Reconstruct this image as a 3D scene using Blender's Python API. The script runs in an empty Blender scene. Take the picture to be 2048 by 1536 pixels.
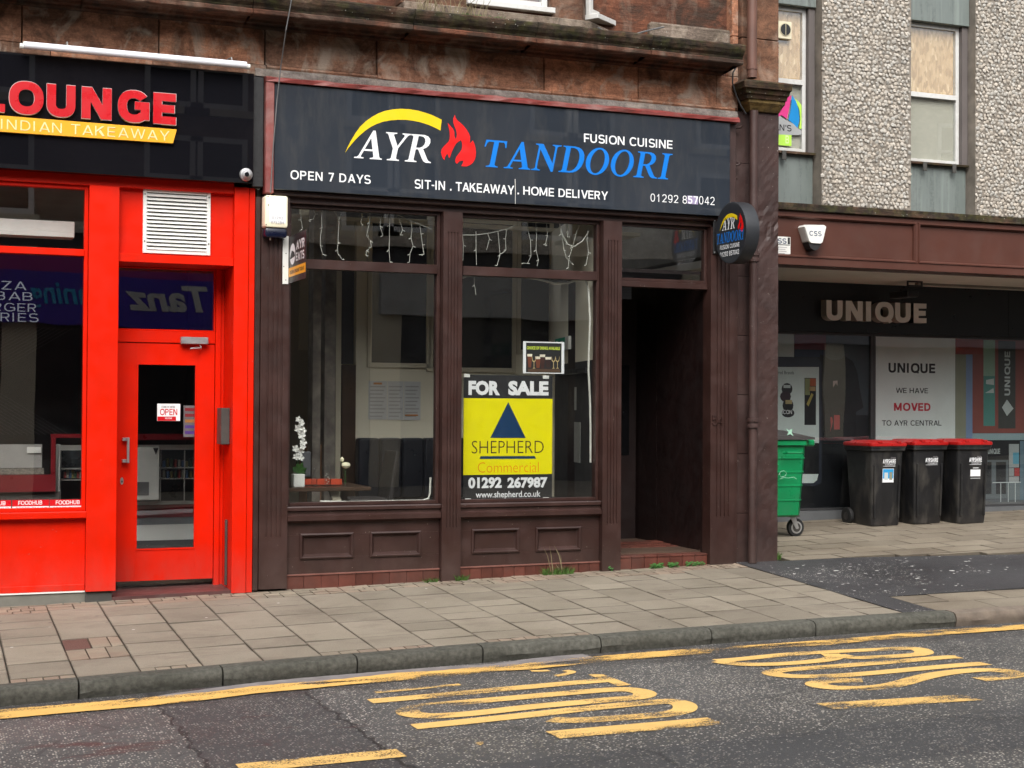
import bpy, bmesh, math, random
from mathutils import Vector, Matrix
from mathutils.geometry import tessellate_polygon
random.seed(7)
SC = bpy.context.scene
COL = SC.collection
rad = math.radians
# ------------------------------------------------------------------ camera
CAMZ = 1.642
D = 12.6
FPX, YAW, PIT, ROL = 2959.5, rad(21.63), rad(0.911), rad(0.332)
def cam_axes():
    f = Vector((math.sin(YAW)*math.cos(PIT), math.cos(YAW)*math.cos(PIT), math.sin(PIT)))
    rt = Vector((math.cos(YAW), -math.sin(YAW), 0)); up = rt.cross(f)
    c, s = math.cos(ROL), math.sin(ROL)
    return (c*rt+s*up), (-s*rt+c*up), f
RT, UP, FW = cam_axes()
cd = bpy.data.cameras.new('camera'); cam = bpy.data.objects.new('camera', cd); COL.objects.link(cam)
m = Matrix((RT, UP, -FW)).transposed().to_4x4(); m.translation = Vector((0, -D, CAMZ)); cam.matrix_world = m
cd.sensor_width = 36; cd.lens = 36*FPX/2048; cd.clip_start = .1; cd.clip_end = 500
SC.camera = cam
# ------------------------------------------------------------------ light
SUN_EL, SUN_AZ = rad(47), rad(200)      # azimuth of the sun, clockwise from +y
w = bpy.data.worlds.new('World'); SC.world = w; w.use_nodes = True
nt = w.node_tree; bg = nt.nodes['Background']; sky = nt.nodes.new('ShaderNodeTexSky'); sky.sky_type = 'NISHITA'
sky.sun_disc = False; sky.sun_elevation = SUN_EL; sky.sun_rotation = SUN_AZ; sky.dust_density = 5; sky.air_density = 1.0; sky.ozone_density = 1
hs = nt.nodes.new('ShaderNodeHueSaturation'); hs.inputs['Saturation'].default_value = .22     # cloud cover greys the sky
nt.links.new(sky.outputs[0], hs.inputs['Color']); nt.links.new(hs.outputs[0], bg.inputs['Color']); bg.inputs['Strength'].default_value = .15
sl = bpy.data.lights.new('sun', 'SUN'); sl.energy = .85; sl.angle = rad(40); sl.color = (1, .965, .92)
so = bpy.data.objects.new('sun', sl); COL.objects.link(so)
sd = Vector((math.sin(SUN_AZ)*math.cos(SUN_EL), math.cos(SUN_AZ)*math.cos(SUN_EL), math.sin(SUN_EL)))
so.rotation_euler = sd.to_track_quat('Z', 'Y').to_euler(); so.location = sd*40
vs_ = SC.view_settings; SC.display_settings.display_device = 'sRGB'
vs_.view_transform = 'Standard'; vs_.look = 'None'; vs_.gamma = 1; vs_.use_curve_mapping = False; vs_.exposure = 0.95
cy = SC.cycles; cy.use_denoising = True; cy.max_bounces = 10; cy.diffuse_bounces = 4; cy.glossy_bounces = 4; cy.transparent_max_bounces = 24
cy.caustics_reflective = False; cy.caustics_refractive = False
# ------------------------------------------------------------------ measuring helpers: a sight line met with a wall plane y = Y
def W(px, py, Y=0.):
    v = RT*((px-1024)/FPX) - UP*((py-768)/FPX) + FW
    t = (Y + D)/v.y
    return (v.x*t, CAMZ + v.z*t)
def X(px, py, Y=0.): return W(px, py, Y)[0]
def Z(px, py, Y=0.): return W(px, py, Y)[1]
def zm(ps, Y=0.): return sum(Z(a, b, Y) for a, b in ps)/len(ps)
def gz(x, y):                           # footway level
    k = max(0, min(1, -y/2.7)); u = (x-4.1)/3.2
    return .0195*x + .0438*y - .020*min(u*u, 3)*k
GUT = -2.81
def rz(x, y):                           # carriageway level
    t = GUT - y
    return gz(x, GUT) - .105 + .016*min(t, 4.5) - .016*max(0, t-4.5)
def RG(px, py):                         # sight line met with the carriageway
    v = RT*((px-1024)/FPX) - UP*((py-768)/FPX) + FW
    t = 9.
    for _ in range(30):
        x, y, z = v.x*t, -D+v.y*t, CAMZ+v.z*t
        t += (z - rz(x, y))/(-v.z+.03)*.8
    return (v.x*t, -D+v.y*t)
# ------------------------------------------------------------------ objects
ORG = {}
def thing(name, label, cat, loc=(0, 0, 0), group=None):
    o = bpy.data.objects.new(name, None); o.empty_display_size = .1; COL.objects.link(o); o.location = loc
    o['label'] = label; o['category'] = cat
    if group: o['group'] = group
    ORG[o.name] = Vector(loc); return o
def tag(o, label=None, cat=None, group=None, kind=None):
    if label: o['label'] = label
    if cat: o['category'] = cat
    if group: o['group'] = group
    if kind: o['kind'] = kind
    return o
def link(name, me, mat, parent):
    o = bpy.data.objects.new(name, me); COL.objects.link(o)
    if mat is not None and not me.materials: me.materials.append(mat)
    if parent is not None:
        o.parent = parent; ORG[o.name] = ORG[parent.name]
    else: ORG[o.name] = Vector((0, 0, 0))
    return o
def wloc(parent): return ORG[parent.name] if parent is not None else Vector((0, 0, 0))
class MB:
    def __init__(s): s.v = []; s.f = []
    def box(s, x0, x1, y0, y1, z0, z1):
        if x0 > x1: x0, x1 = x1, x0
        if y0 > y1: y0, y1 = y1, y0
        if z0 > z1: z0, z1 = z1, z0
        n = len(s.v)
        s.v += [(x0,y0,z0),(x1,y0,z0),(x1,y1,z0),(x0,y1,z0),(x0,y0,z1),(x1,y0,z1),(x1,y1,z1),(x0,y1,z1)]
        s.f += [tuple(n+i for i in q) for q in ((0,3,2,1),(4,5,6,7),(0,1,5,4),(1,2,6,5),(2,3,7,6),(3,0,4,7))]
        return s
    def hexa(s, p):                    # 8 corners: bottom ring ccw, top ring ccw
        n = len(s.v); s.v += [tuple(q) for q in p]
        s.f += [tuple(n+i for i in q) for q in ((0,3,2,1),(4,5,6,7),(0,1,5,4),(1,2,6,5),(2,3,7,6),(3,0,4,7))]
        return s
    def loft(s, rings, cap=True, closed=True):
        n = len(s.v); k = len(rings[0])
        for r in rings: s.v += [tuple(p) for p in r]
        for i in range(len(rings)-1):
            for j in range(k if closed else k-1):
                a = n+i*k+j; b = n+i*k+(j+1) % k
                s.f.append((a, b, b+k, a+k))
        if cap:
            s.f.append(tuple(n+j for j in range(k))[::-1]); s.f.append(tuple(n+(len(rings)-1)*k+j for j in range(k)))
        return s
    def cyl(s, c, axis, r, h, n=20, r2=None):     # from c along axis
        a = Vector(axis).normalized(); u = a.orthogonal().normalized(); v = a.cross(u); c = Vector(c); r2 = r if r2 is None else r2
        R = []
        for t, rr in ((0, r), (h, r2)):
            R.append([c+a*t+(u*math.cos(2*math.pi*i/n)+v*math.sin(2*math.pi*i/n))*rr for i in range(n)])
        return s.loft(R)
    def tube(s, pts, r, n=8):
        pts = [Vector(p) for p in pts]; R = []; pu = None
        for i, p in enumerate(pts):
            a = (pts[min(i+1, len(pts)-1)]-pts[max(i-1, 0)]).normalized()
            u = (a.orthogonal() if pu is None else pu-a*pu.dot(a)).normalized(); pu = u; v = a.cross(u)
            rr = r[i] if isinstance(r, (list, tuple)) else r
            R.append([p+(u*math.cos(2*math.pi*k/n)+v*math.sin(2*math.pi*k/n))*rr for k in range(n)])
        return s.loft(R)
    def profile_x(s, prof, x0, x1):     # prof: (y,z) outline, extruded along x
        return s.loft([[(x0, y, z) for y, z in prof], [(x1, y, z) for y, z in prof]])
    def poly(s, loops, fn, depth=0., back=True):   # flat outline (with holes) mapped by fn(u,v,w)
        pts = [[Vector((p[0], p[1], 0)) for p in lp] for lp in loops]
        tris = tessellate_polygon(pts); flat = [p for lp in pts for p in lp]
        n = len(s.v); s.v += [fn(p.x, p.y, 0) for p in flat]
        for t in tris:
            a, b, c = (flat[i] for i in t)
            if (b-a).cross(c-a).z < 0: t = (t[0], t[2], t[1])
            s.f.append(tuple(n+i for i in t))
        if depth:
            m_ = len(s.v); s.v += [fn(p.x, p.y, -depth) for p in flat]
            if back: s.f += [tuple(m_+i for i in (t[0], t[2], t[1])) for t in tris]
            k = 0
            for lp in pts:
                L = len(lp)
                for i in range(L):
                    a, b = k+i, k+(i+1) % L
                    s.f.append((n+a, m_+a, m_+b, n+b))
                k += L
        return s
    def build(s, name, mat, parent=None, bevel=0., seg=1, smooth=False, ref=None):
        o_ = wloc(parent)
        me = bpy.data.meshes.new(name); me.from_pydata([(v[0]-o_.x, v[1]-o_.y, v[2]-o_.z) for v in s.v], [], s.f)
        bm = bmesh.new(); bm.from_mesh(me)
        if bevel:
            bmesh.ops.remove_doubles(bm, verts=bm.verts, dist=1e-5)
            ed = [e for e in bm.edges if len(e.link_faces) == 2 and e.calc_face_angle(0) > .5]
            bmesh.ops.bevel(bm, geom=ed, offset=bevel, offset_type='OFFSET', segments=seg, profile=.6, affect='EDGES', clamp_overlap=True)
        bmesh.ops.recalc_face_normals(bm, faces=bm.faces)
        bm.to_mesh(me); bm.free()
        if smooth:
            me.shade_smooth() if hasattr(me, 'shade_smooth') else None
            for p in me.polygons: p.use_smooth = True
            try: me.set_sharp_from_angle(angle=rad(35))
            except Exception: pass
        return link(name, me, mat, parent)
def box(name, mat, parent, x0, x1, y0, y1, z0, z1, bevel=0., seg=1):
    return MB().box(x0, x1, y0, y1, z0, z1).build(name, mat, parent, bevel, seg)
def pbox(name, mat, parent, px0, py0, px1, py1, y0, y1, bevel=0.):
    """box whose front face (at y0) covers the sight-line rectangle px0..px1, py0..py1"""
    xa = X(px0, (py0+py1)/2, y0); xb = X(px1, (py0+py1)/2, y0); pm = (px0+px1)/2
    return box(name, mat, parent, xa, xb, y0, y1, Z(pm, py1, y0), Z(pm, py0, y0), bevel)
def front(y): return lambda u, v, w: (u, y-w, v)       # faces -y
def sheet(name, mat, parent, loops, y, depth=0.):
    return MB().poly(loops, front(y), depth).build(name, mat, parent)
def pline(pts, Y): return [W(a, b, Y) for a, b in pts]
_tc = {}
def text_mesh(s, bold=0., extrude=0., space=1., res=3):
    k = (s, bold, extrude, space)
    if k in _tc: return _tc[k]
    cu = bpy.data.curves.new('lettering', 'FONT'); cu.body = s; cu.offset = bold; cu.extrude = extrude; cu.space_character = space
    cu.resolution_u = res; cu.align_x = 'LEFT'
    ob = bpy.data.objects.new('lettering', cu); me = ob.to_mesh()
    vs = [tuple(v.co) for v in me.vertices]; fs = [tuple(p.vertices) for p in me.polygons]
    ob.to_mesh_clear(); bpy.data.objects.remove(ob); bpy.data.curves.remove(cu)
    _tc[k] = (vs, fs); return _tc[k]
def text(name, s, mat, parent, x0, x1, z0, z1, y, bold=0., depth=0., space=1., shear=0., fn=None, bevel=0):
    """lettering fitted to the rectangle x0..x1, z0..z1 standing on plane y, facing -y"""
    vs, fs = text_mesh(s, bold, .5 if depth else 0., space)
    vs = [(a+shear*b, b, c) for a, b, c in vs]
    ax = min(v[0] for v in vs); bx = max(v[0] for v in vs); az = min(v[1] for v in vs); bz = max(v[1] for v in vs)
    sx = (x1-x0)/(bx-ax); sz = (z1-z0)/(bz-az)
    fn = fn or front(y)
    mb = MB(); mb.v = [fn(x0+(a-ax)*sx, z0+(b-az)*sz, (c+.5)*depth if depth else 0) for a, b, c in vs]; mb.f = list(fs)
    return mb.build(name, mat, parent)
def ptext(name, s, mat, parent, L, R, y, **k):
    """L=(px, py_top, py_bottom) at the left end, R likewise at the right end"""
    x0 = X(L[0], (L[1]+L[2])/2, y); x1 = X(R[0], (R[1]+R[2])/2, y)
    z1 = (Z(L[0], L[1], y)+Z(R[0], R[1], y))/2; z0 = (Z(L[0], L[2], y)+Z(R[0], R[2], y))/2
    return text(name, s, mat, parent, x0, x1, z0, z1, y, **k)

def glyph(ch, s):
    """grotesque capital: list of [outline, hole...] pieces on a 700 unit cap height, stem s"""
    h = s*.86; H = 700; T = math.pi/180
    def bar(x0, y0, x1, y1): return [[(x0, y0), (x1, y0), (x1, y1), (x0, y1)]]
    def dg(xa, ya, xb, yb, w=None):
        w = w or s*1.12; return [[(xa, ya), (xa+w, ya), (xb+w, yb), (xb, yb)] if yb > ya else [(xb, yb), (xb+w, yb), (xa+w, ya), (xa, ya)]]
    def pt(cx_, cy_, rx, ry, a, e=.86):
        c, q = math.cos(a*T), math.sin(a*T); return (cx_+rx*math.copysign(abs(c)**e, c), cy_+ry*math.copysign(abs(q)**e, q))
    def arc_(cx_, cy_, rx, ry, a0, a1, n=18): 
        A = [a0+(a1-a0)*i/n for i in range(n+1)]
        return [[pt(cx_, cy_, rx, ry, a) for a in A]+[pt(cx_, cy_, rx-s, ry-h, a) for a in A[::-1]]]
    def ring(cx_, cy_, rx, ry, n=28): return [[pt(cx_, cy_, rx, ry, 360*i/n) for i in range(n)], [pt(cx_, cy_, rx-s, ry-h, 360*i/n) for i in range(n)]]
    def bowl(x1, y0, y1):
        ry = (y1-y0)/2; r = min(ry, x1*.62); cy_ = (y0+y1)/2; n = 10
        A = [-90+180*i/n for i in range(n+1)]
        return [[(0, y0)]+[pt(x1-r, cy_, r, ry, a, .9) for a in A]+[(0, y1)], [(s, y0+h)]+[pt(x1-r, cy_, r-s, ry-h, a, .9) for a in A]+[(s, y1-h)]]
    L = lambda: bar(0, 0, s, H)
    if ch == 'A': W_ = 620+s*.45; k = (W_/2-.56*s)/H; return W_-10, [dg(0, 0, W_/2-.56*s, H), dg(W_-1.12*s, 0, W_/2-.56*s, H), bar(160*k+s*.6, 160, W_-160*k-s*.6, 160+h)]
    if ch == 'B': return 560+s*.5, [bowl(470+s*.45, 350-h/2, H), bowl(495+s*.5, 0, 350+h/2)]
    if ch == 'C': return 640+s*.4, [arc_(320+s*.2, 350, 320+s*.2, 362, 38, 322)]
    if ch == 'D': return 610+s*.5, [bowl(560+s*.45, 0, H)]
    if ch == 'E': return 510+s*.4, [L(), bar(0, 0, 455+s*.4, h), bar(0, 350-h/2, 420+s*.4, 350+h/2), bar(0, H-h, 450+s*.4, H)]
    if ch == 'F': return 480+s*.3, [L(), bar(0, 330-h/2, 400+s*.4, 330+h/2), bar(0, H-h, 435+s*.4, H)]
    if ch == 'G': return 690+s*.4, [arc_(330+s*.2, 350, 330+s*.2, 362, 38, 318), bar(350+s*.2, 300-h*.1, 650+s*.4, 300+h*.9), bar(650-s*.6, 60, 650+s*.4, 300+h*.9)]
    if ch == 'H': return 640+s*.4, [L(), bar(530-s*.3, 0, 530+s*.7, H), bar(s*.9, 350-h/2, 560-s*.3, 350+h/2)]
    if ch == 'I': return 130+s, [L()]
    if ch == 'J': return 480, [arc_(200, 200, 200, 210, 180, 360), bar(400-s, 200, 400, H)]
    if ch == 'K': return 590+s*.5, [L(), [[(s*.8, 250), (s*.8, 250+h*1.6), (400, H), (540+s*.3, H)]], [[(190+s*.2, 330), (300+s*.4, 430), (560+s*.45, 0), (430, 0)]]]
    if ch == 'L': return 480+s*.3, [L(), bar(0, 0, 430+s*.35, h)]
    if ch == 'M': W_ = 650+s*.7; return W_+90, [L(), bar(W_-s, 0, W_, H), dg(0, H, W_/2-s*.5, 60, s*1.05), dg(W_-s*1.05, H, W_/2-s*.5, 60, s*1.05)]
    if ch == 'N': W_ = 520+s*.8; return W_+95, [L(), bar(W_-s, 0, W_, H), dg(0, H, W_-s*1.15, 0, s*1.15)]
    if ch in 'OQ': return 700+s*.4, [ring(330+s*.25, 350, 330+s*.25, 362)]+([[[(370, 130), (370+s*.7, 190), (640+s*.4, 10), (640-s*.25, -50)]]] if ch == 'Q' else [])
    if ch in 'PR': return 560+s*.5, [bowl(480+s*.5, 290, H), bar(0, 0, s, 320)]+([dg(480+s*.45-s*1.1, 0, 230+s*.1, 330, s*1.1)] if ch == 'R' else [])
    if ch == 'S': ry = (724+h)/4; return 570+s*.4, [arc_(270+s*.2, 712-ry, 255+s*.2, ry, 25, 270), arc_(270+s*.2, ry-12, 270+s*.2, ry, -158, 90)]
    if ch == 'T': W_ = 540+s*.4; return W_+10, [bar(0, H-h, W_, H), bar(W_/2-s/2, 0, W_/2+s/2, H)]
    if ch == 'U': W_ = 520+s*.6; return W_+90, [bar(0, 260, s, H), bar(W_-s, 260, W_, H), arc_(W_/2, 262, W_/2, 274, 180, 360)]
    if ch == 'V': W_ = 600+s*.5; return W_-10, [dg(0, H, W_/2-.56*s, 0), dg(W_-1.12*s, H, W_/2-.56*s, 0)]
    if ch == 'W': W_ = 860+s*.8; return W_, [dg(0, H, W_*.26-.5*s, 0, s), dg(W_/2-.5*s, H, W_*.26-.5*s, 0, s), dg(W_/2-.5*s, H, W_*.74-.5*s, 0, s), dg(W_-s, H, W_*.74-.5*s, 0, s)]
    if ch == 'X': W_ = 590+s*.5; return W_, [dg(0, 0, W_-1.15*s, H), dg(W_-1.15*s, 0, 0, H)]
    if ch == 'Y': W_ = 590+s*.5; return W_-20, [bar(W_/2-s/2, 0, W_/2+s/2, 300), dg(0, H, W_/2-.55*s, 270), dg(W_-1.12*s, H, W_/2-.55*s, 270)]
    if ch == 'Z': W_ = 520+s*.4; return W_+50, [bar(0, 0, W_, h), bar(0, H-h, W_, H), dg(0, h*.5, W_-1.3*s, H-h*.5, s*1.3)]
    if ch == '0': return 560, [ring(255, 350, 245, 362)]
    if ch == '1': return 560, [bar(230, 0, 230+s, H), [[(90, 520), (230+s*.5, H), (230+s*.5, H-h*1.4), (90, 520-h)]]]
    if ch == '2': return 560, [arc_(250, 490, 235, 222, -35, 170), bar(15, 0, 485, h), [[(15, h*.5), (15+s*1.4, h*.5), (480, 420), (480-s*1.15, 420)]]]
    if ch == '3': ry = (724+h)/4; return 560, [arc_(245, 712-ry, 220, ry, -90, 160), arc_(250, ry-12, 240, ry, -160, 90)]
    if ch == '4': return 560, [bar(330, 0, 330+s, H), bar(10, 150, 510, 150+h), [[(10, 150+h*.6), (10+s*.9, 150+h*.6), (330+s, H), (330-s*.2, H)]]]
    if ch == '5': return 560, [bar(70, H-h, 460, H), bar(50, 340, 50+s, H), arc_(250, 225, 240, 237, -160, 128)]
    if ch in '69':
        P = [ring(255, 228, 240, 240), arc_(255, 350, 240, 362, 45, 190)]
        if ch == '9': P = [[[(510-a, 700-b) for a, b in lp] for lp in g] for g in P]
        return 560, P
    if ch == '7': return 560, [bar(20, H-h, 490, H), [[(110, 0), (110+s*1.12, 0), (490, H-h*.6), (490-s*1.15, H-h*.6)]]]
    if ch == '8': ry = (724+h)/4; return 560, [ring(250, 712-ry, 215, ry), ring(250, ry-12, 240, ry)]
    if ch == '.': return 190, [bar(20, 0, 20+s*1.1, s*1.1)]
    if ch == '-': return 330, [bar(20, 260, 270, 260+h)]
    if ch == "'": return 150, [bar(0, 480, s*.8, H)]
    return 260, []
def sans(name, s, mat, parent, x0, x1, z0, z1, y, wt='M', depth=0., space=0., fn=None, each=False, lift=.00025):
    """lettering fitted to the rectangle; overlapping strokes of one letter are stepped a hair apart"""
    st = {'M': 84, 'B': 124, 'X': 172, 'K': 205}[wt]; adv = 0; G = []
    for ch in s:
        if ch == ' ': adv += 330; continue
        a, P = glyph(ch, st); G.append([[[(adv+u, v) for u, v in lp] for lp in g] for g in P]); adv += a+40+space*2.2
    al = [p for g in G for c in g for lp in c for p in lp]
    ax = min(p[0] for p in al); bx = max(p[0] for p in al)
    sx = (x1-x0)/(bx-ax); sz = (z1-z0)/700; out = []; mb = MB(); F_ = fn or front(y)
    for g in G:
        if each: mb = MB()
        for i, c in enumerate(g):
            fl_ = (lambda k: (lambda u, v, w_: F_(u, v, w_+k)))(i*lift)
            mb.poly([[(x0+(p[0]-ax)*sx, z0+p[1]*sz) for p in lp] for lp in c], fl_, depth)
        if each: out.append(mb.build(name, mat, parent))
    return out if each else mb.build(name, mat, parent)
def psans(name, s, mat, parent, L, R, y, **k):
    x0 = X(L[0], (L[1]+L[2])/2, y); x1 = X(R[0], (R[1]+R[2])/2, y)
    z1 = (Z(L[0], L[1], y)+Z(R[0], R[1], y))/2; z0 = (Z(L[0], L[2], y)+Z(R[0], R[2], y))/2
    return sans(name, s, mat, parent, x0, x1, z0, z1, y, **k)
def dup(o, parent=None, loc=None):
    c = o.copy(); COL.objects.link(c); c.parent = parent
    if loc is not None: c.location = loc; ORG[c.name] = Vector(loc)
    for ch in [q for q in bpy.data.objects if q.parent == o and q.name != c.name]: dup(ch, c)
    return c
# ------------------------------------------------------------------ materials
def newmat(name):
    m = bpy.data.materials.new(name); m.use_nodes = True
    return m, m.node_tree, m.node_tree.nodes['Principled BSDF']
def pos(nt, sc=(1, 1, 1)):
    g = nt.nodes.new('ShaderNodeNewGeometry'); mp = nt.nodes.new('ShaderNodeMapping'); mp.inputs['Scale'].default_value = sc
    nt.links.new(g.outputs['Position'], mp.inputs['Vector']); return mp.outputs[0]
def noise(nt, vec, scale, detail=5, rough=.55, dist=0.):
    n = nt.nodes.new('ShaderNodeTexNoise'); n.inputs['Scale'].default_value = scale; n.inputs['Detail'].default_value = detail
    n.inputs['Roughness'].default_value = rough; n.inputs['Distortion'].default_value = dist
    nt.links.new(vec, n.inputs['Vector']); return n.outputs['Fac']
def vor(nt, vec, scale, out='Distance', feat='F1'):
    n = nt.nodes.new('ShaderNodeTexVoronoi'); n.inputs['Scale'].default_value = scale; n.feature = feat
    nt.links.new(vec, n.inputs['Vector']); return n.outputs[out]
def ramp(nt, fac, stops, interp='LINEAR'):
    r = nt.nodes.new('ShaderNodeValToRGB'); r.color_ramp.interpolation = interp; e = r.color_ramp.elements
    while len(e) < len(stops): e.new(.5)
    for q, (p, c) in zip(e, stops):
        q.position = p; q.color = (c, c, c, 1) if isinstance(c, (int, float)) else (*c, 1)
    nt.links.new(fac, r.inputs[0]); return r.outputs[0]
def mix(nt, fac, a, b, mode='MIX'):
    n = nt.nodes.new('ShaderNodeMix'); n.data_type = 'RGBA'; n.blend_type = mode
    for i, v in ((0, fac), (6, a), (7, b)):
        if isinstance(v, (int, float)): n.inputs[i].default_value = v if i == 0 else (v, v, v, 1)
        elif isinstance(v, tuple): n.inputs[i].default_value = (*v, 1)
        else: nt.links.new(v, n.inputs[i])
    return n.outputs[2]
def mth(nt, op, a, b=None, c=None):
    n = nt.nodes.new('ShaderNodeMath'); n.operation = op
    for i, v in enumerate((a, b, c)):
        if v is None: continue
        if isinstance(v, (int, float)): n.inputs[i].default_value = v
        else: nt.links.new(v, n.inputs[i])
    return n.outputs[0]
def bump(nt, b, h, strength=.3, dist=.005, prev=None):
    n = nt.nodes.new('ShaderNodeBump'); n.inputs['Strength'].default_value = strength; n.inputs['Distance'].default_value = dist
    nt.links.new(h, n.inputs['Height'])
    if prev is not None: nt.links.new(prev, n.inputs['Normal'])
    nt.links.new(n.outputs[0], b.inputs['Normal']); return n.outputs[0]
def rnd(nt):
    return nt.nodes.new('ShaderNodeObjectInfo').outputs['Random']
def M(name, col, rough=.5, var=.12, vs=2.5, bmp=0., bs=120., metal=0., spec=.5, dirt=None, damt=.5, dsc=(1.5, 1.5, 1.5), coat=0., chip=None, grime=0., objvar=0., rvar=.08):
    m, nt, b = newmat(name)
    p = pos(nt)
    f = noise(nt, p, vs, 6)
    lo = tuple(c*(1-var) for c in col); hi = tuple(min(1, c*(1+var)) for c in col)
    c = ramp(nt, f, [(.3, lo), (.7, hi)])
    if objvar: c = mix(nt, 1., c, ramp(nt, rnd(nt), [(0, 1-objvar), (1, 1+objvar*.6)]), 'MULTIPLY')
    r_ = None
    if dirt is not None:
        g = noise(nt, pos(nt, dsc), 2., 8, .65, .3)
        k = ramp(nt, g, [(.48, 0.), (.75, 1.)])
        c = mix(nt, mth(nt, 'MULTIPLY', k, damt), c, dirt)
    if grime:                          # splash dirt that has settled low down on street fronts
        sx = nt.nodes.new('ShaderNodeSeparateXYZ'); g_ = nt.nodes.new('ShaderNodeNewGeometry'); nt.links.new(g_.outputs['Position'], sx.inputs[0])
        h = ramp(nt, sx.outputs[2], [(0., 1.), (.45, 0.)])
        n2 = ramp(nt, noise(nt, pos(nt, (3, 3, 1.2)), 3., 7, .7), [(.35, .2), (.7, 1.)])
        c = mix(nt, mth(nt, 'MULTIPLY', mth(nt, 'MULTIPLY', h, n2), grime), c, (.16, .13, .11))
    if chip is not None:
        g = noise(nt, p, 55, 3, .5); k = ramp(nt, g, [(.735, 0.), (.75, 1.)])
        c = mix(nt, k, c, chip)
    nt.links.new(c, b.inputs['Base Color'])
    rr = ramp(nt, noise(nt, p, vs*3.1, 4), [(.3, max(0, rough-rvar)), (.7, min(1, rough+rvar))]); nt.links.new(rr, b.inputs['Roughness'])
    b.inputs['Metallic'].default_value = metal; b.inputs['Specular IOR Level'].default_value = spec
    b.inputs['Coat Weight'].default_value = coat; b.inputs['Coat Roughness'].default_value = .05
    if bmp: bump(nt, b, noise(nt, p, bs, 3), bmp, .004)
    return m
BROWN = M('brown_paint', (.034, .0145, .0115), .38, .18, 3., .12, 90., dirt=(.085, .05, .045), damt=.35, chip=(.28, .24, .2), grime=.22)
BROWN2 = M('brown_paint_rough', (.036, .0155, .0125), .55, .3, 4., .5, 45., dirt=(.09, .06, .055), damt=.5, chip=(.35, .3, .26), grime=.3)
REDP = M('red_paint', (.66, .011, .0), .4, .07, 2.2, .06, 160., spec=.18, dirt=(.42, .02, .008), damt=.3, dsc=(2.5, 2.5, 1.), grime=.35, chip=(.45, .12, .09))
REDTRIM = M('red_weathered_paint', (.2, .035, .03), .55, .25, 8., .5, 60., dirt=(.36, .3, .27), damt=.45)
BLACKG = M('black_gloss_panel', (.006, .006, .008), .012, .1, 2., .0, spec=.5, rvar=.004)
SIGNG = M('dark_grey_sign_panel', (.026, .032, .042), .014, .10, 1.5, .0, spec=.85, rvar=.005, dirt=(.07, .07, .068), damt=.45, dsc=(3.5, 3.5, .7))
BLACKM = M('matt_black', (.012, .012, .013), .55, .2, 4., .1)
BLACKW = M('weathered_black_board', (.012, .012, .013), .6, .3, 6., .7, 40.)
WHITEG = M('white_print', (.78, .79, .80), .35, .02, 3.)
WHITED = M('white_upvc', (.58, .58, .56), .3, .05, 3., dirt=(.35, .32, .27), damt=.5)
BLUEP = M('blue_print', (.0, .17, .62), .35, .04, 3.)
YELP = M('yellow_print', (.76, .55, .003), .35, .04, 3.)
REDLT = M('red_letter_face', (.52, .006, .012), .3, .04, 3.)
REDFL = M('flame_red_print', (.70, .006, .006), .35, .04, 3.)
AMBER = M('amber_panel', (.83, .38, .012), .4, .04, 3.)
LEMON = M('lemon_board', (.80, .72, .0), .4, .03, 3.)
NAVY = M('navy_print', (.004, .035, .10), .45, .05, 3.)
LILAC = M('lilac_patch', (.30, .25, .40), .5, .05, 3.)
ALU = M('brushed_metal', (.55, .55, .55), .35, .1, 8., .1, 200., metal=.8)
STEELD = M('dull_steel', (.055, .052, .046), .5, .2, 8., .2, 100., metal=.0)
GREYLET = M('stone_grey_letter_face', (.80, .76, .70), .45, .05, 3.)
GREYLETS = M('letter_side_grey', (.36, .33, .29), .5, .05, 3.)
TILE = M('terracotta_tile', (.105, .033, .023), .38, .25, 7., .15, 60., dirt=(.10, .06, .05), damt=.5, objvar=.3)
GROUT = M('dark_grout', (.07, .045, .04), .9, .2, 6.)
CREAM = M('cream_wall', (.80, .74, .59), .7, .05, 1.5)
CREAMD = M('cream_trim', (.60, .54, .41), .5, .05, 1.5)
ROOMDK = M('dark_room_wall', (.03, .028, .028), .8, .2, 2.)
FLOORI = M('interior_floor', (.08, .05, .035), .5, .3, 2.)
LEATH = M('black_leather', (.012, .013, .018), .35, .2, 6., .3, 90.)
WOODD = M('dark_wood', (.06, .035, .022), .35, .25, 5., .1, 60.)
WOODM = M('mid_wood', (.22, .11, .05), .45, .25, 3., .1, 60.)
ROUGHST = M('rough_old_plaster', (.20, .175, .15), .9, .45, 7., 1., 30., dirt=(.05, .045, .04), damt=.8)
PVCW = M('white_plastic', (.74, .74, .70), .35, .04, 5.)
GREENP = M('green_bin_plastic', (.004, .225, .075), .33, .12, 2.5, .12, 50., dirt=(.05, .2, .1), damt=.4)
BINBLK = M('black_bin_plastic', (.010, .010, .011), .42, .3, 3., .35, 160., dirt=(.075, .068, .058), damt=.75, dsc=(3, 3, 1.2), grime=.5)
LIDGREY = M('dark_grey_lid', (.06, .056, .054), .45, .3, 3., .3, 100.)
LIDRED = M('red_lid_plastic', (.42, .012, .011), .33, .12, 4., .1, 90.)
RUBBER = M('rubber', (.012, .012, .012), .7, .2, 5.)
MORTAR = M('panel_mortar', (.20, .175, .145), .95, .3, 6., .6, 60.)
OSB = None
ARCBRN = M('brown_fascia_board', (.078, .028, .019), .45, .12, 2., .08, 80., spec=.35, dirt=(.085, .045, .035), damt=.45)
SOFFIT = M('soffit_board', (.62, .58, .50), .7, .08, 2.)
PETALW = M('white_petal', (.8, .8, .76), .6, .04, 5.)
LEAFG = M('plant_green', (.035, .11, .02), .5, .35, 9.)
GRASSG = M('grass_green', (.07, .15, .025), .6, .4, 12.)
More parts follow.
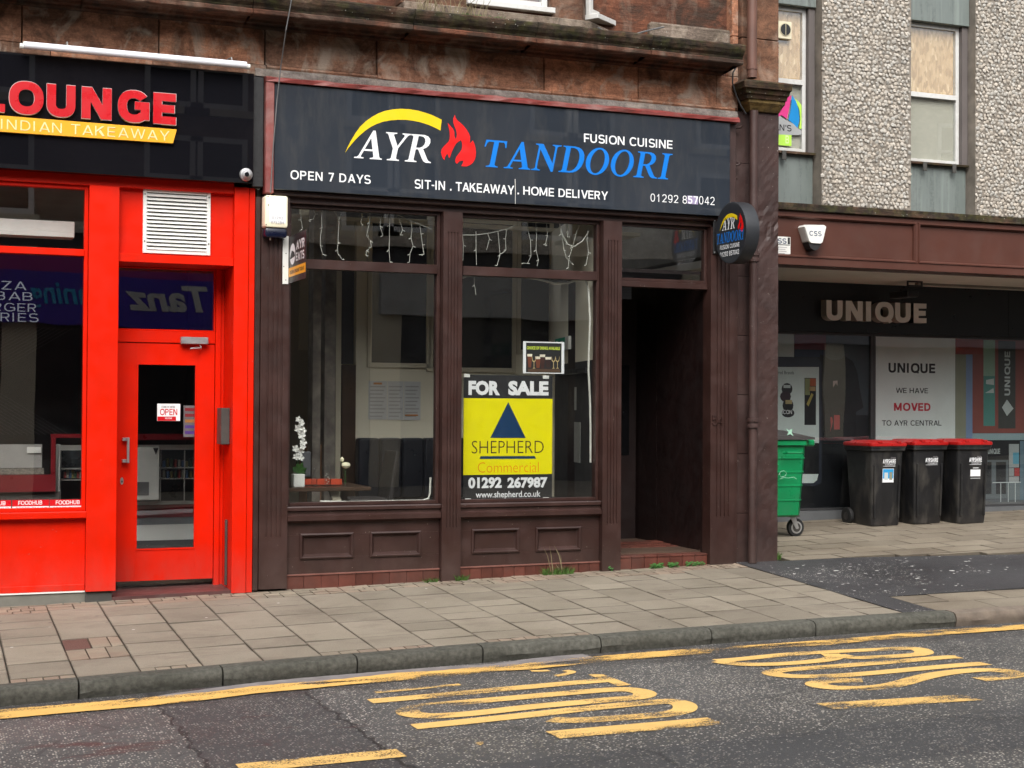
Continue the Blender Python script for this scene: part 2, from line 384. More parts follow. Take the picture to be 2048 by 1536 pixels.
DRYG = M('dry_grass', (.22, .18, .10), .8, .3, 9.)
WIREW = M('white_cord', (.6, .6, .54), .5, .05, 5.)
BLIND = M('pale_blind', (.46, .44, .37), .8, .06, 1.3, .1, 200.)
KERBM = M('kerb_granite', (.088, .086, .072), .85, .35, 30., 1., 45., dirt=(.03, .03, .022), damt=.6, dsc=(1.2, 1.2, 3), objvar=.2, spec=.25)
KERB2 = M('pale_kerb', (.17, .135, .105), .8, .25, 9., .9, 70., dirt=(.12, .10, .08), damt=.6)

def glassmat(name, tint=(1, 1, 1), r0=.045, gain=1.):
    m = bpy.data.materials.new(name); m.use_nodes = True; nt = m.node_tree; nt.nodes.remove(nt.nodes['Principled BSDF']); out = nt.nodes['Material Output']
    g = nt.nodes.new('ShaderNodeNewGeometry'); d = nt.nodes.new('ShaderNodeVectorMath'); d.operation = 'DOT_PRODUCT'
    nt.links.new(g.outputs['Normal'], d.inputs[0]); nt.links.new(g.outputs['Incoming'], d.inputs[1])
    c = mth(nt, 'ABSOLUTE', d.outputs['Value']); k = mth(nt, 'POWER', mth(nt, 'SUBTRACT', 1., c), 5.)
    fac = mth(nt, 'MULTIPLY_ADD', k, .955, r0)
    t = nt.nodes.new('ShaderNodeBsdfTransparent'); t.inputs[0].default_value = (*tint, 1)
    gl = nt.nodes.new('ShaderNodeBsdfGlossy'); gl.inputs['Roughness'].default_value = .004; gl.inputs['Color'].default_value = (gain, gain, gain, 1)
    b = nt.nodes.new('ShaderNodeBump'); b.inputs['Strength'].default_value = .05; b.inputs['Distance'].default_value = .02
    nt.links.new(noise(nt, pos(nt), 1.4, 1), b.inputs['Height']); nt.links.new(b.outputs[0], gl.inputs['Normal'])
    mx = nt.nodes.new('ShaderNodeMixShader'); nt.links.new(fac, mx.inputs[0]); nt.links.new(t.outputs[0], mx.inputs[1]); nt.links.new(gl.outputs[0], mx.inputs[2])
    nt.links.new(mx.outputs[0], out.inputs['Surface']); return m
GLASS = glassmat('window_glass', (.97, .98, .975), .085)
CLEAR = glassmat('clear_glassware', (.93, .95, .95), .08)

def stonemat(name, cols, soot=.5, moss=0., lime=.5, bed=9., tint=.16, bstr=.7):
    m, nt, b = newmat(name); b.inputs['Roughness'].default_value = .88; b.inputs['Specular IOR Level'].default_value = .25
    n1 = noise(nt, pos(nt, (.7, .7, 2.6)), 2.1, 8, .62, .5)
    c = ramp(nt, n1, [(.28, cols[0]), (.48, cols[1]), (.66, cols[2]), (.8, cols[1])])
    bedn = noise(nt, pos(nt, (.5, .5, bed)), 3.2, 5, .6)
    c = mix(nt, .55, c, ramp(nt, bedn, [(.3, .62), (.7, 1.2)]), 'MULTIPLY')
    fine = noise(nt, pos(nt), 60, 4, .7); c = mix(nt, .7, c, ramp(nt, fine, [(.3, .6), (.7, 1.3)]), 'MULTIPLY')
    c = mix(nt, .7, c, ramp(nt, noise(nt, pos(nt, (1, 1, 1.6)), 9., 8, .75, .6), [(.36, .45), (.55, 1.1), (.75, 1.35)]), 'MULTIPLY')
    c = mix(nt, 1., c, ramp(nt, rnd(nt), [(0, (1-tint*1.2, 1-tint, 1-tint*.8)), (1, (1+tint, 1+tint*.6, 1+tint*.4))]), 'MULTIPLY')
    s = ramp(nt, noise(nt, pos(nt, (1.3, 1.3, 1.1)), 2.3, 9, .66, .9), [(.46, 0.), (.60, 1.)])
    c = mix(nt, mth(nt, 'MULTIPLY', s, soot), c, (.032, .024, .018))
    l = ramp(nt, noise(nt, pos(nt, (1.5, 1.5, 1.1)), 2.6, 7, .62, .9), [(.50, 0.), (.66, 1.)])
    c = mix(nt, mth(nt, 'MULTIPLY', l, lime), c, (.48, .40, .32))
    if moss:
        k = ramp(nt, noise(nt, pos(nt, (1, 1, 1.5)), 3.3, 9, .72, .3), [(.36, 0.), (.56, 1.)])
        gr = mix(nt, ramp(nt, noise(nt, pos(nt), 14, 5), [(.42, 0.), (.72, 1.)]), (.008, .008, .006), (.05, .052, .014))
        c = mix(nt, mth(nt, 'MULTIPLY', k, moss), c, gr)
        li = ramp(nt, vor(nt, pos(nt), 26.), [(.10, 1.), (.15, 0.)]); sel = ramp(nt, noise(nt, pos(nt), 5., 2), [(.52, 0.), (.6, 1.)])
        c = mix(nt, mth(nt, 'MULTIPLY', mth(nt, 'MULTIPLY', li, sel), .7), c, (.42, .42, .36))
    nt.links.new(c, b.inputs['Base Color'])
    bb = bump(nt, b, noise(nt, pos(nt, (1, 1, 3)), 22, 7, .7), bstr, .012); bump(nt, b, bedn, bstr*.6, .02, bb)
    return m
SAND = stonemat('red_sandstone', ((.18, .09, .056), (.37, .185, .112), (.54, .275, .165)), .62, 0, .8, 9., .3)
SANDO = stonemat('orange_sandstone', ((.09, .045, .028), (.17, .082, .048), (.24, .118, .068)), .45, 0, .25, 3., .1, .4)
SANDD = stonemat('dark_moulding_stone', ((.05, .024, .016), (.11, .046, .027), (.17, .065, .036)), .85, 0, .15)
MOSSY = stonemat('mossy_stone', ((.05, .026, .016), (.10, .052, .032), (.17, .085, .052)), .85, .85, .12)
MOSS2 = stonemat('mossy_ochre_stone', ((.11, .08, .03), (.24, .16, .055), (.30, .20, .07)), .7, .6, .1)
SILLST = stonemat('grey_sill_stone', ((.10, .08, .06), (.19, .15, .12), (.25, .20, .16)), .5, .3, .5)
CEMENT = stonemat('cement_render', ((.20, .16, .135), (.31, .26, .225), (.38, .33, .29)), .45, 0, .35, 3.)

def slabmat(name, c0, c1, ov=.13, redp=0.):
    m, nt, b = newmat(name); b.inputs['Roughness'].default_value = .78; b.inputs['Specular IOR Level'].default_value = .3
    c = ramp(nt, noise(nt, pos(nt), 1.1, 7, .6, .3), [(.3, c0), (.7, c1)])
    c = mix(nt, .6, c, ramp(nt, noise(nt, pos(nt), 120, 3, .8), [(.25, .62), (.75, 1.3)]), 'MULTIPLY')
    v = vor(nt, pos(nt), 110.); c = mix(nt, ramp(nt, v, [(.12, .5), (.2, 0.)]), c, (.40, .37, .33))
    c = mix(nt, 1., c, ramp(nt, rnd(nt), [(0, 1-ov), (1, 1+ov)]), 'MULTIPLY')
    g = ramp(nt, noise(nt, pos(nt, (.8, 1.6, 1)), 2.4, 8, .7, .4), [(.5, 0.), (.72, 1.)]); c = mix(nt, mth(nt, 'MULTIPLY', g, .5), c, (.10, .072, .058))
    gum = ramp(nt, vor(nt, pos(nt), 3.4), [(.045, 1.), (.06, 0.)]); c = mix(nt, mth(nt, 'MULTIPLY', gum, .6), c, (.07, .06, .055))
    ch = ramp(nt, vor(nt, pos(nt), 2.1), [(.022, 1.), (.03, 0.)]); c = mix(nt, mth(nt, 'MULTIPLY', ch, .7), c, (.6, .58, .55))
    tc = nt.nodes.new('ShaderNodeTexCoord'); sx = nt.nodes.new('ShaderNodeSeparateXYZ'); nt.links.new(tc.outputs['Generated'], sx.inputs[0])
    ex = mth(nt, 'MULTIPLY', mth(nt, 'SUBTRACT', .5, mth(nt, 'ABSOLUTE', mth(nt, 'SUBTRACT', sx.outputs[0], .5))), .8)
    ey = mth(nt, 'SUBTRACT', .5, mth(nt, 'ABSOLUTE', mth(nt, 'SUBTRACT', sx.outputs[1], .5)))
    ee = mth(nt, 'ADD', mth(nt, 'MINIMUM', ex, ey), mth(nt, 'MULTIPLY', mth(nt, 'SUBTRACT', noise(nt, pos(nt), 9., 4), .5), .03))
    c = mix(nt, ramp(nt, ee, [(.004, .6), (.020, 0.)]), c, (.055, .045, .034))     # dirt packed along the joints
    if redp: 
        k = ramp(nt, noise(nt, pos(nt), 1.7, 3), [(.42, 0.), (.55, 1.)]); c = mix(nt, mth(nt, 'MULTIPLY', k, redp), c, (.28, .15, .11))
    nt.links.new(c, b.inputs['Base Color']); bump(nt, b, noise(nt, pos(nt), 130, 4, .8), .5, .004)
    return m
SLAB = slabmat('paving_slab', (.195, .168, .128), (.262, .229, .180))
SETT = slabmat('small_paving_block', (.20, .168, .125), (.265, .228, .172), .18, .25)
SETTR = slabmat('red_brown_paving_block', (.10, .05, .04), (.14, .07, .055), .1)
SLAB2 = slabmat('forecourt_slab', (.17, .140, .102), (.25, .215, .165), .12)
JOINT = M('joint_dirt', (.040, .035, .027), .95, .4, 9., .8, 60., dirt=(.05, .06, .02), damt=.7)

def asphalt(name, base, chips, density, patches=True):
    m, nt, b = newmat(name); b.inputs['Specular IOR Level'].default_value = .4
    p = pos(nt)
    c = ramp(nt, noise(nt, p, .55, 7, .6, .4), [(.32, tuple(x*.72 for x in base)), (.68, tuple(x*1.2 for x in base))])
    f = noise(nt, p, 210, 3, .8); c = mix(nt, .8, c, ramp(nt, f, [(.3, .45), (.7, 1.6)]), 'MULTIPLY')
    v = nt.nodes.new('ShaderNodeTexVoronoi'); v.inputs['Scale'].default_value = 64.; nt.links.new(p, v.inputs['Vector'])
    sep = nt.nodes.new('ShaderNodeSeparateColor'); nt.links.new(v.outputs['Color'], sep.inputs[0])
    dn = noise(nt, p, .8, 6, .7, .5)
    sel = mth(nt, 'GREATER_THAN', mth(nt, 'ADD', sep.outputs[0], mth(nt, 'MULTIPLY', mth(nt, 'SUBTRACT', dn, .5), 2.2)), 1-density)
    inn = ramp(nt, v.outputs['Distance'], [(.30, 1.), (.42, 0.)])
    k = mth(nt, 'MULTIPLY', sel, inn)
    cc = ramp(nt, sep.outputs[1], [(0, chips[0]), (.5, chips[1]), (1, chips[2])])
    c = mix(nt, mth(nt, 'MULTIPLY', k, .9), c, cc)
    if patches:
        # darker reinstatement trench crossing the lane, and the oily gutter
        g = nt.nodes.new('ShaderNodeNewGeometry'); sx = nt.nodes.new('ShaderNodeSeparateXYZ'); nt.links.new(g.outputs['Position'], sx.inputs[0])
        wob = mth(nt, 'MULTIPLY', mth(nt, 'SUBTRACT', noise(nt, p, 6., 4), .5), .16)
        xx = mth(nt, 'ADD', sx.outputs[0], wob)
        tr = mth(nt, 'MULTIPLY', mth(nt, 'GREATER_THAN', xx, 1.36), mth(nt, 'LESS_THAN', xx, 2.27))
        c = mix(nt, mth(nt, 'MULTIPLY', tr, .45), c, (.036, .037, .040))
        edge = mth(nt, 'ADD', mth(nt, 'LESS_THAN', mth(nt, 'ABSOLUTE', mth(nt, 'SUBTRACT', xx, 1.36)), .012), mth(nt, 'LESS_THAN', mth(nt, 'ABSOLUTE', mth(nt, 'SUBTRACT', xx, 2.27)), .014))
        c = mix(nt, mth(nt, 'MULTIPLY', edge, .7), c, (.012, .012, .012))
        yy = mth(nt, 'ADD', sx.outputs[1], mth(nt, 'MULTIPLY', mth(nt, 'SUBTRACT', noise(nt, p, 2.2, 5), .5), .5))
        gut = ramp(nt, mth(nt, 'SUBTRACT', yy, -3.42), [(0., 0.), (.12, 1.)]); gn = ramp(nt, noise(nt, p, 3., 6), [(.35, .3), (.65, 1.)])
        c = mix(nt, mth(nt, 'MULTIPLY', mth(nt, 'MULTIPLY', gut, gn), .6), c, (.028, .024, .024))
        b1 = mth(nt, 'LESS_THAN', mth(nt, 'ABSOLUTE', mth(nt, 'SUBTRACT', mth(nt, 'ADD', sx.outputs[1], mth(nt, 'MULTIPLY', mth(nt, 'SUBTRACT', noise(nt, pos(nt, (.4, 1.2, 1)), 2., 7), .5), .35)), -6.15)), .42)
        c = mix(nt, mth(nt, 'MULTIPLY', b1, .42), c, (.045, .048, .054))       # bitumen rich overlay strip along the lane
        crk = ramp(nt, vor(nt, pos(nt, (.35, .8, 1)), 1.6, 'Distance', 'DISTANCE_TO_EDGE'), [(.004, 1.), (.012, 0.)])
        c = mix(nt, mth(nt, 'MULTIPLY', crk, mth(nt, 'MULTIPLY', noise(nt, p, 1.3, 3), .7)), c, (.015, .015, .015))
        rd = ramp(nt, noise(nt, pos(nt, (.9, 1.8, 1)), 1.5, 7, .7, .5), [(.60, 0.), (.68, 1.)])
        lx = ramp(nt, mth(nt, 'MULTIPLY', sx.outputs[0], .2), [(.5, 1.), (.62, 0.)])
        c = mix(nt, mth(nt, 'MULTIPLY', mth(nt, 'MULTIPLY', rd, lx), .6), c, (.075, .014, .012))
    rr = ramp(nt, noise(nt, p, .9, 6), [(.3, .42), (.7, .78)]); nt.links.new(rr, b.inputs['Roughness'])
    nt.links.new(c, b.inputs['Base Color'])
    bb = bump(nt, b, f, .6, .006); bump(nt, b, inn, .35, .004, bb)
    return m
ROADM = asphalt('road_asphalt', (.082, .081, .079), ((.22, .19, .15), (.46, .42, .35), (.85, .8, .72)), .50)
TARM = asphalt('dark_tarmac', (.052, .050, .052), ((.3, .28, .25), (.5, .48, .42), (.7, .68, .62)), .03, False)

def wornpaint(name, col, wear=.40):
    m, nt, b = newmat(name); out = nt.nodes['Material Output']; b.inputs['Roughness'].default_value = .6
    p = pos(nt); c = ramp(nt, noise(nt, p, 3., 7, .65), [(.3, tuple(x*.8 for x in col)), (.7, col)])
    c = mix(nt, ramp(nt, noise(nt, p, 90, 4, .8), [(.5, 0.), (.8, .35)]), c, tuple(x*.5 for x in col))
    nt.links.new(c, b.inputs['Base Color']); bump(nt, b, noise(nt, p, 110, 4), .5, .004)
    n = mth(nt, 'ADD', mth(nt, 'MULTIPLY', noise(nt, pos(nt, (.6, 1.4, 1)), 2.6, 4, .6, .4), .5), mth(nt, 'MULTIPLY', noise(nt, p, 75, 5, .85), .5))
    k = ramp(nt, n, [(wear, 0.), (wear+.02, 1.)])
    t = nt.nodes.new('ShaderNodeBsdfTransparent'); mx = nt.nodes.new('ShaderNodeMixShader')
    nt.links.new(k, mx.inputs[0]); nt.links.new(t.outputs[0], mx.inputs[1]); nt.links.new(b.outputs[0], mx.inputs[2]); nt.links.new(mx.outputs[0], out.inputs['Surface'])
    return m
YLINE = wornpaint('worn_yellow_road_paint', (.83, .50, .14), .466)
YTEXT = wornpaint('yellow_road_lettering_paint', (.86, .545, .18), .452)
YTHIN = wornpaint('nearly_worn_off_yellow_paint', (.78, .48, .12), .5)
CONCP = M('gutter_concrete', (.20, .18, .175), .8, .25, 7., .6, 90.)

# copper-green spandrel panel with dark streaks
def greenpanel():
    m, nt, b = newmat('grey_green_spandrel'); b.inputs['Roughness'].default_value = .5
    c = ramp(nt, noise(nt, pos(nt, (2., 2., .7)), 1.6, 5), [(.3, (.125, .148, .138)), (.7, (.175, .200, .188))])
    k = ramp(nt, noise(nt, pos(nt, (5., 5., .45)), 2.0, 8, .75, .2), [(.50, 0.), (.68, 1.)]); k2 = ramp(nt, noise(nt, pos(nt), 26, 5, .8), [(.35, 0.), (.6, 1.)])
    c = mix(nt, mth(nt, 'MULTIPLY', mth(nt, 'MULTIPLY', k, k2), .8), c, (.028, .028, .024))
    l = ramp(nt, noise(nt, pos(nt, (7., 7., .3)), 2.6, 4), [(.55, 0.), (.7, .5)]); c = mix(nt, l, c, (.26, .30, .27))
    nt.links.new(c, b.inputs['Base Color']); return m
SPAN = greenpanel()
def osb():
    m, nt, b = newmat('chipboard_sheet'); b.inputs['Roughness'].default_value = .7
    p = pos(nt, (1.3, 1, .45)); v = nt.nodes.new('ShaderNodeTexVoronoi'); v.inputs['Scale'].default_value = 34.; v.inputs['Randomness'].default_value = 1.
    n = nt.nodes.new('ShaderNodeTexNoise'); n.inputs['Scale'].default_value = 7.; nt.links.new(p, n.inputs['Vector'])
    a = nt.nodes.new('ShaderNodeVectorMath'); a.operation = 'MULTIPLY_ADD'; nt.links.new(n.outputs['Color'], a.inputs[0]); a.inputs[1].default_value = (.06, .06, .06); nt.links.new(p, a.inputs[2])
    nt.links.new(a.outputs[0], v.inputs['Vector']); s = nt.nodes.new('ShaderNodeSeparateColor'); nt.links.new(v.outputs['Color'], s.inputs[0])
    c = ramp(nt, s.outputs[0], [(0, (.40, .24, .10)), (.5, (.54, .345, .16)), (.9, (.60, .40, .20)), (1, (.74, .56, .32))])
    nt.links.new(c, b.inputs['Base Color']); return m
OSB = osb()
def pebmat():
    m, nt, b = newmat('exposed_aggregate_stone'); b.inputs['Roughness'].default_value = .75
    a = nt.nodes.new('ShaderNodeAttribute'); a.attribute_name = 'stone'; a.attribute_type = 'GEOMETRY'
    c = mix(nt, .6, a.outputs['Color'], ramp(nt, noise(nt, pos(nt), 90, 4, .7), [(.3, .7), (.7, 1.25)]), 'MULTIPLY')
    nt.links.new(c, b.inputs['Base Color']); bump(nt, b, noise(nt, pos(nt), 120, 3), .4, .003); return m
PEB = pebmat()
# ================================================================== GROUND
def grid(name, x0, x1, y0, y1, nx, ny, zf, mat, parent=None, kind='structure'):
    mb = MB()
    for j in range(ny+1):
        for i in range(nx+1):
            x = x0+(x1-x0)*i/nx; y = y0+(y1-y0)*j/ny; mb.v.append((x, y, zf(x, y)))
    for j in range(ny):
        for i in range(nx):
            a = j*(nx+1)+i; mb.f.append((a, a+1, a+nx+2, a+nx+1))
    o = mb.build(name, mat, parent)
    if parent is None: o['kind'] = kind
    return o
grid('ground', -60, 80, -60, 60, 4, 4, lambda x, y: -1.6, TARM)
road = grid('road', -25, 40, -11.6, GUT-.001, 130, 36, rz, ROADM)
grid('opposite_pavement', -25, 40, -16, -11.6, 20, 2, lambda x, y: rz(x, -11.6)+.1, SLAB)
pave = grid('pavement', -8, 7.32, -2.66, .35, 60, 12, lambda x, y: gz(x, y)-.022, JOINT)
fore = grid('forecourt_pavement', 7.32, 24, -2.66, 4.2, 60, 24, lambda x, y: gz(x, y)-.022, JOINT)
def slab(name, parent, mat, x0, x1, y0, y1, gap=.004, dz=0., th=.03, tilt=.0035):
    x0 += gap; x1 -= gap; y0 += gap*1.9; y1 -= gap*1.9
    j = [random.uniform(-tilt, tilt)+dz for _ in range(4)]
    P = [(x0, y0), (x1, y0), (x1, y1), (x0, y1)]
    mb = MB().hexa([(a, b, gz(a, b)-th) for a, b in P] + [(a, b, gz(a, b)+q) for (a, b), q in zip(P, j)])
    return mb.build(name, mat, parent, .0025)
cx0 = .93
ncol = 0
for k in range(-5, 16):
    xa = cx0+.406*k; xb = xa+.406
    if k == 15: xb = 7.345
    if xb > 7.4: break
    rng = random.Random(k*13+5)
    yy = -2.66
    first = rng.choice((.10, .2, .33, .45))
    small_front = rng.random() < .38
    if small_front:
        n = rng.choice((3, 4)); 
        for i in range(n): slab('paving_block', pave, rng.choice((SETT, SETT, SETTR)) if k in (1,) else SETT, xa+(xb-xa)*i/n, xa+(xb-xa)*(i+1)/n, yy, yy+.10)
        yy += .10
    top = -.30+rng.uniform(-.05, .08)
    rem = top-yy
    # slabs of mixed lengths
    L = []
    while rem > .7:
        q = rng.choice((.27, .33, .40, .40, .52, .6)); L.append(q); rem -= q
    if rem > .05: L.append(rem)
    rng.shuffle(L)
    for q in L:
        if k == 0 and abs(yy+q/2+1.55) < .32 and q > .2:
            h = q/2
            for r_ in range(2):
                for i in range(3):
                    slab('paving_block', pave, SETTR if (r_ == 1 and i == 0) else SETT, xa+.135*i+(.05*r_ if i else 0), xa+.135*(i+1)+(.05*r_ if i < 2 else 0), yy+h*r_, yy+h*(r_+1), dz=-.001)
        else: slab('paving_slab', pave, SLAB, xa, xb, yy, yy+q)
        yy += q
    # small blocks making up the run to the shopfronts
    yy2 = .02
    while yy < yy2-.02:
        h = min(.105, yy2-yy); n = rng.choice((2, 3, 3, 4)) if yy > -.27 else 3
        if rng.random() < .2: n = 1
        for i in range(n): slab('paving_block', pave, SETT, xa+(xb-xa)*i/n, xa+(xb-xa)*(i+1)/n, yy, yy+h)
        yy += h
# kerb stones, each its own piece
kst = thing('kerb', 'dark weathered granite kerb of long stones running along the road below the restaurant pavement', 'kerb', (0, 0, 0))
def kerbstone(name, parent, x0, x1, mat, y0=-2.66, h=.13, w=.155, seed=0):
    rng = random.Random(seed); n = 8; R = []
    for i in range(n+1):
        x = x0+.006+(x1-x0-.012)*i/n; z = gz(x, -2.66); j = lambda s: rng.uniform(-s, s)
        R.append([(x, y0, z-.2), (x, y0-w+.012+j(.003), z-.2), (x, y0-w+.010+j(.004), z-.095+j(.004)), (x, y0-w+j(.005), z-.070+j(.008)), (x, y0-w+.004+j(.004), z-.035+j(.003)), (x, y0-w+.018, z-.010), (x, y0-w+.045, z+.001), (x, y0-.001, z+.003)])
    o = MB().loft(R).build(name, mat, parent, 0, smooth=True)
    return o
x = .93-.915*6; i = 0
while x < 7.3:
    x1 = x+.915
    if x1 > 7.2: break
    kerbstone('kerb_stone', kst, x, x1, KERBM, seed=i); x = x1; i += 1
kerbstone('kerb_stone', kst, x, 7.74, KERBM, seed=77)
kp = thing('kerb', 'pale sandy coloured kerb continuing to the right past the tarmac strip', 'kerb', (0, 0, 0))
x = 7.745
for i in range(9): kerbstone('kerb_stone', kp, x, x+.915, KERB2, seed=200+i, w=.15); x += .915
# tarmac strip on the right footway: laid over the sub-base, follows the old slab edge
mb = MB()
tp = [(7.352, -2.66), (7.672, -2.66), (7.672, -2.004), (9.2, -2.004), (24, -2.004), (24, -.62), (10.4, -.46), (8.6, -.09), (7.81, -.06), (7.81, .0), (7.352, .02)]
mb.poly([tp], lambda u, v, w_: (u, v, gz(u, v)+.002-w_), 0)
tarm = mb.build('tarmac_strip', TARM); tarm['kind'] = 'structure'
bm = bmesh.new(); bm.from_mesh(tarm.data); bmesh.ops.subdivide_edges(bm, edges=bm.edges, cuts=2, use_grid_fill=True); 
for v in bm.verts: v.co.z = gz(v.co.x, v.co.y)+.002
bm.to_mesh(tarm.data); bm.free()
n = 0
rng = random.Random(3)
for i in range(7):                          # footway beside the pale kerb
    for j in range(2):
        xa = 7.68+.62*i-(.24*j if i else 0); slab('paving_slab', fore, SLAB2, xa, 7.68+.62*(i+1)-.24*j, -2.66+.33*j, -2.33+.33*j)
for j in range(10):                         # forecourt slabs up to the shop window
    yb = -.46+.32*j
    for i in range(11):
        xa = 7.62+.62*i+(.31 if j % 2 else 0); xb = xa+.62
        lo = -.06-.09*max(0, xa-8.6)*2 if xa < 10.4 else -.5
        ya = yb
        if yb+.32 < lo+.04 or xa > 14.5: continue
        if yb < lo: ya = lo
        if xa < 7.8 and yb < .3: xa = 7.81
        slab('paving_slab', fore, SLAB2, xa, xb, ya, yb+.32, dz=.003)
# ------------------------------------------------------------------ road markings (thermoplastic sheets 4 mm thick)
def rpoly(name, pts, mat, parent=None, dz=.005, sub=True):
    P = [RG(a, b) for a, b in pts]
    mb = MB().poly([P], lambda u, v, w_: (u, v, rz(u, v)+dz), 0)
    o = mb.build(name, mat, parent)
    return o
def stroke(mb, pts, w, dz=.005, closed=False, sm=2):
    P = [Vector((*RG(a, b), 0)) for a, b in pts]
    for _ in range(sm):                      # corner cutting
        Q = []
        L = len(P)
        rngk = range(L if closed else L-1)
        if not closed: Q.append(P[0])
        for i in rngk:
            a, b = P[i], P[(i+1) % L]; Q += [a*.75+b*.25, a*.25+b*.75]
        if not closed: Q.append(P[-1])
        P = Q
    L = len(P); A = []; B = []
    for i in range(L):
        a = P[(i-1) % L] if closed or i else P[0]; b = P[(i+1) % L] if closed or i < L-1 else P[-1]
        t = (b-a).normalized(); nn = Vector((-t.y, t.x, 0))*w/2
        if not closed and i in (0, L-1):
            if abs(t.y) < .5: nn = Vector((0, math.copysign(w/2, nn.y), 0))
        A.append(P[i]+nn); B.append(P[i]-nn)
    n = len(mb.v)
    for a, b in zip(A, B): mb.v += [(a.x, a.y, rz(a.x, a.y)+dz), (b.x, b.y, rz(b.x, b.y)+dz)]
    for i in range(L if closed else L-1):
        j = (i+1) % L; mb.f.append((n+2*i, n+2*i+1, n+2*j+1, n+2*j))
ym = thing('road_line', 'long yellow line painted along the gutter beside the kerb', 'road marking')
top = [(-40, 1424), (0, 1422), (120, 1412), (307, 1396), (420, 1386), (512, 1374), (600, 1367), (700, 1358.5), (800, 1347), (871, 1344), (980, 1334), (1060, 1328), (1144, 1319), (1280, 1307), (1400, 1298.5), (1500, 1292), (1653, 1282), (1780, 1271), (1870, 1262), (1906, 1260), (2048, 1251), (2100, 1247)]
bot = [(-40, 1441), (0, 1440), (120, 1429), (307, 1413), (420, 1401), (512, 1389), (600, 1381), (700, 1371), (800, 1363), (871, 1358), (980, 1345), (1060, 1341), (1144, 1332), (1280, 1319), (1400, 1310), (1500, 1301), (1653, 1292), (1780, 1280), (1870, 1273), (1906, 1270), (2048, 1260), (2100, 1256)]
def strip(name, tp_, bt_, mat, parent, dz):
    A = [RG(a, b) for a, b in tp_]; B = [RG(a, b) for a, b in bt_]; mb = MB(); n = 0
    def at(P, x):
        for p, q in zip(P, P[1:]):
            if p[0] <= x <= q[0]: return p[1]+(q[1]-p[1])*(x-p[0])/(q[0]-p[0])
        return P[-1][1] if x > P[-1][0] else P[0][1]
    x0, x1 = max(A[0][0], B[0][0]), min(A[-1][0], B[-1][0]); N = int((x1-x0)/.05)
    for i in range(N+1):
        x = x0+(x1-x0)*i/N; ya, yb = at(A, x)+random.uniform(-.008, .008), min(at(B, x), at(A, x)-.01)+random.uniform(-.006, .006)
        mb.v += [(x, ya, rz(x, ya)+dz), (x, yb, rz(x, yb)+dz)]
    for i in range(N): mb.f.append((2*i, 2*i+1, 2*i+3, 2*i+2))
    return mb.build(name, mat, parent)
strip('painted_line', top, bot, YLINE, ym, .008)
gc = strip('gutter_fillet', [(306, 1396), (330, 1390), (450, 1374), (512, 1366), (600, 1357), (700, 1349), (860, 1336), (980, 1329), (1080, 1316), (1190, 1305)], [(306, 1398), (420, 1388), (512, 1378), (600, 1369), (700, 1360), (860, 1346), (980, 1336), (1080, 1329), (1190, 1317)], CONCP, None, .004); gc['kind'] = 'structure'
LW = .145
def letter(label, strokes, polys=(), w=LW, mat=None, parent=None):
    mb = MB()
    for i, (pts, cl) in enumerate(strokes): stroke(mb, pts, w, .005+.0012*i, cl)
    for p in polys:
        P = [RG(a, b) for a, b in p]; mb.poly([P], lambda u, v, w_: (u, v, rz(u, v)+.0065), 0)
    o = mb.build('painted_letter', mat or YTEXT, parent); o['label'] = label; return o
bus = thing('road_lettering', 'yellow word BUS painted large on the road, the right hand word of two', 'road marking')
stp = thing('road_lettering', 'yellow word STOP painted on the road, its first letter worn away, the left hand word', 'road marking')
letter('letter B', [([(1433, 1323), (1486, 1319), (1569, 1310), (1652, 1305), (1760, 1300), (1815, 1297), (1840, 1299), (1851, 1306), (1840, 1310), (1802, 1313), (1734, 1316.5), (1700, 1316), (1675, 1311)], False),
      ([(1660, 1309), (1672, 1316), (1655, 1321), (1620, 1325), (1569, 1329), (1503, 1331), (1461, 1328), (1436, 1323.5)], False)], parent=bus, w=.135)
letter('letter U', [([(1916, 1315), (1895, 1315), (1802, 1323.5), (1700, 1331.5), (1652, 1335), (1580, 1340), (1545, 1344), (1543, 1348), (1560, 1352), (1600, 1354.5), (1669, 1353.5), (1760, 1346), (1802, 1342), (1878, 1335), (1938, 1330), (1972, 1328)], False)], parent=bus, w=.135)
letter('letter S', [([(1725, 1362), (1700, 1361.5), (1650, 1363.5), (1632, 1367), (1634, 1372), (1660, 1376), (1702, 1378), (1751, 1376.5), (1795, 1370), (1832, 1359), (1870, 1350), (1920, 1343.5), (1960, 1341), (2005, 1342), (2034, 1347), (2030, 1352), (2006, 1356), (1958, 1360)], False)], parent=bus, w=.145)
letter('letter T', [([(740, 1404), (867, 1393), (1060, 1374.5), (1212, 1361.5)], False)],
       [[(1176, 1351), (1184, 1350), (1206, 1350.5), (1228, 1358.5), (1263, 1371.5), (1235, 1374), (1212, 1364), (1192, 1357)]], parent=stp)
letter('letter O', [([(867, 1411), (960, 1403), (1060, 1394), (1150, 1386), (1226, 1380), (1262, 1380), (1290, 1386), (1290, 1393), (1262, 1398), (1226, 1400), (1150, 1407), (1060, 1415), (960, 1427), (900, 1432), (850, 1434), (815, 1428), (815, 1420), (835, 1415)], True)], parent=stp)
letter('letter P', [([(827, 1455), (900, 1448), (1060, 1431), (1148, 1421), (1226, 1413), (1323, 1404), (1350, 1404), (1371, 1411), (1370, 1421), (1350, 1427), (1323, 1431), (1236, 1437.5), (1148, 1443), (1100, 1440)], False)], parent=stp)
for q in ([(750, 1386), (800, 1382), (850, 1377), (920, 1370)], [(1130, 1342), (1148, 1345), (1130, 1350), (1112, 1353)], [(1062, 1343), (1085, 1343), (1098, 1342)]): letter('worn remains of letter S', [(q, False)], w=.06, mat=YTEXT, parent=stp)
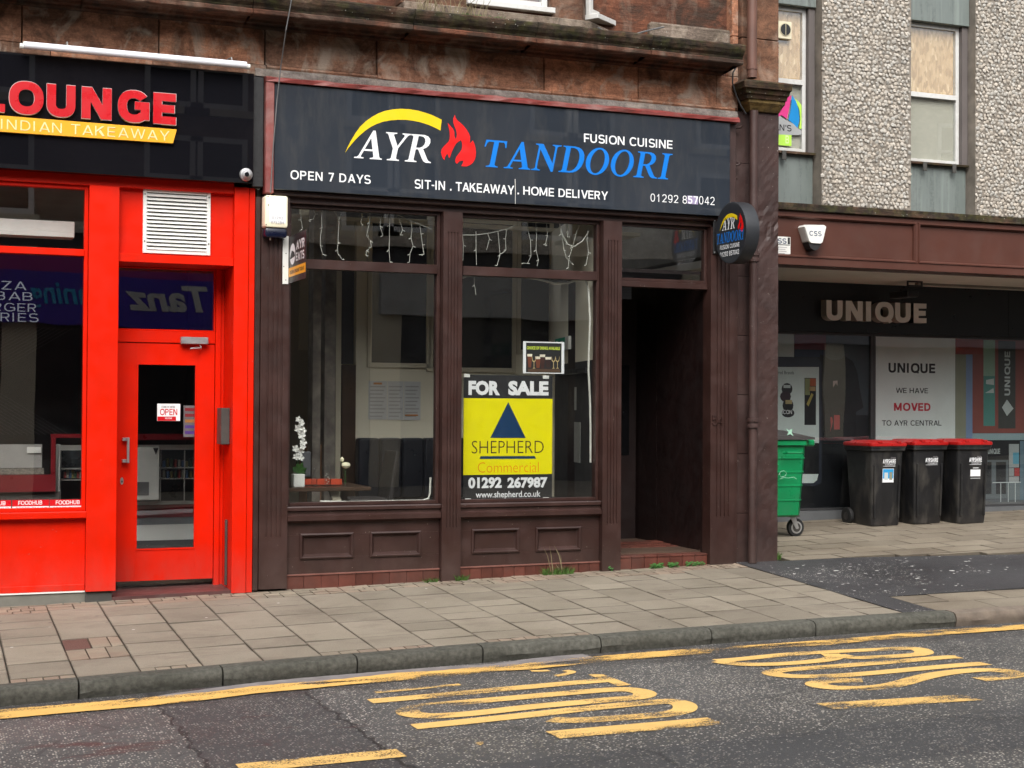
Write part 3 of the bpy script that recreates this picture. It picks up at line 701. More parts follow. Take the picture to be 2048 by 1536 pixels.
for lab, a, b, wd in (('yellow bay dash nearest the bottom left corner of the road', (478, 1538), (803, 1507), .19), ('yellow bay dash just below the letter P of the word STOP', (1105, 1471.5), (1432, 1443), .2), ('yellow bay dash below the letter S of the word BUS', (1650, 1414), (1945, 1396), .19)):
    mb = MB(); stroke(mb, [a, ((a[0]+b[0])/2, (a[1]+b[1])/2), b], wd, .005); o = mb.build('road_dash', YTEXT); tag(o, lab, 'road marking', 'dashes edging the bus bay')
mb = MB().poly([[RG(a, b) for a, b in [(952, 1486), (966, 1485), (968, 1489), (960, 1492), (951, 1490)]]], lambda u, v, w_: (u, v, rz(u, v)+.005), 0)
tag(mb.build('paint_blob', YTEXT), 'small isolated spot of yellow paint on the road under the letter O', 'road marking')
BROWN_SHADE = M('brown_paint_shaded', (.010, .0035, .003), .5, .25, 3., .15, 60.)  # brown paint darkened for the recess: the doorway's shade is put into the colour
# ================================================================== RESTAURANT SHOPFRONT
sf = thing('shopfront', 'dark brown painted timber shopfront with two big windows and an open recessed doorway', 'shopfront', (2.6, 0, 0))
XL, XW1, P1L, P1R, P2L, P2R, XE, XR = 2.665, 2.912, 4.312, 4.492, 5.897, 6.088, 7.045, 7.305
ZTOP, ZSIGN = 3.50, 3.40
def base(x): return gz(x, 0)
def fluted(name, parent, x0, x1, z0, z1, yf, yb, fl0, fl1, mat, nfl=4):
    """pilaster board with round-ended sunk flutes: the flutes are real grooves"""
    mb = MB(); xs = [x0]; wd = (x1-x0); m_ = wd*.17; step = (wd-2*m_)/nfl; g = step*.42
    mb.box(x0, x1, yf+.009, yb, z0, z1)
    cuts = []
    for i in range(nfl): c = x0+m_+step*(i+.5); cuts.append((c-g/2, c+g/2))
    mb.box(x0, x1, yf, yf+.0089, z0, fl0); mb.box(x0, x1, yf, yf+.0089, fl1, z1)
    a = x0
    for c0, c1 in cuts: mb.box(a, c0, yf, yf+.0089, fl0, fl1); a = c1
    mb.box(a, x1, yf, yf+.0089, fl0, fl1)
    return mb.build(name, mat, parent)
fluted('pilaster', sf, XL, XW1-.002, base(2.8)+.02, 3.44, -.035, .16, .52, 3.30, BROWN)
box('pilaster_edge', BROWN, sf, 2.618, XL-.002, -.015, .16, base(2.7)+.01, 3.44, .004)
fluted('pilaster', sf, P1L, P1R, base(4.4), ZSIGN, -.04, .16, .56, 3.22, BROWN)
fluted('pilaster', sf, P2L, P2R, base(6.0), ZSIGN, -.04, .16, .56, 3.22, BROWN)
fluted('pilaster', sf, XE, XR, base(7.2), ZSIGN, -.035, .12, .60, 3.20, BROWN)
box('pilaster_edge', BROWN, sf, XR+.002, XR+.052, -.012, .12, base(7.3), ZSIGN, .004)
box('head_board', BROWN, sf, 2.74, 7.36, -.0, .16, ZSIGN+.002, 3.60, .004)
box('head_moulding', BROWN, sf, 2.76, 7.34, -.06, -.002, 3.455, 3.50, .008)
def frame(parent, x0, x1, z0, z1, y0, y1, t, mat, name='window_frame', bars=()):
    o = MB()
    o.box(x0, x0+t, y0, y1, z0, z1); o.box(x1-t, x1, y0, y1, z0, z1)
    o.box(x0+t+.0005, x1-t-.0005, y0, y1, z1-t, z1); o.box(x0+t+.0005, x1-t-.0005, y0, y1, z0, z0+t)
    for b in bars: o.box(x0+t+.0005, x1-t-.0005, y0-.012, y1, b[0], b[1])
    return o.build(name, mat, parent, .003)
def shopwin(x0, x1, label=None):
    fr = frame(sf, x0+.002, x1-.002, .775, ZSIGN-.001, .045, .125, .030, BROWN, 'window', [(2.842, 2.925)])
    if label: fr['label'] = label
    box('pane', GLASS, fr, x0+.033, x1-.033, .082, .088, .806, 2.840)
    box('pane', GLASS, fr, x0+.033, x1-.033, .082, .088, 2.927, ZSIGN-.032)
    # sill mouldings, riser with sunk panels, tile plinth
    mb = MB().profile_x([(.16, .774), (-.012, .774), (-.016, .764), (-.016, .738), (.004, .730), (.004, .706), (-.004, .698), (-.030, .690), (-.030, .652), (-.012, .640), (.01, .628), (.16, .628)], x0+.002, x1-.002)
    mb.build('sill', BROWN, sf)
    zt = gz((x0+x1)/2, 0)+.115
    zt = .155 if x0 < 4 else .205
    ztl = .186 if x0 < 4 else .200; ztr = .196 if x0 < 4 else .207
    ra = MB(); w_ = x1-x0; panels = []
    if x0 < 4: px = [(3.049, 3.502), (3.679, 4.126)]
    else: px = [(4.635, 5.075), (5.264, 5.695)]
    z0, z1 = .327, .524
    yf = .030
    ra.box(x0+.002, x1-.002, yf, .15, z1, .627)
    n0 = len(ra.v)
    ra.hexa([(x0+.002, yf, ztl), (x1-.002, yf, ztr), (x1-.002, .15, ztr), (x0+.002, .15, ztl), (x0+.002, yf, z0), (x1-.002, yf, z0), (x1-.002, .15, z0), (x0+.002, .15, z0)])
    e = x0+.002
    for a, b in px: ra.box(e, a, yf, .15, z0+.0005, z1-.0005); e = b
    ra.box(e, x1-.002, yf, .15, z0+.0005, z1-.0005)
    ra.build('stall_riser', BROWN, sf)
    for a, b in px:
        p = box('panel', BROWN, sf, a-.001, b+.001, .052, .14, z0-.001, z1+.001)
        mm = MB()                              # bolection moulding round the panel
        t = .028
        ring = lambda d, y: [(a+d, y, z0+d), (b-d, y, z0+d), (b-d, y, z1-d), (a+d, y, z1-d)]
        R = [ring(-.014, .0295), ring(-.012, .016), ring(0, .012), ring(.010, .022), ring(.018, .040), ring(t, .0515)]
        mm.loft(R, cap=False); mm.build('panel_moulding', BROWN, p)
    # plinth of upright terracotta tiles
    n = round((x1-x0)/.0905*.61)
    n = 9 if x0 < 4 else 13
    box('plinth_backing', GROUT, sf, x0+.001, x1-.001, .022, .15, gz(x0, 0)-.05, ztl-.012)
    for i in range(n):
        a = x0+.002+(x1-x0-.004)*i/n; b = x0+.002+(x1-x0-.004)*(i+1)/n
        f = lambda q: ztl+(ztr-ztl)*(q-x0)/(x1-x0)-.012
        j = random.uniform(-.0012, .0012)
        MB().hexa([(a+.0015, .012+j, gz(a, 0)-.02), (b-.0015, .012-j, gz(b, 0)-.02), (b-.0015, .03, gz(b, 0)-.02), (a+.0015, .03, gz(a, 0)-.02), (a+.0015, .012+j, f(a)), (b-.0015, .012-j, f(b)), (b-.0015, .03, f(b)), (a+.0015, .03, f(a))]).build('tile', TILE, sf, .0015)
    box('plinth_cap', M('faded_terracotta', (.24, .10, .075), .5, .25, 6.), sf, x0+.002, x1-.002, .004, .03, 0, 0.001) if False else None
    MB().hexa([(x0+.002, .003, ztl-.011), (x1-.002, .003, ztr-.011), (x1-.002, .0295, ztr-.011), (x0+.002, .0295, ztl-.011), (x0+.002, .003, ztl), (x1-.002, .003, ztr), (x1-.002, .0295, ztr), (x0+.002, .0295, ztl)]).build('plinth_cap', TILEC, sf)
    return fr
TILEC = M('faded_terracotta_edge', (.19, .08, .062), .5, .25, 6.)
win_a = shopwin(XW1, P1L, 'brown framed window with white orchid and plain glass')
win_b = shopwin(P1R, P2L, 'brown framed window with the yellow sale board fixed inside')
# doorway
fr = frame(sf, P2R+.002, XE-.002, 2.853, ZSIGN-.001, .045, .11, .028, BROWN, 'fanlight')
box('pane', GLASS, fr, P2R+.031, XE-.031, .074, .080, 2.882, ZSIGN-.030)
box('door_lintel', BROWN, sf, P2R+.002, XE-.002, .028, .13, 2.795, 2.852, .004)
lob = 1.10; zf = gz(6.5, 0)+.118
box('lobby_wall', BROWN_SHADE, sf, P2R-.03, P2R-.002, .162, lob, zf-.3, 2.94)
box('lobby_wall', BROWN_SHADE, sf, XE+.002, XE+.03, .122, lob, zf-.3, 2.94)
box('lobby_back_panel', BROWN_SHADE, sf, P2R-.03, 6.42, lob+.002, lob+.04, zf-.05, 2.94)
box('lobby_ceiling', BROWN_SHADE, sf, P2R-.03, XE+.03, .14, lob+.6, 2.945, 2.98)
idoor = box('door', BROWN_SHADE, sf, 6.425, 7.03, lob+.45, lob+.49, zf, 2.80)
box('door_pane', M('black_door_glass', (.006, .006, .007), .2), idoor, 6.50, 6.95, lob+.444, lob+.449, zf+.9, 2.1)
box('lobby_wall', BROWN_SHADE, sf, 7.046, 7.075, lob+.002, lob+.6, zf-.05, 2.94)
mb = MB(); mb.box(P2R+.002, XE-.002, .03, lob+.0, zf-.20, zf-.012); mb.build('step_base', GROUT, sf)
nt_ = 6
for i in range(nt_+1):                         # riser tiles, then the quarry tiles of the lobby floor
    a = P2R+.004+(XE-P2R-.008)*i/(nt_+1); b = P2R+.004+(XE-P2R-.008)*(i+1)/(nt_+1)
    MB().box(a+.002, b-.002, .010, .0295, gz(a, 0)-.02, zf-.022).build('tile', TILE, sf, .002)
    MB().box(a+.002, b-.002, .006, .10, zf-.0205, zf).build('tile', TILE, sf, .004)
for j in range(6):
    for i in range(7):
        a = P2R+.004+(XE-P2R-.008)*i/7; b = P2R+.004+(XE-P2R-.008)*(i+1)/7; y0 = .102+.165*j; z = zf+.012*j*.6
        MB().box(a+.002, b-.002, y0+.002, y0+.163, zf-.0115, z+random.uniform(-.001, .001)).build('tile', TILE, sf, .002)
psans('house_number', '54', BROWN, sf, (1425, 830, 850), (1447, 830, 850), -.0445, wt='M', depth=.0090)
box('threshold_board', BROWN, sf, 2.63, 2.70, -.036, -.0352, 0, .001) if False else None

# ------------------------------------------------------------------ main sign
YS = -.11
sg = thing('shop_sign', 'long dark grey restaurant fascia sign with white and blue serif letters, yellow arc and flame', 'sign', (2.75, YS, 3.49))
SX0, SX1, SZ0, SZ1 = 2.752, 7.208, 3.497, 4.407
box('sign_panel', SIGNG, sg, SX0, SX1, YS, YS+.085, SZ0, SZ1, .004)
YL = YS-.0025
def c1(u, v): return (560+u*.20508, 180+v*.20508)       # reading of the photograph's enlargements
def c2(u, v): return (940+u*.2539, 240+v*.2539)
arc = [(635,612),(665,545),(700,480),(738,418),(780,360),(838,304),(900,260),(965,225),(1030,202),(1105,188),(1180,183),(1265,188),(1350,202),(1415,221),(1480,243),(1530,266),(1577,290),(1565,395),(1510,366),(1450,340),(1375,316),(1300,300),(1225,291),(1150,290),(1075,296),(1000,310),(940,332),(880,362),(828,399),(780,440),(738,482),(700,525),(665,568)]
sheet('arc', YELP, sg, [pline([c1(*p) for p in arc], YL)], YL)
flame = [(1705,240),(1712,268),(1728,294),(1762,322),(1793,352),(1820,386),(1842,424),(1853,455),(1855,485),(1850,520),(1866,508),(1880,490),(1896,525),(1906,565),(1911,605),(1909,645),(1899,680),(1880,710),(1852,732),(1820,745),(1790,745),(1768,740),(1782,715),(1790,688),(1768,690),(1748,695),(1725,720),(1712,705),(1710,680),(1718,655),(1735,630),(1755,606),(1772,578),(1777,545),(1775,515),(1765,490),(1740,502),(1716,525),(1700,550),(1686,580),(1676,602),(1667,625),(1655,665),(1645,655),(1640,635),(1630,622),(1618,640),(1606,660),(1605,685),(1590,668),(1577,640),(1570,605),(1577,575),(1597,550),(1620,528),(1643,505),(1653,478),(1656,450),(1655,415),(1650,385),(1642,352),(1635,320),(1658,345),(1682,372),(1694,392),(1701,415),(1702,450),(1712,477),(1722,458),(1725,435),(1722,410),(1715,385),(1700,350),(1690,318),(1690,280)]
FL = [c1(*p) for p in flame]
sheet('flame', REDFL, sg, [pline(FL, YL)], YL)
def ell(cx, cy, rx, ry, n=36, rot=0., rev=False):
    P = []
    for i in range(n):
        t = 2*math.pi*i/n; a, b = rx*math.cos(t), ry*math.sin(t)
        P.append((cx+a*math.cos(rot)-b*math.sin(rot), cy+a*math.sin(rot)+b*math.cos(rot)))
    return P[::-1] if rev else P
SER = {
 'T': (650, [[(40,700),(600,700),(612,520),(580,520),(560,610),(520,655),(390,655),(390,65),(420,38),(485,25),(485,0),(165,0),(165,25),(230,38),(260,65),(260,655),(125,655),(82,610),(62,520),(30,520)]]),
 'I': (345, [[(20,0),(325,0),(325,25),(262,36),(236,65),(236,635),(262,664),(325,675),(325,700),(20,700),(20,675),(82,664),(106,635),(106,65),(82,36),(20,25)]]),
 'A': (700, [[(-10,0),(232,0),(232,25),(170,34),(152,60),(202,195),(428,195),(474,65),(458,36),(392,25),(392,0),(705,0),(705,25),(652,36),(622,72),(388,712),(326,712),(92,72),(58,36),(-10,25)], [(217,238),(412,238),(316,522)]]),
 'Y': (660, [[(0,700),(292,700),(292,675),(228,664),(218,638),(368,372),(498,622),(488,660),(430,675),(430,700),(665,700),(665,675),(604,660),(570,626),(396,312),(396,65),(422,36),(488,25),(488,0),(172,0),(172,25),(238,36),(264,65),(264,300),(72,636),(46,666),(0,675)]]),
 'R': (700, [[(20,0),(325,0),(325,25),(262,36),(236,65),(236,325),(300,325),(440,110),(500,35),(570,0),(705,0),(705,25),(640,45),(590,95),(425,345),(500,378),(556,440),(576,520),(556,606),(490,668),(385,700),(20,700),(20,675),(82,664),(106,635),(106,65),(82,36),(20,25)], [(236,365),(330,368),(398,402),(436,462),(444,530),(424,600),(372,648),(292,664),(236,660)]]),
 'N': (745, [[(20,700),(226,700),(565,215),(565,630),(542,662),(478,675),(478,700),(725,700),(725,675),(655,662),(618,630),(618,-12),(562,-12),(166,560),(166,70),(192,38),(262,25),(262,0),(20,0),(20,25),(88,38),(112,70),(112,638),(82,666),(20,675)]]),
 'D': (690, [[(20,0),(330,0),(420,12),(500,45),(575,105),(630,190),(658,290),(664,380),(648,480),(608,570),(545,635),(460,680),(345,700),(20,700),(20,675),(82,664),(106,635),(106,65),(82,36),(20,25)], [(236,48),(236,655),(325,658),(410,628),(470,570),(508,490),(522,395),(518,290),(492,190),(440,105),(375,55),(310,40)]]),
 'O': (700, [ell(345, 350, 322, 366, 40), ell(345, 350, 192, 322, 36, -.05)]),
}
def serif(parent, s, mat, L, R, y, shear=.2, track=0., fn=None, rect=None, name='letter', depth=0.):
    """bold italic serif capitals, one object a letter, fitted to the measured ends"""
    if rect: x0, x1, z0, z1 = rect
    else:
        x0 = X(L[0], (L[1]+L[2])/2, y); x1 = X(R[0], (R[1]+R[2])/2, y)
        z1 = (Z(L[0], L[1], y)+Z(R[0], R[1], y))/2; z0 = (Z(L[0], L[2], y)+Z(R[0], R[2], y))/2
    adv = 0; G = []
    for ch in s:
        wd, lps = SER[ch]; G.append([[(adv+u+shear*v, v) for u, v in lp] for lp in lps]); adv += wd+track
    ax = min(u for g in G for lp in g for u, v in lp); bx = max(u for g in G for lp in g for u, v in lp)
    sx = (x1-x0)/(bx-ax); sz = (z1-z0)/700
    for g in G: MB().poly([[(x0+(u-ax)*sx, z0+v*sz) for u, v in lp] for lp in g], fn or front(y), depth).build(name, mat, parent)
serif(sg, 'AYR', WHITEG, (708, 261, 316), (862, 269, 326), YL, .22, -38)
serif(sg, 'TANDOORI', BLUEP, (969, 280, 335.5), (1345.5, 307, 357.5), YL, .20, 6)
psans('lettering', 'OPEN 7 DAYS', WHITEG, sg, (581, 341, 358.5), (741.5, 350, 367.5), YL, wt='B', space=18)
psans('lettering', 'SIT-IN . TAKEAWAY', WHITEG, sg, (829.5, 359, 377), (1028.5, 371, 389), YL, wt='B')
psans('lettering', '. HOME DELIVERY', WHITEG, sg, (1035, 373, 389.5), (1216, 382, 399), YL, wt='B')
psans('lettering', 'FUSION CUISINE', WHITEG, sg, (1168, 268, 285), (1345, 280, 297), YL, wt='B')
sheet('number_patch', LILAC, sg, [pline([(1375, 391), (1396, 392.5), (1396, 409), (1375, 407.5)], YL-.0005)], YL-.0005)
psans('lettering', '01292 8', WHITEG, sg, (1301, 388, 403.5), (1374, 391, 406.5), YL, space=14)
psans('lettering', '57', WHITEG, sg, (1376, 391.5, 407), (1396, 393, 408), YL-.0012, wt='B')
psans('lettering', '042', WHITEG, sg, (1398, 392.5, 408.5), (1429, 394, 410), YL, space=14)
for P in ([(1029.5, 358), (1031, 358), (1031.5, 380), (1031, 408), (1030, 408), (1030.2, 385)],):
    sheet('scratch', WHITED, sg, [pline(P, YL-.0002)], YL-.0002)
# red weathered trim round the sign, part of the old fascia
tr = thing('fascia_surround', 'flaking dull red trim framing the top and left side of the dark grey sign', 'trim', (2.65, -.1, 3.5))
mb = MB(); n = 46; R = []
for i in range(n+1):
    x = 2.675+(7.30-2.675)*i/n; j = lambda s: random.uniform(-s, s)
    R.append([(x, .02, 4.415), (x, -.135+j(.006), 4.415), (x, -.14+j(.008), 4.445+j(.006)), (x, -.11+j(.006), 4.465+j(.008)), (x, .02, 4.47)])
MB().loft(R).build('top_trim', REDTRIM, tr)
box('side_trim', REDTRIM, tr, 2.675, 2.748, -.125, .02, 3.46, 4.414, .006)
box('side_trim', BROWN2, tr, 7.212, 7.31, -.05, .02, 3.46, 4.41, .006)
# ------------------------------------------------------------------ round projecting sign
rs_r, rs_t = .29, .145
rs_x, rs_y, rs_z = 7.06, -.375, 3.307
pj = thing('projecting_sign', 'round black double sided sign sticking out from the wall beside the restaurant doorway', 'sign', (rs_x, 0, rs_z))
R = []
def ringx(x, r): return [(x, rs_y+r*math.cos(2*math.pi*i/56), rs_z+r*math.sin(2*math.pi*i/56)) for i in range(56)]
MB().loft([ringx(rs_x+.004, rs_r-.02), ringx(rs_x, rs_r-.006), ringx(rs_x+.002, rs_r), ringx(rs_x+.02, rs_r+.002), ringx(rs_x+rs_t-.02, rs_r+.002), ringx(rs_x+rs_t-.002, rs_r), ringx(rs_x+rs_t, rs_r-.006), ringx(rs_x+rs_t-.004, rs_r-.02)]).build('sign_drum', M('drum_dark_grey', (.022, .024, .028), .4, .1, 3., .1), pj, smooth=True)
box('bracket', BLACKM, pj, rs_x+.035, rs_x+rs_t-.035, -.10, -.034, rs_z-.15, rs_z+.15, .004)
box('mounting_plate', BLACKM, pj, rs_x+.0, rs_x+rs_t, -.052, -.037, rs_z-.17, rs_z+.17, .003)
for dz in (-.155, .155): MB().cyl((rs_x+.012, -.0525, rs_z+dz), (0, -1, 0), .008, .006, 10).build('bolt', ALU, pj)
fs = lambda u, v, w_: (rs_x+.0030-w_, rs_y-u, rs_z+v)           # print on the near face (u to the right, v up)
fs2 = lambda u, v, w_: (rs_x+rs_t-.0030+w_, rs_y+u, rs_z+v)
for F_ in (fs, fs2):
    arc2 = []
    mx = lambda p: ((p[0]-1100)/1000*.355-.045, -(p[1]-400)/1000*.36+.105)
    MB().poly([[mx(p) for p in arc]], F_).build('arc', YELP, pj)
    MB().poly([[mx(((p[0]-1740)*.86+1745, p[1]*1.0-20)) for p in flame]], F_).build('flame', REDFL, pj)
    serif(pj, 'AYR', WHITEG, None, None, 0, .2, -38, F_, (-.165, .075, .035, .145))
    serif(pj, 'TANDOORI', BLUEP, None, None, 0, .2, 6, F_, (-.262, .245, -.085, .012))
    sans('lettering', 'FUSION CUISINE', WHITEG, pj, -.20, .165, -.145, -.105, 0, wt='B', fn=F_)
    sans('lettering', '01292 857042', WHITEG, pj, -.20, .155, -.215, -.17, 0, wt='B', fn=F_)
# ------------------------------------------------------------------ alarm box and takeaway flag sign on the left pilaster
ab = thing('alarm_box', 'cream alarm box with dark blue base on the left brown pilaster, number 01292 875284', 'alarm box', (2.79, -.04, 3.3))
ya = -.16
ax0, ax1 = X(530, 430, ya), X(576, 430, ya); az0, az1 = Z(553, 455, ya), Z(553, 391, ya)
def rbox(x0, x1, z0, z1, y0, y1, r, k=4, taper=0.):
    def ring(y, d):
        P = []
        for cx_, cz_, a0 in ((x1-r, z1-r, 0), (x0+r, z1-r, 90), (x0+r, z0+r, 180), (x1-r, z0+r, 270)):
            for i in range(k+1):
                a = rad(a0+90*i/k); P.append((cx_+(r-d)*math.cos(a), y, cz_+(r-d)*math.sin(a)))
        return P
    return [ring(y1, 0), ring(y0+.012, 0), ring(y0+.004, .004), ring(y0, .012)]
MB().loft(rbox(ax0, ax1, az0, az1, ya, -.036, .02)).build('case', M('cream_plastic', (.80, .74, .55), .4, .04, 4.), ab, smooth=True)
MB().loft(rbox(ax0+.004, ax1-.004, az0-.085, az0-.001, ya+.012, -.036, .025)).build('lens', M('dark_blue_lens', (.004, .006, .02), .25, .1, 4.), ab, smooth=True)
sheet('label', WHITEG, ab, [pline([(539, 400), (571, 402), (571, 447), (539, 444)], ya-.0015)], ya-.0015)
GRT = M('grey_print', (.35, .33, .34), .6, .05)
ptext('lettering', '01292', GRT, ab, (544, 432, 437.5), (566, 434, 439.5), ya-.003)
ptext('lettering', '875284', GRT, ab, (542, 441, 447), (568, 443, 449), ya-.003)
for px, py in ((536, 393), (537, 410), (532.5, 449)):
    x, z = W(px, py, ya); MB().cyl((x, ya+.001, z), (0, -1, 0), .005, .004, 8).build('screw', STEELD, ab)
MB().tube([(ax0+.06, -.1, az0-.07), (ax0+.06, -.1, az0-.105)], .006, 8).build('stud', PVCW, ab)
fl_ = thing('flag_sign', 'small black and orange flag sign on a white strip fixed to the left pilaster', 'sign', (2.9, -.04, 2.9))
yp = -.045
pbox('mounting_strip', PVCW, fl_, 565.5, 472, 577, 568, yp, -.037, .001)
for px, py in ((567.5, 479), (572, 507), (567.5, 533), (571.5, 560)):
    x, z = W(px, py, yp); MB().cyl((x, yp+.001, z), (0, -1, 0), .0045, .003, 8).build('screw', BLACKM, fl_)
fx = X(577.5, 515, yp)+.002
zt_, zb_ = Z(577, 474, yp), Z(577, 566, yp)-.005
# board lies in a plane square to the wall; its length is what carries the free edge to px 609
u_ = -((fx)/math.tan(YAW+math.atan((609.5-1024)/FPX)) - D) ; 
ln = abs(yp-(fx/math.tan(YAW+math.atan((609.5-1024)/FPX)) - D))
box('board', M('sign_black', (.016, .012, .012), .4, .1), fl_, fx, fx+.005, yp-ln, yp, zb_, zt_, .001)
ff = lambda u, v, w_: (fx-.0012, yp-u, v)
H_ = zt_-zb_
MB().poly([[(0.0, zb_+H_*.13), (ln, zb_+H_*.13), (ln, zb_+H_*.325), (0.0, zb_+H_*.325)]], ff).build('band', AMBER, fl_)
ff2 = lambda u, v, w_: (fx-.002, yp-u, v)
MB().poly([ell(ln*.235, zb_+H_*.60, ln*.165, H_*.225, 30)], ff2).build('emblem', WHITEG, fl_)
ff3 = lambda u, v, w_: (fx-.0028, yp-u, v)
MB().poly([[(ln*.08, zb_+H_*.50), (ln*.39, zb_+H_*.54), (ln*.34, zb_+H_*.63), (ln*.2, zb_+H_*.68), (ln*.12, zb_+H_*.60)]], ff3).build('emblem_mark', BLACKM, fl_)
sans('lettering', 'AYR', WHITEG, fl_, ln*.45, ln*.93, zb_+H_*.66, zb_+H_*.85, 0, wt='X', fn=ff2)
sans('lettering', 'EATS', WHITEG, fl_, ln*.43, ln*.93, zb_+H_*.42, zb_+H_*.60, 0, wt='X', fn=ff2)
text('lettering', 'ORDER ONLINE TODAY', BROWN, fl_, ln*.06, ln*.93, zb_+H_*.185, zb_+H_*.265, 0, bold=.03, fn=ff2)
# ------------------------------------------------------------------ for-sale board and posters behind the glass
YB = .092
fsb = thing('sale_board', 'yellow and black FOR SALE board with a dark blue triangle inside the shop window', 'board', (4.5, YB, .8))
bx0, bx1 = X(927, 880, YB), X(1104.5, 880, YB); bz1, bz0 = Z(1015, 750.5, YB), Z(1015, 1001, YB)
y1_, y2_ = Z(1015, 797, YB), Z(1015, 949, YB)
box('black_panel', BLACKM, fsb, bx0, bx1, YB, YB+.006, y1_+.0005, bz1); box('yellow_panel', LEMON, fsb, bx0, bx1, YB, YB+.006, y2_, y1_); box('black_panel', BLACKM, fsb, bx0, bx1, YB, YB+.006, bz0, y2_-.0005)
YB2 = YB-.0008
sheet('triangle', NAVY, fsb, [pline([(1016.5, 804), (1051.5, 876), (980.5, 876)], YB2)], YB2)
sheet('rule', NAVY, fsb, [pline([(959, 918), (961, 912.5), (1069, 912), (1072.5, 917.5)], YB2)], YB2)
ptext('lettering', 'FOR', WHITEG, fsb, (937, 761, 790.5), (1000, 762, 790.5), YB2, bold=.055)
ptext('lettering', 'SALE', WHITEG, fsb, (1016.5, 762, 791), (1097, 762, 791), YB2, bold=.055)
ptext('lettering', 'SHEPHERD', M('dark_brown_print', (.035, .012, .01), .5), fsb, (943.5, 882, 908), (1087.5, 881, 905.5), YB2, bold=-.012)
ptext('lettering', 'Commercial', M('orange_print', (.80, .27, .0), .5), fsb, (955.5, 924, 945.5), (1077.5, 924, 944), YB2, bold=-.012)
ptext('lettering', '01292', WHITEG, fsb, (936.5, 954.5, 977), (1003.5, 954.5, 977), YB2, bold=.045)
ptext('lettering', '267987', WHITEG, fsb, (1015, 954, 976.5), (1095, 954, 975.5), YB2, bold=.045)
ptext('lettering', 'www.shepherd.co.uk', WHITEG, fsb, (951.5, 982, 999), (1081, 982, 998), YB2, bold=.012)
for a, b in ((934, 751.5), (1092, 754.5), (936, 1000.5), (1092, 998)):
    pbox('suction_clip', PVCW, fsb, a-6, b-3.5, a+6, b+3, YB-.003, YB+.012, .001)
ps = thing('drinks_poster', 'small white edged drinks poster taped to the glass above the FOR SALE board', 'poster', (5.2, YB, 2.1))
YP = .091
pbox('paper', WHITEG, ps, 1046, 683.5, 1128.5, 747, YP, YP+.001)
pbox('print', BLACKM, ps, 1052, 686, 1123, 745, YP-.0008, YP-.0002)
ptext('lettering', 'CHOICE OF DRINKS AVAILABLE', M('lime_print', (.55, .68, .06), .5), ps, (1053.5, 693, 699.5), (1120, 693, 699.5), YP-.0012, bold=.04)
amb = M('amber_beer_print', (.16, .04, .015), .5); foam = M('foam_print', (.78, .72, .58), .5); gold = M('gold_print', (.55, .42, .2), .5)
for (a, b, c, d, m_) in ((1055, 713, 1064, 735, amb), (1071, 718, 1081, 736, amb), (1080, 714, 1090, 737, M('stout_print', (.05, .015, .01), .5)), (1091, 719, 1102, 735, M('stout_print', (.03, .012, .01), .5))):
    g_ = sheet('glass_print', m_, ps, [pline([(a, b), (c, b), (c-2, d), (a+2, d)], YP-.0012)], YP-.0012)
    sheet('foam_print', foam, ps, [pline([(a-.5, b-5), (c+.5, b-5), (c, b), (a, b)], YP-.0012)], YP-.0012)
for a in (1068, 1107, 1115):
    sheet('wine_glass_print', gold, ps, [pline([(a-4.5, 713), (a-3.8, 713), (a-2.5, 720), (a, 722.5), (a+2.5, 720), (a+3.8, 713), (a+4.5, 713), (a+3.2, 722), (a+.5, 724.5), (a+.5, 735), (a+3, 737), (a-3, 737), (a-.5, 735), (a-.5, 724.5), (a-3.2, 722)], YP-.0014)], YP-.0014)
pbox('table_print', M('dim_print', (.09, .05, .03), .4), ps, 1056, 738, 1120, 744.5, YP-.0010, YP-.0009)
# ------------------------------------------------------------------ icicle lights hanging inside the top lights
def icicle(name_label, Y, seg, cordpts, seed):
    t = thing('icicle_lights', name_label, 'fairy lights', (0, Y, 3))
    rng = random.Random(seed)
    def P(a, b): x, z = W(a, b, Y); return (x, Y, z)
    if cordpts: MB().tube([P(*q) for q in cordpts], .0032, 6).build('cord', WIREW, t)
    for pts in seg:
        o = MB().tube([P(*q) for q in pts], .0026, 5)
        for i in range(len(pts)-1):
            if rng.random() < .75:
                a = P(*pts[i+1]); s_ = rng.choice((-1, 1)); o2 = (a[0]+s_*.022, Y-.003, a[2]-.008+rng.uniform(-.01, .012)); o.tube([a, o2], .0032, 5)
        k = o.build('light_strand', WIREW, t); 
    return t
icicle('white icicle fairy lights hanging behind the top of the window with the orchid', .13,
  [[(602,418),(602,440),(605,458)], [(626,418),(631,428),(627,438),(617,441)], [(643,424),(644,455),(641,472),(641,492),(645,508),(654,512)], [(667,420),(678,438),(677,462),(676,486),(675,500),(676,508),(684,519)], [(722,420),(724,432),(722,448)], [(740,426),(739,445),(733,471),(741,482),(743,494),(733,502),(732,511)], [(763,432),(760,452),(766,471)], [(778,428),(779,450),(779,475),(778,500),(780,524)], [(797,435),(802,448),(805,460),(801,470)], [(822,442),(824,458),(822,476),(826,492),(820,508),(819,524)], [(840,452),(842,468),(845,490),(848,508),(843,509)], [(682,428),(678,440)]],
  [(602,416),(700,420),(786,426),(825,443),(862,458)], 4)
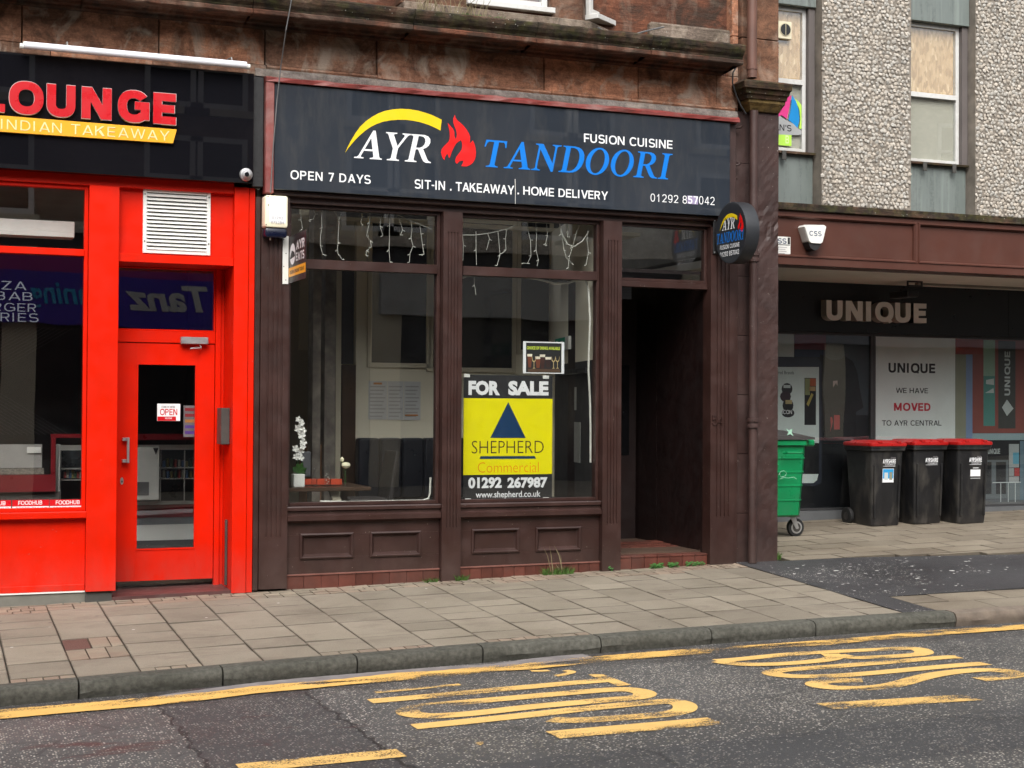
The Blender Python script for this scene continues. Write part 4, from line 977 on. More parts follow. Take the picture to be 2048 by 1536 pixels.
icicle('white icicle fairy lights looped behind the top of the window with the sale board', .13,
  [[(925,470),(927,490),(926,520)], [(952,463),(952,500),(953,530)], [(975,466),(979,478),(973,500)], [(996,463),(998,485),(1000,510),(994,531)], [(1013,460),(1011,478),(1012,500),(1004,507)], [(1055,440),(1056,462),(1061,480),(1062,512),(1055,527),(1047,526)], [(1071,440),(1073,470),(1072,500),(1077,520),(1074,532)], [(1093,445),(1095,470),(1091,488),(1094,491)], [(1119,446),(1122,468),(1134,488),(1145,494)], [(1134,444),(1136,462),(1134,474)], [(1159,448),(1151,470),(1146,492),(1139,512),(1136,536)], [(1124,472),(1128,500),(1133,516),(1143,526)], [(1176,455),(1174,480),(1177,505),(1172,530)], [(949,553),(949,570),(952,590)]],
  [(925,470),(950,470),(980,466),(1015,458),(1050,442),(1062,436)], 9)
MB().tube([(X(a, b, .13), .13, Z(a, b, .13)) for a, b in [(1119, 446), (1124, 468), (1136, 489), (1148, 493), (1165, 482), (1178, 462)]], .0045, 6).build('cord', WIREW, bpy.data.objects['icicle_lights.001'])
ca = MB().tube([(X(a, b, .12), .12, Z(a, b, .12)) for a, b in [(925, 556), (935, 551), (970, 550), (1030, 552), (1075, 558), (1110, 567), (1135, 566), (1160, 558), (1172, 560), (1177, 580), (1180, 640), (1178, 700), (1177, 740), (1180, 800), (1181, 860), (1181, 925)]], .010, 8).build('white_cable', WIREW)
tag(ca, 'white cable sagging across the top and down the right of the sale board window', 'cable')
ca = MB().tube([(X(a, b, .11), .11, Z(a, b, .11)) for a, b in [(640, 1003), (700, 1004), (780, 1002), (845, 1001), (857, 997), (860, 985), (861, 955)]], .009, 8).build('white_cable', WIREW)
tag(ca, 'white cable lying along the sill behind the window with the orchid', 'cable')
# ------------------------------------------------------------------ restaurant interior
rm = thing('restaurant_room', 'dim cream walled restaurant room seen through the shop windows', 'room', (4.5, 2, .2))
YBK = 2.30; FZ = .26
box('floor', FLOORI, rm, 2.70, 7.4, .165, 4.6, FZ-.1, FZ)
box('ceiling', CREAM, rm, 2.70, 7.4, .165, 1.25, 3.56, 3.6); box('ceiling', CREAM, rm, 2.70, 7.4, 2.2, 4.6, 3.56, 3.6)      # unseen gap added between the halves to let extra daylight into the room
box('side_wall', CREAM, rm, 2.66, 2.70, .165, 4.6, FZ, 3.56)
bxL = X(712, 700, YBK)
box('back_wall', CREAM, rm, bxL, 6.45, YBK, YBK+.08, FZ, 3.56)
box('back_wall', CREAMD, rm, 2.70, 7.4, 4.5, 4.6, FZ, 3.56)
def dkpanel(a, b, c, d, fr=True):
    p = pbox('dark_glass_panel', M('dark_glass', (.006, .007, .009), .12, .1), rm, a, b, c, d, YBK-.012, YBK-.001)
    if fr:
        x0, x1, z0, z1 = X(a, 600, YBK-.02), X(c, 600, YBK-.02), Z((a+c)/2, d, YBK-.02), Z((a+c)/2, b, YBK-.02)
        frame(p, x0-.05, x1+.05, z0-.05, z1+.05, YBK-.03, YBK-.0125, .048, CREAMD, 'panel_frame')
dkpanel(744, 446, 858, 726); dkpanel(862, 446, 1024, 735); dkpanel(1042, 446, 1098, 700)
# rough old pillar, door opening and dark alcove at the left
def ibox(name, mat, a, b, c, d, Y, th=.1): return pbox(name, mat, rm, a, b, c, d, Y, Y+th)
ibox('old_pillar', ROUGHST, 626, 380, 642, 1010, 1.7, .2); ibox('old_pillar', ROUGHST, 650, 380, 672, 1010, 1.9, .2)
ibox('door_opening', ROOMDK, 684, 540, 708, 728, 2.28, .02); ibox('door_post', CREAMD, 672, 540, 682, 990, 2.2, .06)
ibox('low_panel', WOODD, 684, 730, 711, 1000, 2.2, .05); ibox('wall_strip', CREAM, 600, 380, 625, 700, 3.4, .05)
ibox('cabinet', WOODM, 612, 890, 650, 1010, 2.0, .3)
# slanting cream wall of the entrance lobby, with the dark lower half
P0 = Vector((X(1100, 600, 2.29), 2.29)); P1 = Vector((X(1186, 600, .17), .17))
def slant(name, mat, za, zb, off=0., t0=0., t1=1., th=.06):
    a = P0.lerp(P1, t0); b = P0.lerp(P1, t1); d = (P1-P0).normalized(); nn = Vector((d.y, -d.x))
    if nn.x > 0: nn = -nn
    a1 = a+nn*off; b1 = b+nn*off; a2 = a-nn*th; b2 = b-nn*th
    return MB().hexa([(a1.x, a1.y, za), (b1.x, b1.y, za), (b2.x, b2.y, za), (a2.x, a2.y, za), (a1.x, a1.y, zb), (b1.x, b1.y, zb), (b2.x, b2.y, zb), (a2.x, a2.y, zb)]).build(name, mat, rm)
slant('slanting_wall', CREAM, 2.10, 3.56); slant('slanting_wall_lower', ROOMDK, FZ, 2.099); slant('wall_end_trim', CREAMD, FZ, 2.3, .03, .0, .14)
slant('dark_shelf_rail', BLACKM, 1.98, 2.03, .05, .25, .95)
slant('poster', M('grey_poster', (.3, .3, .28), .7), 1.1, 1.5, .004, .55, .75); slant('poster', M('grey_poster', (.3, .3, .28), .7), 1.62, 1.85, .004, .5, .66)
ex = thing('exit_sign', 'green and white fire exit box sign mounted on the cream lobby wall', 'sign', (6., 1., 2.25))
a = P0.lerp(P1, .42); b = P0.lerp(P1, .70)
def exb(name, mat, t0, t1, o0, o1, z0, z1):
    d = (P1-P0).normalized(); nn = Vector((d.y, -d.x)); nn = -nn if nn.x > 0 else nn
    A = P0.lerp(P1, t0); B = P0.lerp(P1, t1); q = [A+nn*o1, B+nn*o1, B+nn*o0, A+nn*o0]
    return MB().hexa([(p.x, p.y, z0) for p in q]+[(p.x, p.y, z1) for p in q]).build(name, mat, ex)
exb('case', PVCW, .26, .58, .002, .05, 2.235, 2.37); exb('green_face', M('exit_green', (.01, .34, .20), .4), .265, .50, .051, .054, 2.24, 2.365)
exb('white_mark', WHITEG, .30, .33, .055, .056, 2.26, 2.34); exb('white_mark', WHITEG, .40, .46, .055, .056, 2.275, 2.33)
mn = thing('menu_poster', 'white printed takeaway menu sheets pinned on the cream back wall', 'poster', (4.6, YBK, 1.6))
for i, (a, b) in enumerate(((737, 774), (775, 807), (808, 841))):
    pbox('sheet', M('paper', (.62, .62, .62), .7), mn, a, 762+i*.5, b, 839+i*.5, YBK-.010, YBK-.008)
    for r_ in range(9):
        pbox('printed_rows', M('print_grey', (.42, .41, .40), .8), mn, a+3, 772+r_*7.4, b-3-(r_*3) % 9, 774.6+r_*7.4, YBK-.0115, YBK-.0105)
pbox('heading', M('orange_print_b', (.6, .22, .05), .6), mn, 747, 765, 764, 769, YBK-.0125, YBK-.012); pbox('heading', M('orange_print_b', (.6, .22, .05), .6), mn, 810, 829, 836, 832, YBK-.0125, YBK-.012)
bq = thing('banquette', 'black leather banquette with upright padded channels against the back wall', 'seat', (4.6, 2.1, FZ))
YQ = 1.85; q0, q1 = X(716, 930, YQ), X(1100, 930, YQ); n = 9; zt_ = Z(780, 876, YQ)
for i in range(n):
    a = q0+(q1-q0)*i/n; b = q0+(q1-q0)*(i+1)/n
    MB().box(a+.004, b-.004, YQ, YQ+.14, FZ+.45, zt_).build('back_channel', LEATH, bq, .035, 3, True)
box('seat', LEATH, bq, q0, q1, YQ-.42, YQ-.005, FZ+.30, FZ+.45, .03, 3); box('base', BLACKM, bq, q0+.02, q1-.02, YQ-.36, YQ+.1, FZ, FZ+.299)
ch = thing('dining_chair', 'dark high backed dining chair standing before the black banquette', 'chair', (4.3, 1.2, FZ))
YC = 1.15; x0 = X(765, 940, YC); x1 = X(800, 940, YC); xb = X(776, 1000, YC); xt_ = X(796, 905, YC); zc = Z(785, 902, YC)
MB().hexa([(xb, YC, FZ+.46), (xb+.05, YC, FZ+.46), (xb+.05, YC+.38, FZ+.46), (xb, YC+.38, FZ+.46), (xt_-.02, YC, zc), (xt_+.015, YC, zc), (xt_+.015, YC+.38, zc), (xt_-.02, YC+.38, zc)]).build('backrest', M('chair_fabric', (.014, .012, .013), .7, .2), ch, .015, 2)
MB().box(xb-.38, xb-.002, YC-.0, YC+.38, FZ+.42, FZ+.50).build('seat', M('chair_fabric', (.035, .03, .03), .7, .2), ch, .015, 2)
for a in (xb-.35, xb-.03):
    for b in (YC+.03, YC+.35): MB().box(a-.018, a+.018, b-.018, b+.018, FZ, FZ+.419).build('leg', WOODD, ch)
tb = thing('window_table', 'dark wooden table pushed against the window with orchid and glasses on it', 'table', (3.1, .45, FZ))
YT = .42; TZ = Z(650, 972, YT); t1x = X(728, 972, YT)
box('tabletop', WOODD, tb, 2.75, t1x, .18, .95, TZ-.035, TZ, .005)
for a, b in ((2.80, .24), (2.80, .88), (t1x-.08, .88)): box('leg', WOODD, tb, a, a+.05, b, b+.05, FZ, TZ-.036)
MB().hexa([(t1x-.16, .26, FZ), (t1x-.08, .26, FZ), (t1x-.08, .32, FZ), (t1x-.16, .32, FZ), (t1x-.36, .26, TZ-.036), (t1x-.28, .26, TZ-.036), (t1x-.28, .32, TZ-.036), (t1x-.36, .32, TZ-.036)]).build('leg', CREAMD, tb)
gch = thing('dining_chair', 'grey backed dining chair behind the table with the orchid', 'chair', (3.1, 1.2, FZ))
pbox('backrest', M('grey_fabric', (.12, .12, .13), .8), gch, 604, 903, 622, 955, 1.1, 1.15, .01); box('seat', M('grey_fabric', (.12, .12, .13), .8), gch, X(600, 950, 1.1), X(622, 950, 1.1)+.1, 1.0, 1.1-.001, FZ+.42, FZ+.48, .01)
for a in (X(604, 950, 1.1), X(622, 950, 1.1)+.05): box('leg', WOODD, gch, a, a+.03, 1.02, 1.05, FZ, FZ+.419)
def lathe(mb, cx_, cy_, prof, n=18): return mb.loft([[(cx_+r*math.cos(2*math.pi*i/n), cy_+r*math.sin(2*math.pi*i/n), z) for i in range(n)] for r, z in prof])
orc = thing('orchid', 'white orchid in a square white pot at the left end of the window table', 'plant', (X(596, 960, .35), .35, TZ))
ox = X(596, 960, .35)
box('pot', PVCW, orc, ox-.05, ox+.05, .30, .40, TZ+.001, TZ+.115, .004)
st = [(ox, .35, TZ+.11), (ox+.004, .35, TZ+.22), (ox+.02, .35, TZ+.36), (ox+.02, .33, TZ+.50), (ox-.01, .32, TZ+.585)]
MB().tube(st, .004, 6).build('stem', LEAFG, orc); MB().tube([(ox, .35, TZ+.11), (ox-.01, .36, TZ+.2), (ox-.02, .36, TZ+.32)], .0035, 6).build('stem', LEAFG, orc)
rng = random.Random(11)
def flower(c, s):
    mb = MB()
    for i in range(5):
        a = 2*math.pi*i/5+rng.uniform(-.2, .2); ax_ = Vector((math.cos(a), rng.uniform(-.3, .1), math.sin(a))).normalized(); sd_ = Vector((-math.sin(a), 0, math.cos(a)))
        c0 = Vector(c); n = len(mb.v); tip = c0+ax_*s; mid = c0+ax_*s*.55+Vector((0, -.006, 0))
        mb.v += [tuple(c0), tuple(mid+sd_*s*.38), tuple(tip), tuple(mid-sd_*s*.38), tuple(c0+Vector((0, .004, 0)))]
        mb.f += [(n, n+1, n+2, n+3), (n+4, n+3, n+2, n+1)]
    return mb.build('flower', PETALW, orc)
for c, s in (((ox-.01, .31, TZ+.60), .032), ((ox+.015, .31, TZ+.57), .036), ((ox-.012, .30, TZ+.52), .045), ((ox+.028, .31, TZ+.50), .04), ((ox+.018, .31, TZ+.46), .042), ((ox+.035, .31, TZ+.40), .038), ((ox+.028, .31, TZ+.36), .034), ((ox-.03, .33, TZ+.34), .038), ((ox+.015, .33, TZ+.31), .04), ((ox-.025, .33, TZ+.27), .036), ((ox+.02, .33, TZ+.26), .034)): flower(c, s)
def leaf(parent, a, b, wd, mat=None, name='leaf'):
    a, b = Vector(a), Vector(b); d = (b-a); s_ = d.cross(Vector((0, 1, .2))).normalized()*wd; m_ = a.lerp(b, .5)+Vector((0, 0, .015))
    mb = MB(); mb.v = [tuple(a), tuple(m_+s_), tuple(b), tuple(m_-s_), tuple(m_+Vector((0, -.004, -.006)))]; mb.f = [(0, 1, 4), (1, 2, 4), (2, 3, 4), (3, 0, 4)]
    return mb.build(name, mat or LEAFG, parent)
for dx, dz, wd in ((-.06, .06, .03), (.07, .05, .032), (.06, .0, .028), (-.02, .09, .026), (.03, .10, .028)): leaf(orc, (ox, .34, TZ+.11), (ox+dx, .30, TZ+.12+dz), wd)
gl = thing('wine_glass', 'upturned clear wine glass on the window table beside the orchid', 'glass', (X(629, 965, .36), .36, TZ))
gx = X(629, 965, .36); lathe(MB(), gx, .36, [(.028, TZ+.001), (.034, TZ+.04), (.026, TZ+.075), (.005, TZ+.09), (.004, TZ+.155), (.03, TZ+.16), (.031, TZ+.163)]).build('bowl_and_stem', CLEAR, gl, smooth=True)
bo = thing('glass_bottle', 'clear patterned glass bottle between the wine glass and the rose vase', 'bottle', (X(655, 965, .36), .36, TZ))
gx = X(655, 965, .36); lathe(MB(), gx, .36, [(.033, TZ+.001), (.034, TZ+.08), (.018, TZ+.125), (.018, TZ+.17), (.024, TZ+.195)]).build('body', CLEAR, bo, smooth=True)
mb = MB()
for i in range(7): lathe(mb, gx+rng.uniform(-.018, .018), .34+rng.uniform(-.01, .02), [(.001, TZ+.02+i*.014), (.008, TZ+.027+i*.014), (.001, TZ+.034+i*.014)], 7)
k = mb.build('pebbles', M('pale_pebble', (.5, .5, .45), .6), bo); k['kind'] = 'stuff'
vz = thing('rose_vase', 'slim glass bud vase holding two cream roses', 'vase', (X(690, 965, .38), .38, TZ))
gx = X(690, 965, .38); lathe(MB(), gx, .38, [(.022, TZ+.001), (.020, TZ+.02), (.009, TZ+.06), (.008, TZ+.125), (.010, TZ+.13)]).build('vase', CLEAR, vz, smooth=True)
MB().tube([(gx, .38, TZ+.02), (gx+.005, .38, TZ+.16)], .003, 5).build('stem', LEAFG, vz); MB().tube([(gx, .38, TZ+.1), (gx-.03, .38, TZ+.22)], .0025, 5).build('stem', LEAFG, vz)
CRM = M('cream_petal', (.72, .68, .48), .7)
lathe(MB(), gx+.006, .375, [(.004, TZ+.155), (.03, TZ+.165), (.043, TZ+.185), (.036, TZ+.205), (.015, TZ+.213), (.004, TZ+.21)], 12).build('rose', CRM, vz, smooth=True)
lathe(MB(), gx-.03, .38, [(.003, TZ+.215), (.018, TZ+.225), (.02, TZ+.245), (.005, TZ+.262)], 10).build('rosebud', CRM, vz, smooth=True)
for d in (-.03, .035): leaf(vz, (gx, .38, TZ+.14), (gx+d, .37, TZ+.17), .012)
nk = thing('napkin_holder', 'orange red boxes lying along the back of the window table', 'box', (3.3, .5, TZ))
for a, b in ((608, 632), (633, 660), (662, 684)): pbox('box', M('orange_card', (.50, .06, .02), .6), nk, a, 958, b, 969.5, .48, .53, .002)
# ================================================================== RED SANDSTONE BUILDING
sb = thing('sandstone_building', 'red sandstone tenement above the two shops with mossy cornice and white framed bay window', 'building', (0, 0, 0))
box('wall_core', SANDD, sb, -9, 7.35, .17, .9, 3.56, 12)
box('wall_core', ROOMDK, sb, -9, 7.78, 4.7, 5.0, -.2, 12)
joints = [-6.2, -4.1, -2.3, -.4] + [X(a, b) for a, b in ((44, 40), (318, 75), (530, 95), (753, 118), (941, 140), (1089, 150), (1277, 170), (1434, 180))]
def stone(name, mat, parent, x0, x1, y0, y1, z0, z1, seed, amp=.006, bev=.008):
    rng = random.Random(seed); nx = max(2, int((x1-x0)/.09)); nz = max(2, int((z1-z0)/.09))
    mb = MB(); R = []
    for j in range(nz+1):
        for i in range(nx+1):
            e = i in (0, nx) or j in (0, nz)
            mb.v.append((x0+(x1-x0)*i/nx, y0+(bev if e else 0)+rng.uniform(-amp, amp)*(0.5 if e else 1), z0+(z1-z0)*j/nz))
    for j in range(nz):
        for i in range(nx): a = j*(nx+1)+i; mb.f.append((a, a+1, a+nx+2, a+nx+1))
    def rim(idx):
        n = len(mb.v)
        for k in idx: p = mb.v[k]; mb.v.append((p[0], y1, p[2]))
        for q in range(len(idx)-1): mb.f.append((idx[q], n+q, n+q+1, idx[q+1]))
    rim([i for i in range(nx+1)]); rim([nz*(nx+1)+i for i in range(nx+1)]); rim([j*(nx+1) for j in range(nz+1)]); rim([j*(nx+1)+nx for j in range(nz+1)])
    return mb.build(name, mat, parent, 0, smooth=True)
for i in range(len(joints)-1):
    a, b = joints[i]+.006, joints[i+1]-.006
    proud = (i == len(joints)-5)
    if proud: stone('stone', SAND, sb, a, b, -.045, .165, 4.545, 4.885, i, .012, .02)
    else: stone('stone', SAND, sb, a, b, random.uniform(-.010, .006), .165, 4.585, 4.885, i, .010)
stone('stone', SAND, sb, joints[-1]+.004, 7.36, .01, .165, 4.585, 4.885, 40)
x = -6.2; i = 0
while x < 7.2:                            # low moulded course under the frieze, broken by joints
    L = .75+.35*((i*7) % 5)/5; e = min(x+L, 7.32)
    MB().profile_x([(.165, 4.579), (-.012, 4.579), (-.018, 4.56), (-.006, 4.545), (.165, 4.545)] if x > 2.6 else [(.165, 4.579), (.0, 4.579), (-.01, 4.50), (.01, 4.47), (.165, 4.47)], x+.003, e-.003).build('stone', SAND, sb, 0); x = e; i += 1
mb = MB(); R = []; n = 60
for i in range(n+1):
    x = 2.60+(7.34-2.60)*i/n; q = random.uniform(-.006, .006)
    R.append([(x, .165, 4.475), (x, -.03+q, 4.475), (x, -.035+q, 4.51), (x, -.02+q, 4.543), (x, .165, 4.543)])
MB().loft(R).build('cement_band', CEMENT, sb, smooth=True)
# cornice: long stones end to end, run of mouldings below and mossy weathering on top
prof = [(.16, 4.887), (-.03, 4.887), (-.045, 4.895), (-.045, 4.915), (-.10, 4.925), (-.12, 4.905), (-.145, 4.905), (-.155, 4.93), (-.24, 4.945), (-.27, 4.925), (-.30, 4.925), (-.31, 4.905), (-.395, 4.905), (-.405, 4.915), (-.405, 4.945), (-.395, 4.955), (-.40, 4.975), (-.425, 5.0), (-.445, 5.035), (-.45, 5.07), (-.44, 5.085), (-.30, 5.105), (-.03, 5.16), (.16, 5.16)]
LOWP = prof[:16]; UPP = [(.16, 4.957)]+[(-.395, 4.957)]+prof[16:]
cj = [-6, -4.4, -3.0, -1.6, -.2, 1.15, 2.5, 3.9, 5.05, 6.2, 7.18]
def cornice(name, pr, mat, amp):
    for q in range(len(cj)-1):
        a, b = cj[q]+.003, cj[q+1]-.003; n = 14; rng = random.Random(q*3+len(pr)); R = []
        for i in range(n+1):
            x = a+(b-a)*i/n; j = rng.uniform(-amp, amp); R.append([(x, y+(j if y < -.05 else 0), z+(rng.uniform(-amp, amp)*.6 if y < -.2 else 0)) for y, z in pr])
        MB().loft(R).build(name, mat, sb)
cornice('cornice_moulding', LOWP, SANDD, .003); cornice('cornice_top', UPP, MOSSY, .006)
# upper wall above the cornice: bay front, canted side with its window, then plain wall
SILLZ = 5.33
yb = -.02
def wallprism(name, mat, pts, z0, z1, bev=.006): return MB().loft([[(x, y, z0) for x, y in pts], [(x, y, z1) for x, y in pts]]).build(name, mat, sb, bev)
bxr = X(1165, 40, yb); bwl, bwr = X(935, 0, yb), X(1100, 0, yb)
wallprism('base_course', SILLST, [(3.9, -.12), (bxr+.03, -.12), (6.17, .22), (6.17, .5), (3.9, .5)], 5.10, 5.24)
wallprism('stone', SANDO, [(3.9, yb), (bwl, yb), (bwl, .4), (3.9, .4)], 5.245, 9)
wallprism('stone', SANDO, [(bwr+.02, yb), (bxr, yb), (bxr+.06, .05), (bwr+.02, .4)], 5.245, 5.55)
wallprism('stone', SANDO, [(bwr+.02, yb), (bxr, yb), (bxr+.06, .05), (bwr+.02, .4)], 5.556, 9)
wallprism('stone', SANDD, [(bwl+.002, yb+.03), (bwr+.018, yb+.03), (bwr+.018, .4), (bwl+.002, .4)], 5.245, 5.30)
def upwin(pa, pb, z0, z1, lab):
    fr = MB(); a, b = Vector(pa), Vector(pb); d = (b-a).normalized(); nn = Vector((d.y, -d.x))
    def bar(s0, s1, za, zb, o0, o1): 
        q = [a+d*s0+nn*o1, a+d*s1+nn*o1, a+d*s1+nn*o0, a+d*s0+nn*o0]; fr.hexa([(p.x, p.y, za) for p in q]+[(p.x, p.y, zb) for p in q])
    L = (b-a).length
    bar(-.02, L+.04, z0-.055, z0-.005, -.05, .10)
    bar(0, .06, z0, z1, -.05, .0); bar(L-.06, L, z0, z1, -.05, .0); bar(.061, L-.061, z0, z0+.06, -.05, .0); bar(.061, L-.061, z1-.06, z1, -.05, .0); bar(.061, L-.061, (z0+z1)/2-.03, (z0+z1)/2+.03, -.05, .0)
    f = fr.build('window', WHITED, sb, .004); f['label'] = lab
    g = MB(); q = [a+d*.061-nn*.02, a+d*(L-.061)-nn*.02, a+d*(L-.061)-nn*.028, a+d*.061-nn*.028]
    g.hexa([(p.x, p.y, z0+.061) for p in q]+[(p.x, p.y, z1-.061) for p in q]).build('pane', GLASS, f)
    g = MB(); q = [a-nn*.3, b-nn*.3, b-nn*.32, a-nn*.32]
    g.hexa([(p.x, p.y, z0) for p in q]+[(p.x, p.y, z1) for p in q]).build('blind', BLIND, f)
upwin((bwl+.01, yb+.06), (bwr, yb+.06), 5.35, 7.2, 'front bay window with white sill')
s0_ = Vector((X(1180, 20, .07), .07)); s1_ = Vector((X(1226, 45, .32), .32))
upwin(s0_, s1_, 5.36, 7.2, 'narrow side window of the bay')
xw = s1_.x
wallprism('stone', SANDO, [(xw+.03, .30), (6.62, .30), (6.62, .6), (xw+.03, .6)], 5.17, 9)
wallprism('stone', SANDO, [(6.625, .25), (7.30, .25), (7.30, .6), (6.625, .6)], 5.38, 5.9); wallprism('stone', SANDO, [(6.625, .25), (7.30, .25), (7.30, .6), (6.625, .6)], 5.905, 9)
wallprism('base_course', SILLST, [(6.45, .10), (7.34, .10), (7.34, .6), (6.45, .6)], 5.17, 5.37, .02)
# corner pier: painted below, bare sandstone blocks above the bracket stone
def roughcol(name, mat, x0, x1, y0, y1, z0, z1, amp, seed, step=.05, f=None):
    rng = random.Random(seed); nz = int((z1-z0)/step); R = []
    nx = 6; ny = 3
    base_ = [(x0+(x1-x0)*i/nx, y0) for i in range(nx)]+[(x1, y0+(y1-y0)*i/ny) for i in range(ny)]+[(x1-(x1-x0)*i/nx, y1) for i in range(nx)]+[(x0, y1-(y1-y0)*i/ny) for i in range(ny)]
    for j in range(nz+1):
        z = z0+(z1-z0)*j/nz; a = amp*(f(z) if f else 1)
        R.append([(x+rng.uniform(-a, a)*.4, y+rng.uniform(-a, a) + (a*.8 if y == y0 else 0), z if j else (gz(x, y)-.03 if z0 < .5 else z)) for x, y in base_])
    return MB().loft(R).build(name, mat, sb, 0, smooth=False)
ero = lambda z: 1+6.*max(0, 1-abs(z-3.42)/.26)
roughcol('stone_pier', BROWN2, 7.55, 7.80, -.03, .45, -.0, 4.60, .0018, 5, .05, ero)
for j, (za, zb) in enumerate(((.05, .62), (.625, 1.2), (1.205, 1.78), (1.785, 2.36), (2.365, 2.94), (2.945, 3.5), (3.505, 4.05), (4.055, 4.56))):
    stone('painted_stone', BROWN2, sb, 7.358, 7.549, .035, .16, za if j else gz(7.4, 0)-.02, zb, 60+j, .005, .006)
for j, (za, zb) in enumerate(((4.86, 5.28), (5.285, 5.75), (5.755, 6.3), (6.305, 6.9))):
    box('stone', SANDO, sb, 7.40, 7.82, -.0+.004*(j % 2), .5, za, zb, .008)
for j, (za, zb) in enumerate(((4.57, 4.9), (4.905, 5.3), (5.305, 5.8))): box('stone', SAND, sb, 7.325, 7.395, .06, .5, za, zb, .006)
def rring(x0, x1, y0, y1, z, j=0.): 
    return [(x0, y0, z), ((x0+x1)/2, y0-j, z), (x1, y0, z), (x1, y1, z), ((x0+x1)/2, y1, z), (x0, y1, z)]
cx_ = [(7.46, 7.79, -.06, .3, 4.555), (7.43, 7.80, -.10, .3, 4.60), (7.40, 7.81, -.13, .3, 4.625), (7.40, 7.81, -.135, .3, 4.655)]
MB().loft([rring(*a) for a in cx_]).build('bracket_stone', MOSS2, sb)
cx_ = [(7.37, 7.815, -.15, .3, 4.657), (7.36, 7.815, -.165, .3, 4.69), (7.34, 7.82, -.185, .3, 4.70), (7.33, 7.825, -.20, .3, 4.735), (7.30, 7.83, -.225, .3, 4.745), (7.29, 7.83, -.235, .3, 4.80), (7.31, 7.82, -.22, .3, 4.815), (7.36, 7.80, -.10, .3, 4.85)]
MB().loft([rring(*a) for a in cx_]).build('bracket_capping', MOSSY, sb)
# rainwater pipe
dp = thing('drainpipe', 'brown cast iron drainpipe running down the wall right of the restaurant doorway', 'drainpipe', (7.5, -.05, 0))
MB().cyl((7.44, -.12, 4.86), (0, 0, 1), .048, 4, 16).build('upper_pipe', M('bare_rusty_pipe', (.12, .055, .038), .55, .2, 4., .1), dp, smooth=True)
MB().tube([(7.485, -.085, 4.55), (7.485, -.085, gz(7.5, 0)+.0)], .043, 16).build('lower_pipe', BROWN2, dp, smooth=True)
for zc in (3.115, 1.50):
    lathe(MB(), 7.485, -.085, [(.044, zc-.04), (.058, zc-.04), (.058, zc-.015), (.051, zc-.01), (.051, zc+.012), (.061, zc+.018), (.061, zc+.045), (.044, zc+.05)], 16).build('collar', BROWN2, dp, smooth=True)
MB().cyl((7.44, -.12, 4.94), (0, 0, 1), .054, .035, 16).build('collar', M('bare_rusty_pipe', (.12, .055, .038), .55, .2, 4., .1), dp)
def cable(lab, pts, r, mat=None, cat='cable', name='cable'):
    o = MB().tube(pts, r, 6).build(name, mat or BLACKM); tag(o, lab, cat); return o
cable('thin grey cable hanging in front of the frieze and left edge of the dark sign', [(X(a, b, y), y, Z(a, b, y)) for a, b, y in ((583, -30, -.47), (583, 0, -.47), (572, 60, -.42), (562, 130, -.22), (554, 200, -.16), (546, 300, -.14), (541, 385, -.13))], .005, M('grey_cable', (.12, .12, .12), .5))
cable('white conduit running down the upper wall to the end of the cornice', [(X(a, b, .2), .2, Z(a, b, .2)) for a, b in ((1439, -40), (1440, 60), (1443, 86))], .011, WIREW, 'conduit', 'conduit')
cable('slack grey cable drooping along the top of the mossy cornice', [(X(a, b, -.2), -.2, Z(a, b, -.2)) for a, b in ((1196, 55), (1215, 66), (1240, 71), (1275, 67), (1300, 60), (1328, 54))], .008, M('grey_cable', (.12, .12, .12), .5))
cable('black cable looping down the wall beside the bracket stone', [(X(a, b, -.1), -.1, Z(a, b, -.1)) for a, b in ((1484, 108), (1478, 125), (1466, 145), (1465, 165), (1472, 190), (1482, 212), (1492, 228))], .008)
for px, py in ((1476, 254), (1472, 329), (1465, 358)):
    x, z = W(px, py, -.02); MB().tube([(x-.05, .03, z-.01), (x+.02, -.03, z-.005), (x+.035, -.04, z+.01)], .012, 7).build('pipe_hook', BROWN2, sb)
rng = random.Random(21)
def tuft(name, lab, cx0_, cx1_, yy, zf_, n, h, mat, parent=None, spread=.05, cat='grass'):
    mb = MB()
    for i in range(n):
        x = rng.uniform(cx0_, cx1_); y = yy+rng.uniform(-.02, .02); z = zf_(x, y)-.005; hh = h*rng.uniform(.35, 1.); dx = rng.uniform(-spread, spread)*hh/h*1.5; dy = rng.uniform(-spread, .3*spread); wd = rng.uniform(.002, .0045)
        k = len(mb.v); mx_, my_, mz_ = x+dx*.45, y+dy*.4, z+hh*.65
        mb.v += [(x-wd, y, z), (x+wd, y, z), (mx_+wd*.8, my_, mz_), (mx_-wd*.8, my_, mz_), (x+dx, y+dy, z+hh)]; mb.f += [(k, k+1, k+2, k+3), (k+3, k+2, k+4)]
    o = mb.build(name, mat); tag(o, lab, cat, None, 'stuff'); return o
tuft('dry_grass', 'dry grass stalks growing on top of the cornice above the sign', 3.95, 4.6, -.30, lambda x, y: 5.10, 60, .22, DRYG, spread=.12)
tuft('moss_plants', 'little green weeds on the cornice below the bay window', 4.35, 4.75, -.33, lambda x, y: 5.09, 90, .05, GRASSG, spread=.03)
